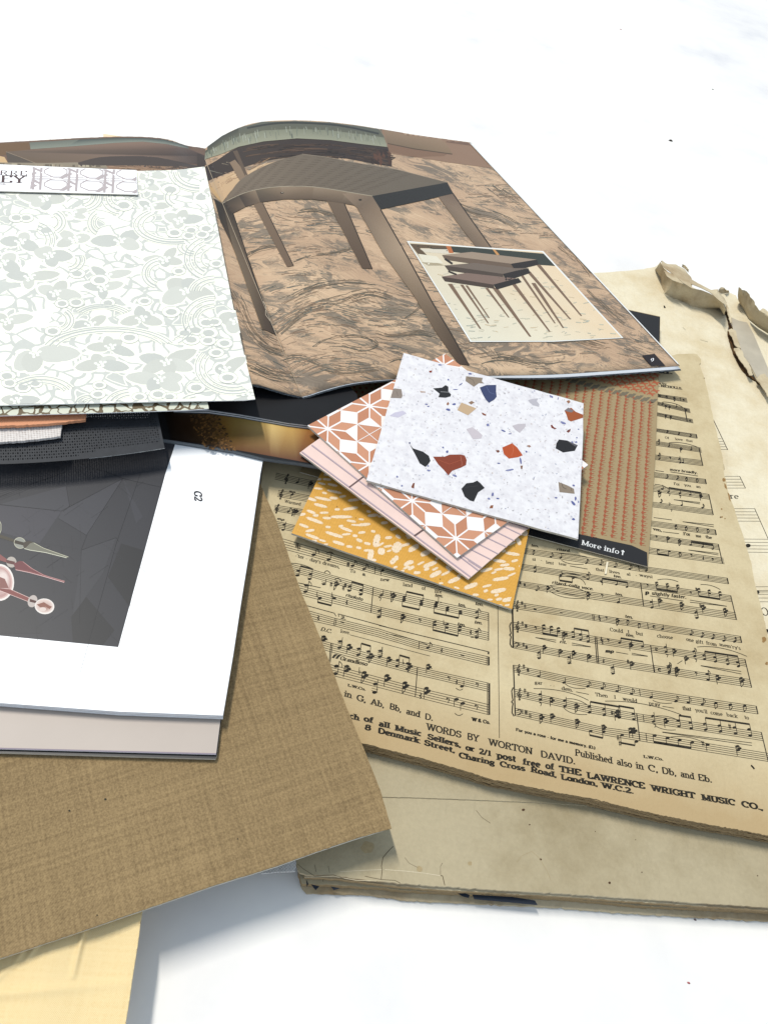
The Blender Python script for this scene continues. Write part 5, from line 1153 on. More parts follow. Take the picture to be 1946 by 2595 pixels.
pnk = thing('swatch_card', 'pink swatch card with thin mauve stripes between yellow and terracotta cards', 'swatch card', P(1000, 1300, .023), 'fanned pattern swatch cards')
ztp = lambda x, y, d: (x, y, zt(x, y) + d)
fP = Tilt(ztp(760, 1147, -.0013), ztp(1187, 1467, -.0013), ztp(1385, 1302, -.0013))
op = [(759.7, 1147.5), (781, 1131), (808, 1112), (900, 1050), (1250, 1180), (1385, 1302), (1340, 1336), (1187, 1467)]
slab('card', subdiv(op, 30, .3), fP, .0010, paper('pink_card_print', cw(234, 204, 192), .5, .3, .05, 60), M['card_core'], pnk)
pi_ = Ink(fP, .00003, .00002)
pi_.clip = [(759.7, 1147.5), (808, 1112), (1100, 1040), (1385, 1302), (1187, 1467)]
mv = c(170, 150, 158); mv2 = c(206, 184, 186)
for a_, b_ in (((765, 1145), (1192, 1462)), ((790, 1128), (1212, 1446)), ((814, 1110), (1060, 1302))):
    pi_.line([a_, b_], 4.4, mv2); pi_.level = 1; pi_.line([(a_[0] - .5, a_[1] + .8), (b_[0] - .5, b_[1] + .8)], 1.6, mv); pi_.level = 0
for (x, y), (x2, y2) in (((1186, 1420), (1220, 1442)), ((1172, 1408), (1230, 1445)), ((1194, 1393), (1255, 1424)), ((1213, 1379), (1268, 1407)), ((1232, 1362), (1286, 1388)), ((1253, 1346), (1304, 1371)), ((1272, 1332), (1322, 1356)), ((1290, 1322), (1340, 1340))):
    pi_.line([(x, y), (x2, y2)], 3.6, mv2); pi_.level = 1; pi_.line([(x, y + .6), (x2, y2 + .6)], 1.3, mv); pi_.level = 0
pi_.level = 2
for a_, b_ in ((Q(650, 1150, [(778, 283), (915, 180)], k3)), (Q(650, 1150, [(1330, 690), (1415, 630)], k3)), (Q(1000, 1200, [(163, 525), (250, 465)], k3))):
    pi_.line([a_, b_], 4.0, c(112, 88, 86))
pi_.build('stripe_print', M['print_matte'], pnk)

tile = thing('swatch_card', 'terracotta and white star lattice swatch card tucked under the terrazzo card', 'swatch card', P(1130, 1150, .027), 'fanned pattern swatch cards')
fT = Tilt(ztp(779, 1078, 0), ztp(1158, 1413, 0), ztp(1490, 1178, 0))
ot = [(779.5, 1078), (1128, 896), (1490, 1178), (1158, 1413.5)]
tc = c(214, 152, 118)
slab('card', subdiv(ot, 30, .25), fT, .0011, paper('terracotta_card_print', tc, .55, .3, .05, 120), M['card_core'], tile)
ti = Ink(fT, .00003, .00002); ti.clip = ot
a0 = fT.pt(831, 1086.7); e0 = fT.pt(1155, 1364.3); b0 = fT.pt(936.5, 1028.7)
du = (e0 - a0) / 3; dv = b0 - a0
def LT(u, v_): return proj(a0 + du * u + dv * v_)
r_ = 1 / 3.414; wht = cw(240, 234, 230)
tcl, tcd = c(220, 158, 124), c(206, 142, 108)
for i in range(-1, 6):
    for j in range(-1, 6):
        for k in range(8):
            a1 = math.radians(45 * k + 0); a2 = a1 + math.pi / 4
            p1 = (i + r_ * math.cos(a1), j + r_ * math.sin(a1)); p2 = (i + r_ * math.cos(a2), j + r_ * math.sin(a2)); p3 = (p1[0] + p2[0] - i, p1[1] + p2[1] - j)
            ti.level = 0; ti.poly([LT(i, j), LT(*p1), LT(*p3), LT(*p2)], tcl if k % 2 else tcd)
        # white squares between neighbouring stars
        for (dx_, dy_) in ((1, 0), (0, 1)):
            cxx, cyy = i + dx_ * .5, j + dy_ * .5; h_ = .5 - r_
            sq = [(cxx + h_, cyy), (cxx, cyy + h_), (cxx - h_, cyy), (cxx, cyy - h_)]
            ti.level = 1; ti.poly([LT(*q_) for q_ in sq], wht)
        for k in (1, 3, 5, 7):
            a1 = math.radians(45 * k)
            t1 = (i + r_ * math.cos(a1), j + r_ * math.sin(a1)); R8 = r_ * 1.848
            t2 = (i + R8 * math.cos(a1 - .3927), j + R8 * math.sin(a1 - .3927)); t3 = (i + R8 * math.cos(a1 + .3927), j + R8 * math.sin(a1 + .3927))
            ti.level = 1; ti.poly([LT(*t1), LT(*t2), LT(*t3)], wht)
        ti.level = 2
        for a_, b_ in (((i + .5, j + .207), (i + .5, j + .793)), ((i + .207, j + .5), (i + .793, j + .5))):
            ti.line([LT(*a_), LT(*b_)], 1.6, wht)
        for k in range(8):
            a1 = math.radians(45 * k); L_ = r_ * 1.02
            ti.line([LT(i, j), LT(i + L_ * math.cos(a1), j + L_ * math.sin(a1))], 4.0 if k % 2 == 0 else 3.4, wht)
            q1 = (i + r_ * math.cos(a1), j + r_ * math.sin(a1)); a2 = a1 + math.pi / 4; q2 = (q1[0] + r_ * math.cos(a2), q1[1] + r_ * math.sin(a2)); a3 = a1 - math.pi / 4; q3 = (q1[0] + r_ * math.cos(a3), q1[1] + r_ * math.sin(a3))
            if k % 2: ti.line([LT(*q1), LT(*q2)], 1.6, wht); ti.line([LT(*q1), LT(*q3)], 1.6, wht)
        ti.ell(*LT(i, j), 4.6, 4.0, wht, 0, 10)
ti.build('star_lattice_print', M['print_matte'], tile)

ter = thing('swatch_card', 'white terrazzo swatch card with black, rust and blue chips, topmost of the fan', 'swatch card', P(1200, 1130, .029), 'fanned pattern swatch cards')
fR = Tilt(ztp(779, 1078, .0014), ztp(1158, 1413, .0014), ztp(1490, 1178, .0014))
orr = [(1023, 894.5), (1478, 1022), (1477, 1100), (1464, 1366), (1200, 1294), (928.5, 1217)]
slab('card', subdiv(orr, 30, .3), fR, .0012, M['terrazzo'], M['card_core'], ter)
ri = Ink(fR, .00003, .00002); ri.clip = [(1023, 894.5), (1478, 1022), (1464, 1366), (928.5, 1217)]
def C7(p): return Q(1000, 750, p)
for _ in range(380):                       # fine flecks
    u, v_ = random.random(), random.random()
    x = 1023 + u * 455 - v_ * 95 * (1 - u) - v_ * 14 * u; y = 894.5 + u * 128 + v_ * (323 + 20 * u)
    k_ = random.choice((c(206, 196, 196), c(196, 198, 210), c(218, 206, 200), c(188, 184, 186)))
    ri.ell(x, y, random.uniform(.8, 3.0), random.uniform(.6, 1.8), k_, random.uniform(0, 3), 7, .35)
ri.level = 1
bk, bn, ru, bu, tn = c(36, 36, 38), c(150, 134, 116), c(148, 66, 38), c(66, 74, 118), c(206, 176, 140)
ch = [([(230, 555), (285, 550), (305, 535), (322, 545), (322, 575), (338, 590), (335, 603), (305, 611), (262, 608), (270, 587)], bk), ([(510, 550), (550, 535), (609, 534), (608, 572), (612, 605), (598, 622), (565, 642), (545, 620), (528, 590)], c(62, 72, 110)),
      ([(428, 482), (528, 492), (522, 512), (535, 525), (505, 523), (475, 545), (425, 510)], bn), ([(400, 640), (490, 675), (440, 716), (375, 685)], tn), ([(443, 640), (462, 630), (478, 640), (458, 652)], c(150, 120, 96)), ([(0, 555), (40, 560), (47, 600), (40, 614), (-60, 610), (-70, 580)], c(150, 136, 124)),
      ([(90, 890), (110, 915), (170, 935), (205, 960), (215, 990), (200, 1012), (185, 1027), (150, 1005), (130, 965)], bk), ([(85, 878), (95, 878), (92, 890), (86, 888)], bu), ([(230, 965), (300, 965), (330, 953), (395, 952), (420, 958), (432, 985), (428, 1015), (400, 1030), (345, 1050), (322, 1078), (295, 1045), (262, 1012)], c(142, 64, 40)),
      ([(645, 910), (705, 884), (735, 910), (768, 957), (740, 968), (685, 977), (655, 950)], c(190, 84, 40)), ([(605, 928), (625, 925), (630, 935), (618, 942)], c(120, 62, 40)), ([(970, 885), (985, 862), (1035, 868), (1060, 880), (1098, 896), (1080, 930), (1010, 940), (965, 915)], bk), ([(1040, 875), (1065, 880), (1095, 897), (1085, 905)], c(96, 94, 100)),
      ([(1018, 688), (1035, 676), (1060, 672), (1085, 695), (1134, 715), (1128, 732), (1058, 754), (1040, 745), (1030, 712)], c(168, 88, 46)), ([(1020, 690), (1040, 670), (1075, 690), (1060, 700)], c(130, 122, 124)), ([(400, 1158), (430, 1125), (470, 1120), (495, 1109), (515, 1125), (540, 1153), (500, 1180), (475, 1235), (450, 1228), (420, 1205)], bk),
      ([(982, 1117), (1030, 1135), (1075, 1158), (1079, 1188), (988, 1178)], bn), ([(110, 1125), (120, 1122), (116, 1155), (102, 1152), (100, 1145)], c(130, 70, 44)), ([(205, 450), (225, 447), (222, 460), (210, 460)], c(140, 60, 40)), ([(1030, 632), (1045, 625), (1055, 636), (1042, 647)], c(160, 110, 80)), ([(935, 775), (945, 775), (955, 788), (972, 796), (960, 800), (940, 792)], c(130, 58, 44)), ([(1035, 818), (1055, 797), (1053, 812), (1042, 822), (1030, 812)], c(130, 58, 44)),
      ([(430, 800), (465, 788), (500, 812), (525, 835), (520, 855), (470, 860)], c(212, 202, 206)), ([(705, 780), (740, 768), (785, 768), (780, 790), (750, 822), (720, 800)], c(204, 196, 200)), ([(800, 625), (830, 618), (860, 615), (852, 632), (868, 650), (865, 665), (830, 655), (810, 640)], c(196, 192, 198)), ([(0, 700), (50, 690), (70, 705), (20, 730), (-30, 720)], c(212, 206, 222)),
      ([(755, 1020), (768, 1018), (765, 1040), (757, 1038)], c(130, 90, 66)), ([(575, 1258), (592, 1256), (588, 1275), (568, 1275)], c(150, 92, 60)), ([(792, 898), (810, 895), (818, 905), (805, 910)], c(170, 130, 110)), ([(520, 700), (530, 702), (548, 712), (548, 720), (530, 715)], c(140, 76, 50)), ([(310, 650), (320, 635), (328, 648), (318, 658)], c(160, 110, 84)), ([(150, 570), (185, 574), (185, 580), (158, 580)], c(196, 170, 152))]
for pl, col in ch: ri.poly(C7(pl), col)
for x, y, rx, ry, a in [(272, 413, 12, 4, .1), (322, 503, 5, 6, 0), (397, 530, 14, 3, -.6), (453, 467, 10, 4, .2), (365, 562, 14, 3, 0), (357, 650, 11, 7, 0), (320, 682, 16, 7, .2), (190, 650, 8, 4, .2), (202, 663, 6, 4, 0), (560, 775, 8, 8, 0), (652, 810, 14, 4, .4), (692, 828, 10, 3, -.1), (1010, 762, 16, 6, .4), (938, 603, 12, 6, .5), (980, 615, 3, 8, .2), (1088, 877, 8, 5, 0), (1065, 877, 7, 5, .5), (1092, 852, 5, 4, 0), (625, 1005, 10, 3, .1), (755, 990, 6, 20, -.2), (690, 1045, 24, 5, -.2), (790, 935, 5, 7, 0), (315, 935, 7, 9, .2), (205, 1048, 10, 5, .2), (360, 1078, 13, 6, .4), (200, 1020, 5, 6, 0), (835, 1093, 3, 3, 0), (588, 1192, 7, 10, .3), (566, 1218, 9, 7, .5), (618, 1216, 10, 4, .2), (1073, 1138, 7, 5, .2), (968, 1212, 8, 4, .2), (1070, 1245, 16, 7, .8), (1085, 1216, 5, 12, .1), (1103, 1237, 4, 8, 0), (1072, 1340, 9, 7, .5), (665, 1277, 3, 3, 0), (43, 1140, 6, 5, 0), (15, 1085, 6, 6, 0), (1103, 800, 5, 3, 0), (745, 560, 4, 3, 0), (1140, 700, 3, 3, 0), (290, 910, 6, 4, .3), (838, 570, 4, 3, 0)]:
    ri.ell(1000 + x * K1, 750 + y * K1, rx * K1 * 1.05, ry * K1 * 1.05, random.choice((c(112, 116, 164), c(96, 104, 158), c(130, 134, 176))), a, 8, .25)
ri.level = 2
for pl, col, w in (([(275, 575), (325, 578)], c(170, 170, 170), 1.0), ([(705, 885), (712, 930), (700, 960)], c(214, 120, 84), .9), ([(395, 960), (405, 1010), (400, 1020)], c(190, 120, 100), 1.0), ([(1000, 1120), (1010, 1150), (1030, 1160)], c(60, 56, 52), .9), ([(1060, 1150), (1060, 1170)], c(80, 74, 70), .8), ([(440, 490), (470, 505), (480, 530)], c(100, 92, 84), .8), ([(550, 545), (570, 580), (600, 590)], c(100, 112, 150), 1.0), ([(420, 1150), (500, 1140)], c(70, 70, 72), .8), ([(10, 570), (20, 600)], c(110, 98, 88), .9), ([(260, 985), (330, 1010), (400, 985)], c(172, 86, 58), 1.4)):
    ri.line(C7(pl), w, col)
ri.build('chip_print', M['print_matte'], ter)

# ------------------------------------------------------------------ fabric samples under the wallpaper, left
pf = thing('perforated_fabric', 'black perforated fabric sample curving over the dark lamp picture', 'fabric sample', P(200, 1110, .03))
bl0, br0 = (-60, 1177), (417.7, 1135.3)
nu, nvv = 78, 17
def PB(u, v_):
    bx = -60 + u * 478; by = 1177 - 30 * (u ** 1.9) * 1.38 if u < 1.01 else 1135
    tx = -60 + u * 459; ty = 1043 + (1 - u) * 6
    x = tx + (bx - tx) * v_; y = ty + (by - ty) * v_
    return x, y
vs = []; fs = []
def addq(u0, v0, u1, v1, hole):
    zf = lambda u, v_: .0395 + .0030 * (1 - v_) - .002 * (1 - u) * 0
    def pt(u, v_): x, y = PB(u, v_); return P(x, y, .0395 + .0022 * math.sin((1 - v_) * 1.6))
    i0 = len(vs)
    if not hole:
        vs.extend([pt(u0, v0), pt(u1, v0), pt(u1, v1), pt(u0, v1)]); fs.append((i0 + 3, i0 + 2, i0 + 1, i0)); return
    hx, hy = hole; mu, mv_ = (u0 + u1) / 2, (v0 + v1) / 2; au, av = (u1 - u0) * hx / 2, (v1 - v0) * hy / 2
    o_ = [(u0, v0), (u1, v0), (u1, v1), (u0, v1)]; h = [(mu - au, mv_ - av), (mu + au, mv_ - av), (mu + au, mv_ + av), (mu - au, mv_ + av)]
    vs.extend([pt(*q_) for q_ in o_ + h])
    for k in range(4):
        j = (k + 1) % 4; fs.append((i0 + j, i0 + k, i0 + 4 + k, i0 + 4 + j))
for i in range(nu):
    for j in range(nvv):
        u, v_ = (i + .5) / nu, (j + .5) / nvv
        solid = v_ > .80 + (1 - u) * .15 and u > .55
        big = (i + j) % 2 == 0
        s_ = (.52, .60) if big else (.34, .36)
        s_ = (s_[0] * random.uniform(.85, 1.1), s_[1] * random.uniform(.8, 1.1))
        addq(i / nu, j / nvv, (i + 1) / nu, (j + 1) / nvv, None if solid or j == nvv - 1 or i == nu - 1 else s_)
o = mesh('fabric', vs, fs, M['perf'], pf)
ed = [PB(i / 30, 1.0) for i in range(18, 31)]
ei = [P(x, y, .0396) for x, y in ed] + [P(x, y + 1.4, .0392) for x, y in ed]; n = len(ed)
mesh('worn_edge', ei, [(i, i + n, i + n + 1, i + 1) for i in range(n - 1)], paper('frayed_white_edge', (.35, .35, .34), .8, .1, .5, 900), pf)
ws = slab('fabric_sample', subdiv(Q(0, 1020, [(-300, 385), (0, 370), (180, 360), (330, 345), (480, 328), (568, 315), (582, 195), (500, 190), (0, 160), (-300, 160)], E_), 6, .5), Flat(.0432), .0012, M['white_weave'], M['white_weave'])
tagit(ws, 'white basket weave fabric sample lying on the black perforated fabric', 'fabric sample')
cs = slab('fabric_sample', subdiv(Q(0, 1020, [(-300, 232), (0, 217), (200, 212), (400, 200), (600, 185), (720, 168), (800, 160), (808, 95), (600, 60), (-300, 60)], E_), 5, .6), Flat(.0455), .0014, M['copper'], M['copper'])
tagit(cs, 'shiny copper brown fabric sample with frayed edge above the white woven sample', 'fabric sample')
cr = slab('patterned_sheet', Q(0, 750, [(-200, 728), (0, 719), (300, 710), (600, 702), (900, 693), (1150, 684), (1256, 676), (1240, 600), (900, 500), (-200, 500)]), Flat(.0482), .0004, M['crackle'], M['white_edge'])
tagit(cr, 'cream sheet with brown crackle print showing just below the floral wallpaper sheet', 'paper sheet')
pt_ = slab('peach_card', Q(0, 250, [(622, 211), (745, 228), (900, 300), (625, 300)]), Flat(.034), .0006, paper('peach_card_paper', c(250, 224, 186), .6, .2, .03, 50), M['white_edge'])
tagit(pt_, 'corner of a peach card sticking up behind the open furniture magazine', 'card')

# ------------------------------------------------------------------ open furniture magazine (curved pages)
mag = thing('furniture_magazine', 'open furniture magazine with arched pages showing tan side tables on a rug', 'magazine', P(800, 700, .03))
def catmull(ps, n):
    out = []; m_ = len(ps) - 1
    for k in range(n + 1):
        s_ = k / n * m_; i = min(int(s_), m_ - 1); u = s_ - i
        p0, p1, p2, p3 = ps[max(i - 1, 0)], ps[i], ps[i + 1], ps[min(i + 2, m_)]
        out.append(tuple(.5 * ((2 * p1[j]) + (-p0[j] + p2[j]) * u + (2 * p0[j] - 5 * p1[j] + 4 * p2[j] - p3[j]) * u * u + (-p0[j] + 3 * p1[j] - 3 * p2[j] + p3[j]) * u ** 3) for j in range(3)))
    return out
def page(name, top, bot, mat, dz=0.0, n=90, rows=46, grow=0.0, side=None, th=.00025, dropy=0.0):
    A = catmull(top, n); B = catmull(bot, n)
    vs = []
    for r in range(rows + 1):
        u = r / rows
        for i in range(n + 1):
            a = P(A[i][0], A[i][1], A[i][2]); b = P(B[i][0], B[i][1] + dropy, B[i][2])
            w = a.lerp(b, u * (1 + grow)); w.z += dz; vs.append(w)
    fs = [(r * (n + 1) + i, (r + 1) * (n + 1) + i, (r + 1) * (n + 1) + i + 1, r * (n + 1) + i + 1) for r in range(rows) for i in range(n)]
    k = len(vs)
    if (vs[fs[0][1]] - vs[fs[0][0]]).cross(vs[fs[0][2]] - vs[fs[0][0]]).z < 0: fs = [f[::-1] for f in fs]
    al = vs + [v - Vector((0, 0, th)) for v in vs]; nf = len(fs)
    fa = fs + [tuple(i + k for i in f[::-1]) for f in fs]
    N1 = n + 1
    ring = list(range(N1)) + [r * N1 + n for r in range(1, rows + 1)] + [rows * N1 + i for i in range(n - 1, -1, -1)] + [r * N1 for r in range(rows - 1, 0, -1)]
    for i in range(len(ring)):
        a, b = ring[i], ring[(i + 1) % len(ring)]; fa.append((a, b, b + k, a + k))
    fm = [0] * nf + [1] * (len(fa) - nf)
    o = mesh(name, al, fa, [mat, side or mat], mag, fm)
    for i in range(nf): o.data.polygons[i].use_smooth = True
    return o, vs, fs
T_R = [(521, 376, .032), (563, 345, .037), (605, 324, .041), (648, 311, .044), (711, 305, .046), (795, 306, .045), (880, 314, .042), (964, 327, .038), (1048, 341, .034), (1133, 353, .030), (1190, 360.5, .027)]
B_R = [(765, 1005, .0355), (785, 1000, .0362), (815, 990, .0370), (870, 975, .0378), (925, 966, .0378), (1000, 960, .0362), (1110, 955, .0345), (1228, 952, .0325), (1400, 948.5, .0292), (1570, 938, .0262), (1722, 927, .0238)]
T_L = [(-80, 366, .043), (0, 361, .044), (75, 357, .045), (200, 350, .046), (330, 346, .046), (420, 352, .043), (470, 368, .037), (500, 373, .034), (521, 376, .032)]
B_L = [(-80, 978, .044), (0, 975, .044), (250, 965, .044), (400, 962, .044), (560, 965, .0425), (650, 975, .041), (690, 986, .0395), (725, 996, .0375), (765, 1005, .0355)]
o1, vR, fR_ = page('right_page', T_R, B_R, M['rug'], 0)
o2, vL, fL_ = page('left_page', T_L, B_L, M['rug'], 0)
for i in range(3):
    B2 = [(x + 1.5 + i * .8, y + 2.2 + i * 1.6 + max(0, min(1, (x - 1050) / 300)) * 6.0, z - .0003 * (i + 1)) for x, y, z in B_R]; T2_ = [(x + (1.0 + i * .6), y, z - .0004 * (i + 1)) for x, y, z in T_R]
    page('under_page', T2_, B2, M['white_gloss'] if i == 0 else M['mag_edges'], 0, 50, 10, 0, M['mag_edges'])
    page('under_page', [(x, y + .5, z - .0004 * (i + 1)) for x, y, z in T_L], [(x, y + 1.5 + i * 1.5, z - .0004 * (i + 1)) for x, y, z in B_L], M['mag_edges'], 0, 50, 10, 0, M['mag_edges'])
cR = cL = Curved(vR + vL, list(fR_) + [tuple(i + len(vR) for i in f) for f in fL_], .037)
def R2(p): return Q(500, 250, p)
def R3(p): return Q(1000, 250, p)
def R6(p): return Q(500, 750, p)
def R7(p): return Q(1000, 750, p)
gR = Ink(cR, .00008, .00003)
def seg_sm(pts, n=3):
    return [q_[:2] for q_ in catmull([(p[0], p[1], 0) for p in pts], n * (len(pts) - 1))]
top_edge = [(q_[0], q_[1]) for q_ in catmull(T_R, 60)]
def edge_to(x1, x0=521): return [p for p in top_edge if x0 - 1 <= p[0] <= x1]
def flow(x, y):
    a = .10
    if y > 560:
        k = min(1, (y - 560) / 160)
        xc = 519 + (y - 404) * .41
        if x < xc: b_ = .45
        elif x < 840: b_ = -.62 + .72 * (x - xc) / max(1, 840 - xc)
        else: b_ = .10 + .10 * math.sin((x - 840) / 90)
        a = a * (1 - k) + b_ * k
    return a + .12 * math.sin(x * .021 + y * .034)
random.seed(11)
cen = [(random.uniform(560, 1700), random.uniform(430, 960), random.uniform(18, 60)) for _ in range(60)] + [(800 + i * 30, 770 + (i % 3) * 22, 46) for i in range(9)] + [(640 + i * 24, 850 - i * 12, 30) for i in range(7)] + [(700, 950, 50), (800, 930, 60), (600, 960, 30), (880, 870, 50)]
for cx_, cy_, rr in cen:
    for _ in range(int(rr * .38)):
        x = cx_ + random.gauss(0, rr * .9); y = cy_ + random.gauss(0, rr * .28)
        if not (360 < y < 975) or x > 1180 + (y - 362) * .93 or x < 519 + (y - 404) * .30: continue
        L = random.uniform(10, 44); pl = [(x, y)]
        for _ in range(4):
            a = flow(*pl[-1]) + random.uniform(-.15, .15); pl.append((pl[-1][0] + L / 4, pl[-1][1] + a * L / 4))
        gR.line(pl, random.uniform(.6, 2.4), random.choice((c(132, 128, 114), c(150, 136, 116), c(158, 134, 112), c(110, 110, 102), c(146, 120, 98))), .6)
def bundle(path, n, spread, cols, w=(.8, 2.6)):
    pts = seg_sm([(507 + x * .854, 254 + y * .854) for x, y in path], 5)
    for _ in range(n):
        o_ = random.gauss(0, spread * .42); i0 = random.randint(0, max(0, len(pts) - 5)); i1 = min(len(pts), i0 + random.randint(4, 9)); pl = []
        for i in range(i0, i1):
            a, b = pts[max(i - 1, 0)], pts[min(i + 1, len(pts) - 1)]; L = math.dist(a, b) or 1
            pl.append((pts[i][0] - (b[1] - a[1]) / L * o_ + random.gauss(0, .8), pts[i][1] + (b[0] - a[0]) / L * o_ + random.gauss(0, .6)))
        if len(pl) > 1: gR.line(pl, random.uniform(*w), random.choice(cols), .6)
dkc = (c(104, 100, 88), c(118, 108, 92), c(134, 116, 96), c(112, 100, 84), c(146, 122, 98), c(94, 92, 82))
for path, n, sp_ in (([(228, 692), (270, 655), (330, 615), (420, 590), (500, 568), (570, 585)], 70, 17), ([(520, 690), (570, 702), (650, 690), (705, 702)], 30, 8), ([(330, 738), (370, 712), (430, 698), (500, 704), (526, 728), (480, 742), (420, 728)], 34, 7),
                     ([(240, 768), (300, 760), (370, 790), (440, 800), (530, 790)], 40, 13), ([(110, 780), (150, 790), (220, 818), (300, 828)], 46, 20), ([(92, 560), (120, 610), (150, 680), (200, 730), (250, 748)], 60, 18), ([(270, 482), (330, 462), (400, 452), (450, 438)], 20, 6),
                     ([(250, 600), (330, 560), (430, 540), (520, 548)], 30, 22), ([(290, 332), (340, 326), (400, 342)], 16, 8), ([(640, 480), (700, 500), (740, 540)], 14, 8), ([(600, 650), (650, 610), (660, 570)], 14, 7), ([(740, 300), (800, 330), (880, 350), (940, 380)], 24, 18), ([(120, 470), (180, 440), (250, 430)], 16, 10),
                     ([(980, 700), (1050, 720), (1130, 712), (1200, 730)], 34, 14), ([(820, 770), (900, 760), (1000, 780), (1100, 770)], 34, 16), ([(1150, 560), (1210, 620), (1260, 660)], 24, 14), ([(560, 780), (600, 770), (640, 790)], 12, 6), ([(860, 250), (900, 280), (960, 320)], 16, 16), ([(1060, 420), (1120, 470), (1160, 520)], 20, 12)):
    bundle(path, int(n * .62), sp_, dkc, (.5, 2.0))
gR.level = 0
# brown wall and panel
wall_b = R3([(582, 418), (470, 403), (330, 385), (150, 355), (0, 335)]) + R2([(1140, 320), (1120, 260)])
gR.poly([p for p in edge_to(1188, 962)] + [(1189, 362)] + R3([(500, 320), (560, 390)]) + wall_b, c(150, 120, 97)); gR.level = 1
gR.poly(R2([(1118, 186), (1475, 240), (1532, 332), (1300, 300), (1142, 268)]), cols=[c(150, 126, 102), c(156, 130, 104), c(140, 116, 90), c(128, 108, 84), c(128, 108, 86)])
gR.poly(R2([(1475, 240), (1640, 262), (1659, 285), (1490, 262)]), c(120, 92, 74))
gR.line(R2([(1142, 270), (1300, 302), (1530, 334)]), 2.2, c(84, 68, 54))
gR.poly(R2([(1140, 272), (1300, 305), (1500, 332), (1480, 345), (1300, 350), (1150, 318)]), c(134, 104, 82))
# dark log under the seat
log = seg_sm(R2([(48, 410), (120, 370), (250, 290), (400, 255), (600, 238), (800, 246), (1000, 272), (1140, 290), (1150, 320), (1168, 370), (1163, 408)]) ) + R2([(1040, 388), (900, 360), (780, 345), (630, 335), (560, 350), (420, 372), (300, 405), (200, 440), (100, 480), (65, 495)])
gR.level = 0; gR.poly(log, c(64, 54, 48)); gR.level = 1
for i in range(130):
    x = random.uniform(260, 1130); y0 = 270 + ((x - 650) / 480) ** 2 * 38 + random.uniform(0, 85); L = random.uniform(40, 160); y0 = min(y0, 395)
    pl = [(x, y0), (x + L * .5, y0 - 3 + (x - 650) * .02), (min(1165, x + L), y0 + (x - 650) * .045)]
    gR.line(R2(pl), random.uniform(.8, 2), random.choice((c(84, 68, 56), c(50, 44, 40), c(100, 78, 62), c(72, 56, 44))))
for i in range(18):
    x = random.uniform(1040, 1150); y0 = random.uniform(290, 370); gR.poly(R2([(x, y0), (x + 22, y0 + 8), (x + 14, y0 + 40), (x + 2, y0 + 28)]), random.choice((c(96, 66, 50), c(78, 56, 44), c(58, 44, 36))))
gR.level = 2
tanr = c(206, 174, 136)
gR.poly(R2([(300, 440), (380, 400), (520, 368), (450, 400), (380, 440), (310, 470)]), tanr)
gR.poly(R2([(70, 512), (150, 470), (220, 440), (260, 500), (200, 560), (150, 625), (80, 560)]), tanr)
for i in range(22):
    x = random.uniform(80, 400); y0 = 560 - (x - 70) * .5 + random.uniform(-30, 10); gR.line(R2([(x, y0), (x + 40, y0 - 22)]), 1.2, random.choice((c(176, 142, 106), c(140, 110, 84), c(222, 194, 158))))
# green seat
seat = edge_to(966) + R2([(1112, 210), (1133, 250), (1142, 292), (1000, 276), (800, 250), (600, 240), (400, 258), (250, 290), (150, 332), (45, 366)])
gR.level = 3
lower = R2([(45, 366), (150, 332), (250, 290), (400, 258), (600, 240), (800, 250), (1000, 276), (1142, 292)])
upper_ = [(521, 376), (563, 345), (605, 324.5), (664, 309), (753, 307), (837, 311), (922, 321.5), (966, 329)]
for i in range(7):
    m1 = tuple(upper_[i][j] * .55 + lower[i][j] * .45 for j in (0, 1)); m2 = tuple(upper_[i + 1][j] * .55 + lower[i + 1][j] * .45 for j in (0, 1))
    dg = c(96, 98, 88) if i > 1 else c(70, 72, 66)
    gR.poly([upper_[i], upper_[i + 1], m2, m1], cols=[dg, dg, c(102, 102, 86), c(102, 102, 86)])
    gR.poly([m1, m2, lower[i + 1], lower[i]], cols=[c(132, 134, 114), c(132, 134, 114), c(156, 156, 134), c(156, 156, 134)])
gR.level = 4
for i in range(150):
    u = random.random() * 6.9; i_ = int(u); f_ = u - i_
    a = tuple(upper_[i_][j] + (upper_[i_ + 1][j] - upper_[i_][j]) * f_ for j in (0, 1)); b = tuple(lower[i_][j] + (lower[i_ + 1][j] - lower[i_][j]) * f_ for j in (0, 1))
    s0 = random.uniform(.25, .7); s1 = min(.97, s0 + random.uniform(.15, .4)); w_ = .0
    p_ = (a[0] + (b[0] - a[0]) * s0, a[1] + (b[1] - a[1]) * s0); q_ = (a[0] + (b[0] - a[0]) * s1 + 1.5, a[1] + (b[1] - a[1]) * s1)
    gR.line([p_, q_], random.uniform(.7, 1.6), random.choice((c(120, 126, 112), c(170, 174, 160), c(96, 102, 92), c(150, 150, 132))))
gR.line(seg_sm(R2([(300, 178), (450, 152), (600, 146), (850, 162), (1090, 212)])), 4.5, c(62, 64, 60))
gR.line(seg_sm(R2([(1092, 186), (1112, 212), (1133, 250), (1140, 290)])), 2.0, c(140, 124, 104))
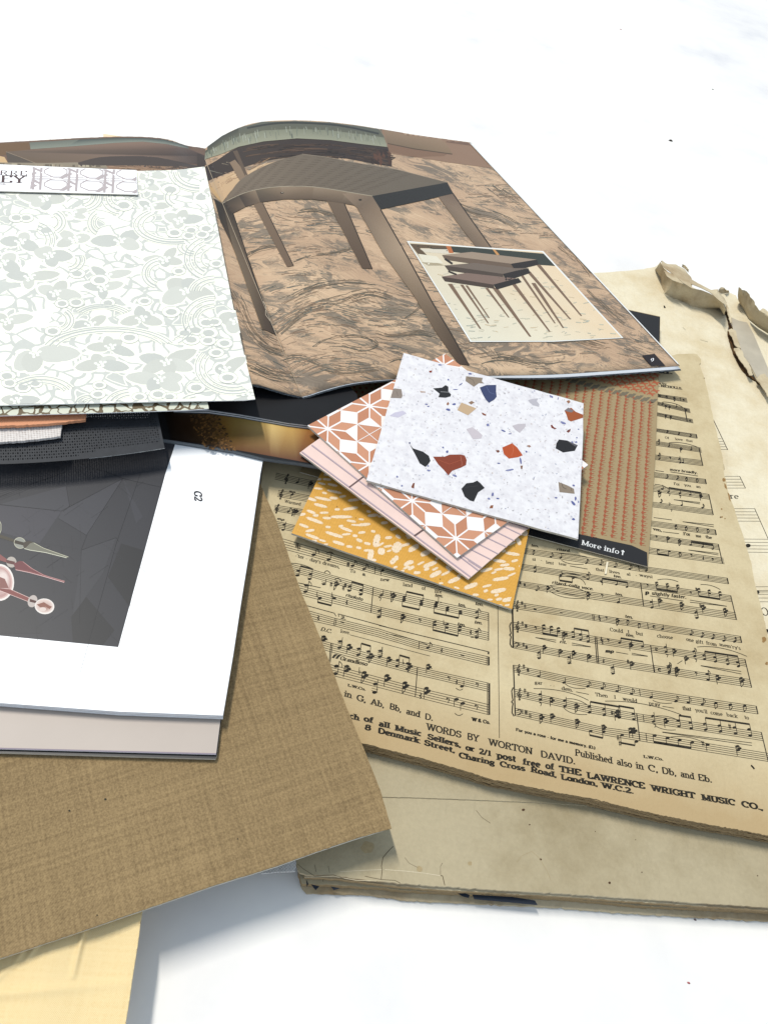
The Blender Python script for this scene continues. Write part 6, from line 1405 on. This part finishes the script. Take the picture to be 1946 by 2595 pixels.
# printed side table : far legs, top, rails, near legs
gR.level = 5
gR.poly(R2([(195, 385), (228, 368), (305, 465), (262, 500)]), c(140, 118, 96)); gR.poly(R2([(215, 318), (242, 312), (306, 466), (288, 466)]), c(98, 82, 68))
def leg(a, b, d, e, ca, cb): gR.poly([a, b, d, e], cols=[ca, ca, cb, cb])
p_ = R2([(335, 628), (392, 625), (578, 1005), (540, 1012)]); leg(*p_, c(120, 100, 80), c(112, 92, 74)); gR.line([p_[1], p_[2]], 2.4, c(66, 54, 44))
p_ = R2([(780, 617), (882, 630), (1050, 1024), (990, 1020)]); leg(*p_, c(116, 98, 80), c(96, 78, 62)); gR.line([p_[1], p_[2]], 2.6, c(60, 50, 42))
gR.poly(R3([(262, 592), (348, 570), (460, 730), (578, 896), (486, 890), (370, 740)]), cols=[c(128, 108, 90), c(120, 100, 84), c(150, 128, 106), c(140, 118, 96), c(118, 100, 82), c(128, 110, 90)])
gR.line(R3([(348, 570), (460, 730), (578, 896)]), 3.0, c(58, 50, 42))
topp = seg_sm(R2([(150, 630), (200, 565), (250, 500), (320, 450), (400, 408), (500, 370), (630, 335)])) + R2([(760, 350), (900, 378), (1200, 428), (1500, 505), (1280, 545), (1050, 587)]) + seg_sm(R2([(1050, 587), (900, 562), (700, 532), (500, 530), (350, 550), (250, 582), (160, 632)]))[1:]
tcol = []
for x, y in topp:
    u = min(1, max(0, (x - 560) / 560)); tcol.append(tuple(a_ + (b_ - a_) * u for a_, b_ in zip(c(122, 108, 92), c(108, 98, 84))))
gR.poly(topp, cols=tcol)
gR.level = 6
for i in range(19):
    v_ = i / 18
    pl = []
    for k in range(13):
        u = k / 12
        lo_ = (160 + (1050 - 160) * u, 632 - 105 * math.sin(min(1, u * 1.15) * 1.57) * 1 + 60 * max(0, u - .4)); hi_ = (400 + 1000 * u, 408 - 72 * math.sin(min(1, u * 4.) * 1.57) + 135 * max(0, u - .24) ** 1.2)
        x = lo_[0] + (hi_[0] - lo_[0]) * v_; y = lo_[1] + (hi_[1] - lo_[1]) * v_
        pl.append((x, y))
    pl = [q_ for q_ in R2(pl)]
    for a_, b_ in zip(pl[:-1:1], pl[1::1]):
        m1 = ((a_[0] + b_[0]) / 2, (a_[1] + b_[1]) / 2)
        if inside(a_, topp) and inside(m1, topp): gR.line([a_, m1], .8, c(104, 92, 80))
gR.line(R2([(630, 335), (760, 350), (900, 378), (1200, 428), (1500, 505)]), 1.2, c(150, 136, 118))
u1 = R2([(150, 632), (250, 582), (350, 550), (500, 530), (700, 532), (900, 562), (1050, 587)]); l1_ = R2([(215, 692), (290, 652), (380, 625), (520, 606), (690, 606), (860, 628), (1010, 655)])
for i in range(6):
    ca, cb = (c(60, 52, 44), c(112, 94, 76)) if i < 2 else (c(150, 130, 108), c(100, 84, 68))
    if i == 2: ca = c(100, 88, 72)
    gR.poly([u1[i], u1[i + 1], l1_[i + 1], l1_[i]], cols=[ca, c(140, 120, 98) if i > 0 else c(80, 70, 58), cb, c(72, 60, 50) if i < 3 else cb])
gR.line(seg_sm(u1), 1.6, c(168, 156, 134))
gR.poly(R2([(1050, 587), (1280, 545), (1500, 505), (1536, 572), (1320, 620), (1098, 667)]), c(50, 48, 44))
# long front leg
fl = [R2([(870, 572)])[0], R2([(1050, 588)])[0], R2([(1100, 668)])[0], R2([(1232, 900)])[0], R7([(230, 50)])[0], R7([(330, 215)])[0], R7([(445, 418)])[0], R7([(380, 410)])[0], R7([(250, 225)])[0], R7([(115, 0)])[0], R2([(1120, 940)])[0], R2([(960, 660)])[0]]
fc = [c(150, 128, 106), c(124, 106, 88), c(140, 118, 96), c(176, 152, 126), c(128, 108, 88), c(96, 80, 64), c(72, 58, 48), c(84, 68, 54), c(108, 90, 72), c(132, 112, 90), c(150, 130, 108), c(120, 102, 84)]
gR.poly(fl, cols=fc); gR.line([fl[2], fl[3], fl[4], fl[5], fl[6]], 3.2, c(56, 48, 40))
gR.ell(*R2([(510, 568)])[0], 4.4, 2.6, c(60, 52, 44), 0, 10); gR.ell(*R2([(510, 566)])[0], 2.2, 1.3, c(170, 156, 136), 0, 8); gR.ell(*R2([(978, 610)])[0], 4.4, 2.6, c(60, 52, 44), 0, 10)
# left leg, straddling the fold
ll = R2([(152, 632), (216, 692), (330, 1040), (400, 1240), (470, 1420)]) + R6([(475, 235), (410, 207)]) + R2([(390, 1390), (300, 1130), (210, 880)])
gR.poly(ll, cols=[c(72, 62, 50), c(56, 48, 40), c(110, 92, 74), c(84, 70, 56), c(72, 60, 48), c(60, 50, 42), c(84, 70, 58), c(92, 78, 62), c(120, 104, 84), c(120, 104, 84)])
gR.line(R2([(216, 692), (330, 1040), (400, 1240), (470, 1420)]) + R6([(475, 235)]), 3.6, c(48, 42, 36)); gR.line(R2([(395, 1220), (412, 1245), (410, 1300), (440, 1340)]), 1.2, c(206, 190, 166))
gR.line([(519.5, 404), (563, 514), (640, 704), (702.5, 855.5), (764.5, 1004)], 1.1, c(196, 178, 152))
# inset picture
gR.level = 7
gR.poly([(1030, 611.5), (1200, 626), (1375.5, 637), (1578.5, 857.5), (1400, 867), (1191, 867.5)], c(246, 246, 240)); gR.level = 8
ip = [(1035, 615), (1200, 629), (1373, 640), (1573, 856), (1400, 864.5), (1194, 865)]
gR.poly(ip, cols=[c(226, 212, 184), c(234, 222, 196), c(238, 214, 178), c(240, 216, 180), c(238, 228, 202), c(234, 228, 206)])
gR.level = 9; gR.clip = ip
gR.poly(R3([(80, 862), (330, 885), (540, 903), (890, 918), (965, 1008), (850, 1000), (700, 960), (350, 925), (100, 885)]), c(62, 66, 58))
gR.poly(R3([(82, 864), (330, 885), (330, 905), (150, 900), (250, 1000), (180, 990)]), c(104, 86, 66)); gR.poly(R3([(150, 905), (320, 908), (330, 935), (180, 925)]), c(226, 216, 196))
gR.poly(R3([(305, 885), (335, 888), (352, 930), (325, 930)]), c(196, 116, 66)); gR.poly(R3([(583, 905), (598, 906), (628, 940), (612, 944)]), c(204, 150, 92)); gR.poly(R3([(140, 935), (250, 950), (290, 990), (180, 1000)]), c(236, 228, 206)); gR.poly(R3([(160, 985), (260, 990), (300, 1005), (200, 1005)]), c(180, 166, 138))
gR.level = 10
for _ in range(90):
    x, y = random.uniform(200, 1250), random.uniform(1020, 1420)
    gR.line(R3([(x, y), (x + random.uniform(10, 40), y + random.uniform(-8, 8))]), random.uniform(.7, 2), random.choice((c(214, 206, 182), c(204, 200, 178), c(220, 200, 166), c(186, 188, 172))))
for _ in range(60):
    x, y = random.uniform(350, 1300), random.uniform(100, 260)
    gR.line(R7([(x, y), (x + random.uniform(10, 40), y + random.uniform(-8, 8))]), random.uniform(.7, 2.4), random.choice((c(210, 204, 180), c(196, 196, 176), c(220, 200, 166), c(176, 182, 168))))
gR.level = 11; wd = c(92, 72, 58); wl = c(136, 116, 98); wdk = c(52, 46, 42)
def legs(lst):
    for a_, b_, w1, w2 in lst: gR.line([a_, b_], w1, wd, w2) if False else gR.poly([(a_[0] - w1 * .42, a_[1]), (a_[0] + w1 * .42, a_[1]), (b_[0] + w2 * .42, b_[1]), (b_[0] - w2 * .42, b_[1])], cols=[c(92, 76, 64), c(126, 104, 86), c(160, 130, 104), c(130, 104, 84)])
r3 = lambda x, y: R3([(x, y)])[0]; r7 = lambda x, y: R7([(x, y)])[0]
legs([(r3(860, 1000), r3(1118, 1307), 12, 5), (r3(800, 1040), r3(1052, 1328), 12, 5), (r3(745, 1040), r3(960, 1352), 9, 4), (r3(830, 1110), r3(1010, 1380), 12, 5), (r3(700, 1100), r3(928, 1402), 13, 5), (r3(600, 1140), r7(812, 247), 16, 6), (r3(550, 1140), r3(683, 1317), 9, 4),
      (r3(330, 1115), r3(513, 1385), 13, 5), (r3(400, 1120), r3(560, 1352), 9, 4), (r3(430, 1125), r3(565, 1320), 7, 4)])
gR.level = 12
gR.poly(R3([(283, 942), (460, 924), (850, 970), (700, 995)]), c(164, 144, 124)); gR.poly(R3([(283, 942), (700, 995), (712, 1022), (500, 1000), (300, 970)]), c(112, 94, 78)); gR.poly(R3([(695, 995), (850, 970), (862, 1000), (720, 1035)]), wdk); gR.line(R3([(300, 965), (345, 995)]), 5, wdk)
gR.poly(R3([(297, 1005), (480, 990), (720, 1022), (800, 1020), (648, 1056)]), c(120, 106, 94)); gR.poly(R3([(297, 1005), (648, 1056), (655, 1085), (320, 1035)]), c(84, 72, 62)); gR.poly(R3([(648, 1056), (800, 1022), (812, 1050), (665, 1100)]), wdk)
gR.poly(R3([(280, 1072), (430, 1050), (740, 1085), (590, 1120)]), c(134, 112, 100)); gR.poly(R3([(280, 1072), (590, 1120), (600, 1145), (300, 1100)]), c(80, 66, 56)); gR.poly(R3([(590, 1120), (740, 1080), (760, 1105), (610, 1150)]), wdk); gR.line(R3([(320, 1040), (370, 1060)]), 4, wdk)
gR.clip = None
# page number tab and white margin
gR.level = 13
gR.poly([(1625, 902), (1657, 898), (1684, 928), (1652, 933)], c(44, 36, 36)); gR.level = 14
text(gR, '9', (1646, 919), (1655, 917.5), 9, 1.0, up=(.1, -1), col=(.7, .7, .7), serif=False)
eg = [proj(vR[r * 91 + 90]) for r in range(0, 47, 2)]
gR.line([(p[0] - 2.2, p[1]) for p in eg], 2.6, c(244, 244, 240))
gR.build('page_picture', M['print_gloss'], o1)
gW = Ink(cR, -.0002)
# left page picture
gL = Ink(cL, .00008, .00003)
def L1(p): return Q(0, 250, p)
gL.poly([(521, 377)] + [(p[0], p[1]) for p in catmull(T_L, 60)][::-1] + [(-80, 460), (350, 450), (519, 440), (519, 404)], c(120, 96, 80)); gL.level = 1
gL.poly(L1([(-100, 275), (0, 270), (175, 264), (186, 305), (0, 345), (-100, 360)]), c(118, 92, 66)); gL.poly(L1([(-100, 350), (0, 345), (30, 352), (50, 386), (-100, 392)]), c(214, 180, 134))
uu = [(180, 264), (480, 246), (700, 236), (860, 237), (980, 246), (1060, 264), (1130, 288)]; ll_ = [(186, 305), (400, 290), (700, 266), (860, 259), (1000, 273), (1080, 290), (1140, 312)]
for i in range(6): gL.poly(L1([uu[i], uu[i + 1], ll_[i + 1], ll_[i]]), cols=[c(74, 80, 76), c(74, 80, 76), c(140, 146, 134), c(140, 146, 134)] if i else [c(110, 114, 104)] * 2 + [c(140, 144, 130)] * 2)
gL.level = 2
gL.poly(L1([(186, 308), (400, 291), (700, 267), (860, 260), (1000, 274), (1130, 300), (1235, 345), (1238, 400), (1120, 388), (950, 354), (800, 346), (600, 353), (480, 386), (210, 388), (40, 320)]), cols=[c(128, 106, 90), c(134, 112, 96), c(140, 116, 100), c(142, 118, 102), c(132, 110, 96), c(106, 88, 78), c(76, 64, 58), c(76, 64, 58), c(100, 84, 74), c(126, 106, 92), c(132, 110, 96), c(126, 106, 90), c(120, 102, 86), c(112, 94, 76), c(112, 96, 82)])
gL.poly(L1([(38, 320), (210, 388), (50, 386)]), c(92, 82, 72)); gL.line(L1([(38, 320), (120, 350), (215, 388)]), 1.4, c(150, 132, 110))
gL.poly(seg_sm(L1([(470, 386), (600, 353), (800, 346), (950, 354), (1120, 390), (1225, 412)])) + L1([(1200, 416), (1090, 428), (880, 412), (650, 404), (470, 410)]), c(82, 72, 66))
gL.poly(L1([(640, 404), (880, 402), (1090, 418), (1215, 415), (1180, 440), (640, 440)]), c(150, 120, 96))
gL.level = 3
for _ in range(40):
    x = random.uniform(650, 1100); y = random.uniform(404, 428); gL.line(L1([(x, y), (x + random.uniform(20, 80), y + 4)]), 1.1, random.choice((c(100, 82, 68), c(180, 150, 122))))
gL.poly(L1([(-100, 392), (0, 385), (280, 388), (470, 384), (478, 408), (640, 402), (650, 420), (-100, 415)]), c(150, 138, 118))
for _ in range(60):
    x = random.uniform(0, 620); gL.poly(L1([(x, 390 + x * .02), (x + random.uniform(6, 20), 390 + x * .02), (x + random.uniform(4, 20), 412), (x, 412)]), random.choice((c(110, 100, 84), c(186, 174, 150), c(70, 62, 54) if x > 460 else c(160, 146, 124))))
# strip of the left page between wallpaper and fold
gL.poly(R2([(0, 330), (20, 335), (42, 368), (48, 412), (42, 408), (0, 405)]), c(74, 62, 54))
gL.poly(R2([(46, 412), (64, 495), (96, 545), (75, 520), (62, 480)]), c(40, 36, 32)); gL.poly(R2([(72, 512), (100, 545), (145, 610), (150, 628), (110, 590), (80, 545)]), c(206, 170, 122))
gL.poly(R2([(100, 600), (152, 632), (215, 780), (290, 960), (330, 1060), (290, 1080), (200, 860), (140, 740)]), cols=[c(52, 46, 38), c(56, 48, 40), c(84, 70, 56), c(110, 92, 72), c(110, 92, 72), c(90, 74, 60), c(80, 66, 52), c(60, 52, 42)])
gL.build('page_picture', M['print_gloss'], o2)

# ------------------------------------------------------------------ floral wallpaper sheet and label card
wal = thing('wallpaper_sheet', 'large cream wallpaper sheet with pale grey flowers and scrolls on the left magazine page', 'wallpaper sample', P(250, 750, .05))
fW = Flat(.0500)
slab('sheet', [(-90, 424), (0, 425), (200, 428), (350, 433), (430, 431), (464, 429), (519, 422), (545, 540), (590, 770), (620, 900), (637, 970), (647, 1011), (620, 1014), (400, 1018), (0, 1027), (-90, 1030)], fW, .0004, M['wallpaper'], M['white_edge'], wal)
wi = Ink(fW, .00004, .00002)
wi.clip = [(-89, 425), (350, 434), (519, 424), (646, 1010), (0, 1025), (-89, 1028)]
gr = cw(192, 194, 187); gr2 = cw(202, 203, 194); cre = cw(246, 245, 228)
def petal(cx_, cy_, tx, ty, w, col, grow=0):
    dx, dy = tx - cx_, ty - cy_; L = math.hypot(dx, dy); ux, uy = dx / L, dy / L; nx, ny = -uy, ux; pts = []
    n = 12; L += grow
    for s_ in (1, -1):
        rng = range(n + 1) if s_ == 1 else range(n - 1, 0, -1)
        for i in rng:
            t_ = i / n; ww = (w * .98 + grow) * (math.sin(math.pi * t_ ** .80) ** .55 if 0 < t_ < 1 else 0) * (1 + random.uniform(-.05, .05))
            pts.append((cx_ + ux * L * t_ + nx * s_ * ww, cy_ + uy * L * t_ * 1 + ny * s_ * ww * .82))
    return pts
FL = [((0, 250), [((893, 447), 30, [(1005, 470), (840, 482), (900, 415)]), ((870, 515), 28, [(960, 545), (835, 548), (930, 490)]), ((272, 595), 42, [(110, 580), (398, 605), (275, 672), (190, 640)]), ((1255, 575), 28, [(1175, 600), (1250, 535), (1295, 560)]), ((905, 650), 26, [(1038, 637), (860, 688), (835, 618)]),
      ((430, 690), 22, [(318, 696), (542, 662), (520, 715)]), ((1080, 728), 36, [(1228, 718), (985, 700), (1060, 778), (1120, 668)]), ((450, 842), 36, [(340, 885), (358, 800), (547, 832)]), ((125, 858), 40, [(0, 856), (175, 808), (240, 908)]), ((720, 852), 46, [(543, 855), (855, 798), (842, 895)]), ((300, 938), 44, [(205, 915), (442, 950), (255, 892), (330, 1010)]),
      ((990, 965), 32, [(858, 966), (1060, 895), (1100, 985), (1000, 1012)]), ((20, 985), 44, [(98, 935), (125, 1035), (-60, 1000)]), ((180, 1070), 36, [(38, 1058), (365, 1052), (170, 1145)]), ((640, 1065), 30, [(550, 1010), (795, 1038)]), ((335, 1165), 42, [(228, 1135), (400, 1095), (495, 1188), (290, 1205)]), ((620, 1135), 32, [(500, 1122), (745, 1108), (620, 1205)]),
      ((1115, 1152), 62, [(1005, 1095), (1175, 1085), (1300, 1200), (975, 1222)]), ((850, 1320), 38, [(835, 1243), (722, 1348), (980, 1348), (905, 1285)]), ((45, 1335), 36, [(205, 1308), (60, 1395), (-30, 1300)]), ((545, 1355), 34, [(418, 1362), (640, 1308), (620, 1412)]), ((1415, 1330), 50, [(1315, 1308), (1390, 1410), (1440, 1290)])]),
      ((0, 750), [((215, 345), 66, [(90, 440), (488, 345), (170, 458)]), ((665, 305), 36, [(520, 308), (640, 240), (735, 270), (812, 355)]), ((605, 408), 42, [(452, 432), (560, 350), (700, 375), (780, 432)]), ((1000, 395), 46, [(835, 365), (1185, 325), (1165, 440), (855, 455), (1040, 470)]), ((960, 500), 48, [(755, 485), (1100, 488), (890, 565), (1085, 565)]),
                  ((100, 625), 34, [(8, 622), (245, 622), (110, 590)]), ((1350, 440), 40, [(1290, 440), (1425, 430), (1480, 370)]), ((1490, 600), 30, [(1420, 600), (1535, 590)])])]
for (ox, oyy), fls in FL:
    for (cx_, cy_), w, tips in fls:
        wi.level = 0
        for tx, ty in tips: wi.poly(Q(ox, oyy, petal(cx_, cy_, tx, ty, w, None, 14)), cre)
        wi.level = 1
        for tx, ty in tips: wi.poly(Q(ox, oyy, petal(cx_, cy_, tx, ty, w, None)), random.choice((gr, gr2, cw(197, 198, 189))))
        wi.level = 3
        for k in range(7):
            a = k * 2.4; rr = 9 + k * 3.4
            wi.ell(ox + (cx_ + math.cos(a) * rr * 1.25) * K1, oyy + (cy_ + math.sin(a) * rr * .75) * K1, 4.6, 3.1, cw(238, 240, 228), 0, 9, .15)
def arcs(ox, oyy, lst):
    for cx_, cy_, rs, sq, a0_, a1_ in lst:
        for kk_, r in enumerate(rs):
            wi.level = 2
            pts = [(ox + (cx_ + r * math.cos(math.radians(a))) * K1, oyy + (cy_ + r * sq * math.sin(math.radians(a))) * K1) for a in [a0_ + (a1_ - a0_) * i / 14 for i in range(15)]]
            wi.line(pts, 7.5, cre); wi.level = 4; wi.line(pts, 4.4 if kk_ % 2 else 2.8, cw(188, 191, 186), 2.4)
arcs(0, 250, [(1200, 440, (130, 155, 185), .62, 90, 200), (480, 585, (70, 95, 120, 140), .7, -10, 70), (740, 590, (70, 100, 130), .8, 100, 215), (1050, 760, (190, 220, 245), .46, 75, 230), (620, 745, (45, 70, 90), .9, 120, 240), (300, 740, (50, 75, 95), .8, -60, 60), (190, 850, (90, 115, 140), .8, -70, 20), (1290, 960, (80, 120, 150, 180), .75, 120, 245), (400, 970, (60, 85, 110), .7, -20, 80), (970, 1050, (70, 95, 115), .8, 110, 260), (1300, 1160, (100, 130, 160), .6, 185, 265), (620, 1330, (190, 170, 150), .5, 215, 325), (330, 1330, (70, 95, 115), .7, -50, 60), (1290, 1330, (100, 130, 160, 190), .75, 150, 270), (1180, 890, (60, 85, 110), .5, 100, 200), (1080, 595, (60, 85), .7, 120, 230)])
arcs(0, 750, [(660, 330, (330, 370, 400), .36, 195, 340), (1400, 430, (170, 200, 225), .7, 70, 215), (250, 620, (220, 190, 160), .62, 225, 330), (800, 660, (110, 140, 170), .6, 190, 260), (1190, 640, (70, 100), .5, 180, 260), (550, 640, (50, 90), .5, 170, 260), (960, 130, (180, 220), .8, 20, 60)])
for ox, oyy, lst in ((0, 250, [(1050, 805), (1150, 790), (1240, 780), (1215, 815), (1135, 822), (1300, 990), (465, 1050), (100, 715), (160, 715), (280, 790), (745, 640), (1025, 545), (460, 1225), (375, 1230), (320, 1395), (600, 1090), (650, 1225), (1030, 1280), (1240, 1345), (870, 1215), (1075, 1035)]), (0, 750, [(1110, 222), (1175, 205), (1255, 222), (1150, 262), (1250, 268), (1350, 283), (320, 212), (600, 535), (840, 605), (590, 590), (45, 480), (60, 522), (140, 550), (215, 525), (375, 45), (460, 38), (1290, 155), (950, 590), (1020, 605), (1180, 550), (780, 250), (1300, 340), (1370, 490)])):
    for x, y in lst:
        rx = random.uniform(30, 42) * K1; ry = rx * .55
        wi.level = 2; wi.ell(ox + x * K1, oyy + y * K1, rx * 1.45, ry * 1.55, cre, .0, 16); wi.level = 3; wi.ell(ox + x * K1, oyy + y * K1, rx * 1.4, ry * 1.5, cw(192, 195, 188), 0, 16, 0, 1.5); wi.level = 4; wi.ell(ox + x * K1, oyy + y * K1, rx * .85, ry * .85, gr, .0, 14, .06)
wi.build('floral_print', M['print_matte'], wal)

lab = thing('label_card', 'small white label card with taupe cane lattice print and cropped dark capitals, on the wallpaper', 'label', P(180, 460, .05))
fC = Flat(.0512)
slab('card', [(-90, 415), (0, 416.5), (100, 421), (347, 431.5), (350, 493), (0, 484), (-90, 482)], fC, .0005, M['white_gloss'], M['card_core'], lab)
ci = Ink(fC, .00003, .00002)
KL = .217
def CL_(p): return Q(0, 330, p, KL)
tp_ = cw(176, 166, 166)
ci.poly(CL_([(390, 428), (1595, 465), (1612, 742), (355, 690)]), (.78, .78, .78)); ci.level = 1; ci.clip = CL_([(385, 428), (1592, 468), (1608, 745), (355, 690)])
for ccx in (655, 1075, 1500, 1920, 240):
    for row in (0, 1):
        cy_ = (485 if row == 0 else 632) + (ccx - 655) * .028
        rx, ry = 132, 62
        oc = [(ccx - rx, cy_ + 10), (ccx - rx * .75, cy_ + ry * .68), (ccx - 10, cy_ + ry), (ccx + rx * .9, cy_ + 12), (ccx + rx, cy_ - 16), (ccx + 30, cy_ - ry), (ccx - rx * .8, cy_ - ry * .6)]
        oc = [(ccx - rx, cy_ + 18), (ccx - 28, cy_ + ry), (ccx + 60, cy_ + ry), (ccx + rx, cy_ + 18), (ccx + rx, cy_ - 20), (ccx + 50, cy_ - ry), (ccx - 50, cy_ - ry), (ccx - rx, cy_ - 18)]
        ci.line(CL_(oc + [oc[0]]), 3.0, tp_)
        ci.poly(CL_([(ccx + 30, cy_ + ry + 4), (ccx + rx + 40, cy_ + 10), (ccx + rx + 70, cy_ + 26), (ccx + 80, cy_ + ry + 22)]), tp_)
        ci.poly(CL_([(ccx + rx + 10, cy_ - 52), (ccx + rx + 110, cy_ - 10), (ccx + rx + 120, cy_ + 20), (ccx + rx, cy_ - 30)]), tp_)
    for x in (ccx - 165, ccx + 165):
        ci.poly(CL_([(x - 14, 420 + x * .03), (x + 14, 422 + x * .03), (x - 4, 715 + x * .03), (x - 34, 712 + x * .03)]), tp_)
    for dy in (38, 62, 78):
        y = 505 + (ccx - 655) * .028 + dy; ci.line(CL_([(ccx - 210, y - 6), (ccx + 210, y + 10)]), 1.6, tp_)
    ci.line(CL_([(ccx - 170, 470 + ccx * .03), (ccx - 40, 545 + ccx * .03), (ccx + 90, 560 + ccx * .03)]), 2, (.8, .8, .8))
ci.clip = None; ci.level = 2
pd = c(86, 66, 68)
text(ci, 'RRE', CL_([(0, 520)])[0], CL_([(325, 528)])[0], 11, .9, up=(.06, -1), col=pd, track=1.2)
text(ci, 'R', CL_([(-120, 516)])[0], CL_([(-20, 519)])[0], 11, .9, up=(.06, -1), col=pd)
text(ci, 'EY', CL_([(12, 606)])[0], CL_([(305, 614)])[0], 17, 1.15, up=(.06, -1), col=pd)
text(ci, 'RIS', CL_([(-22, 634)])[0], CL_([(70, 638)])[0], 3.6, 1.3, up=(.06, -1), col=c(140, 120, 122), serif=False)
ci.build('cane_lattice_print', M['print_matte'], lab)
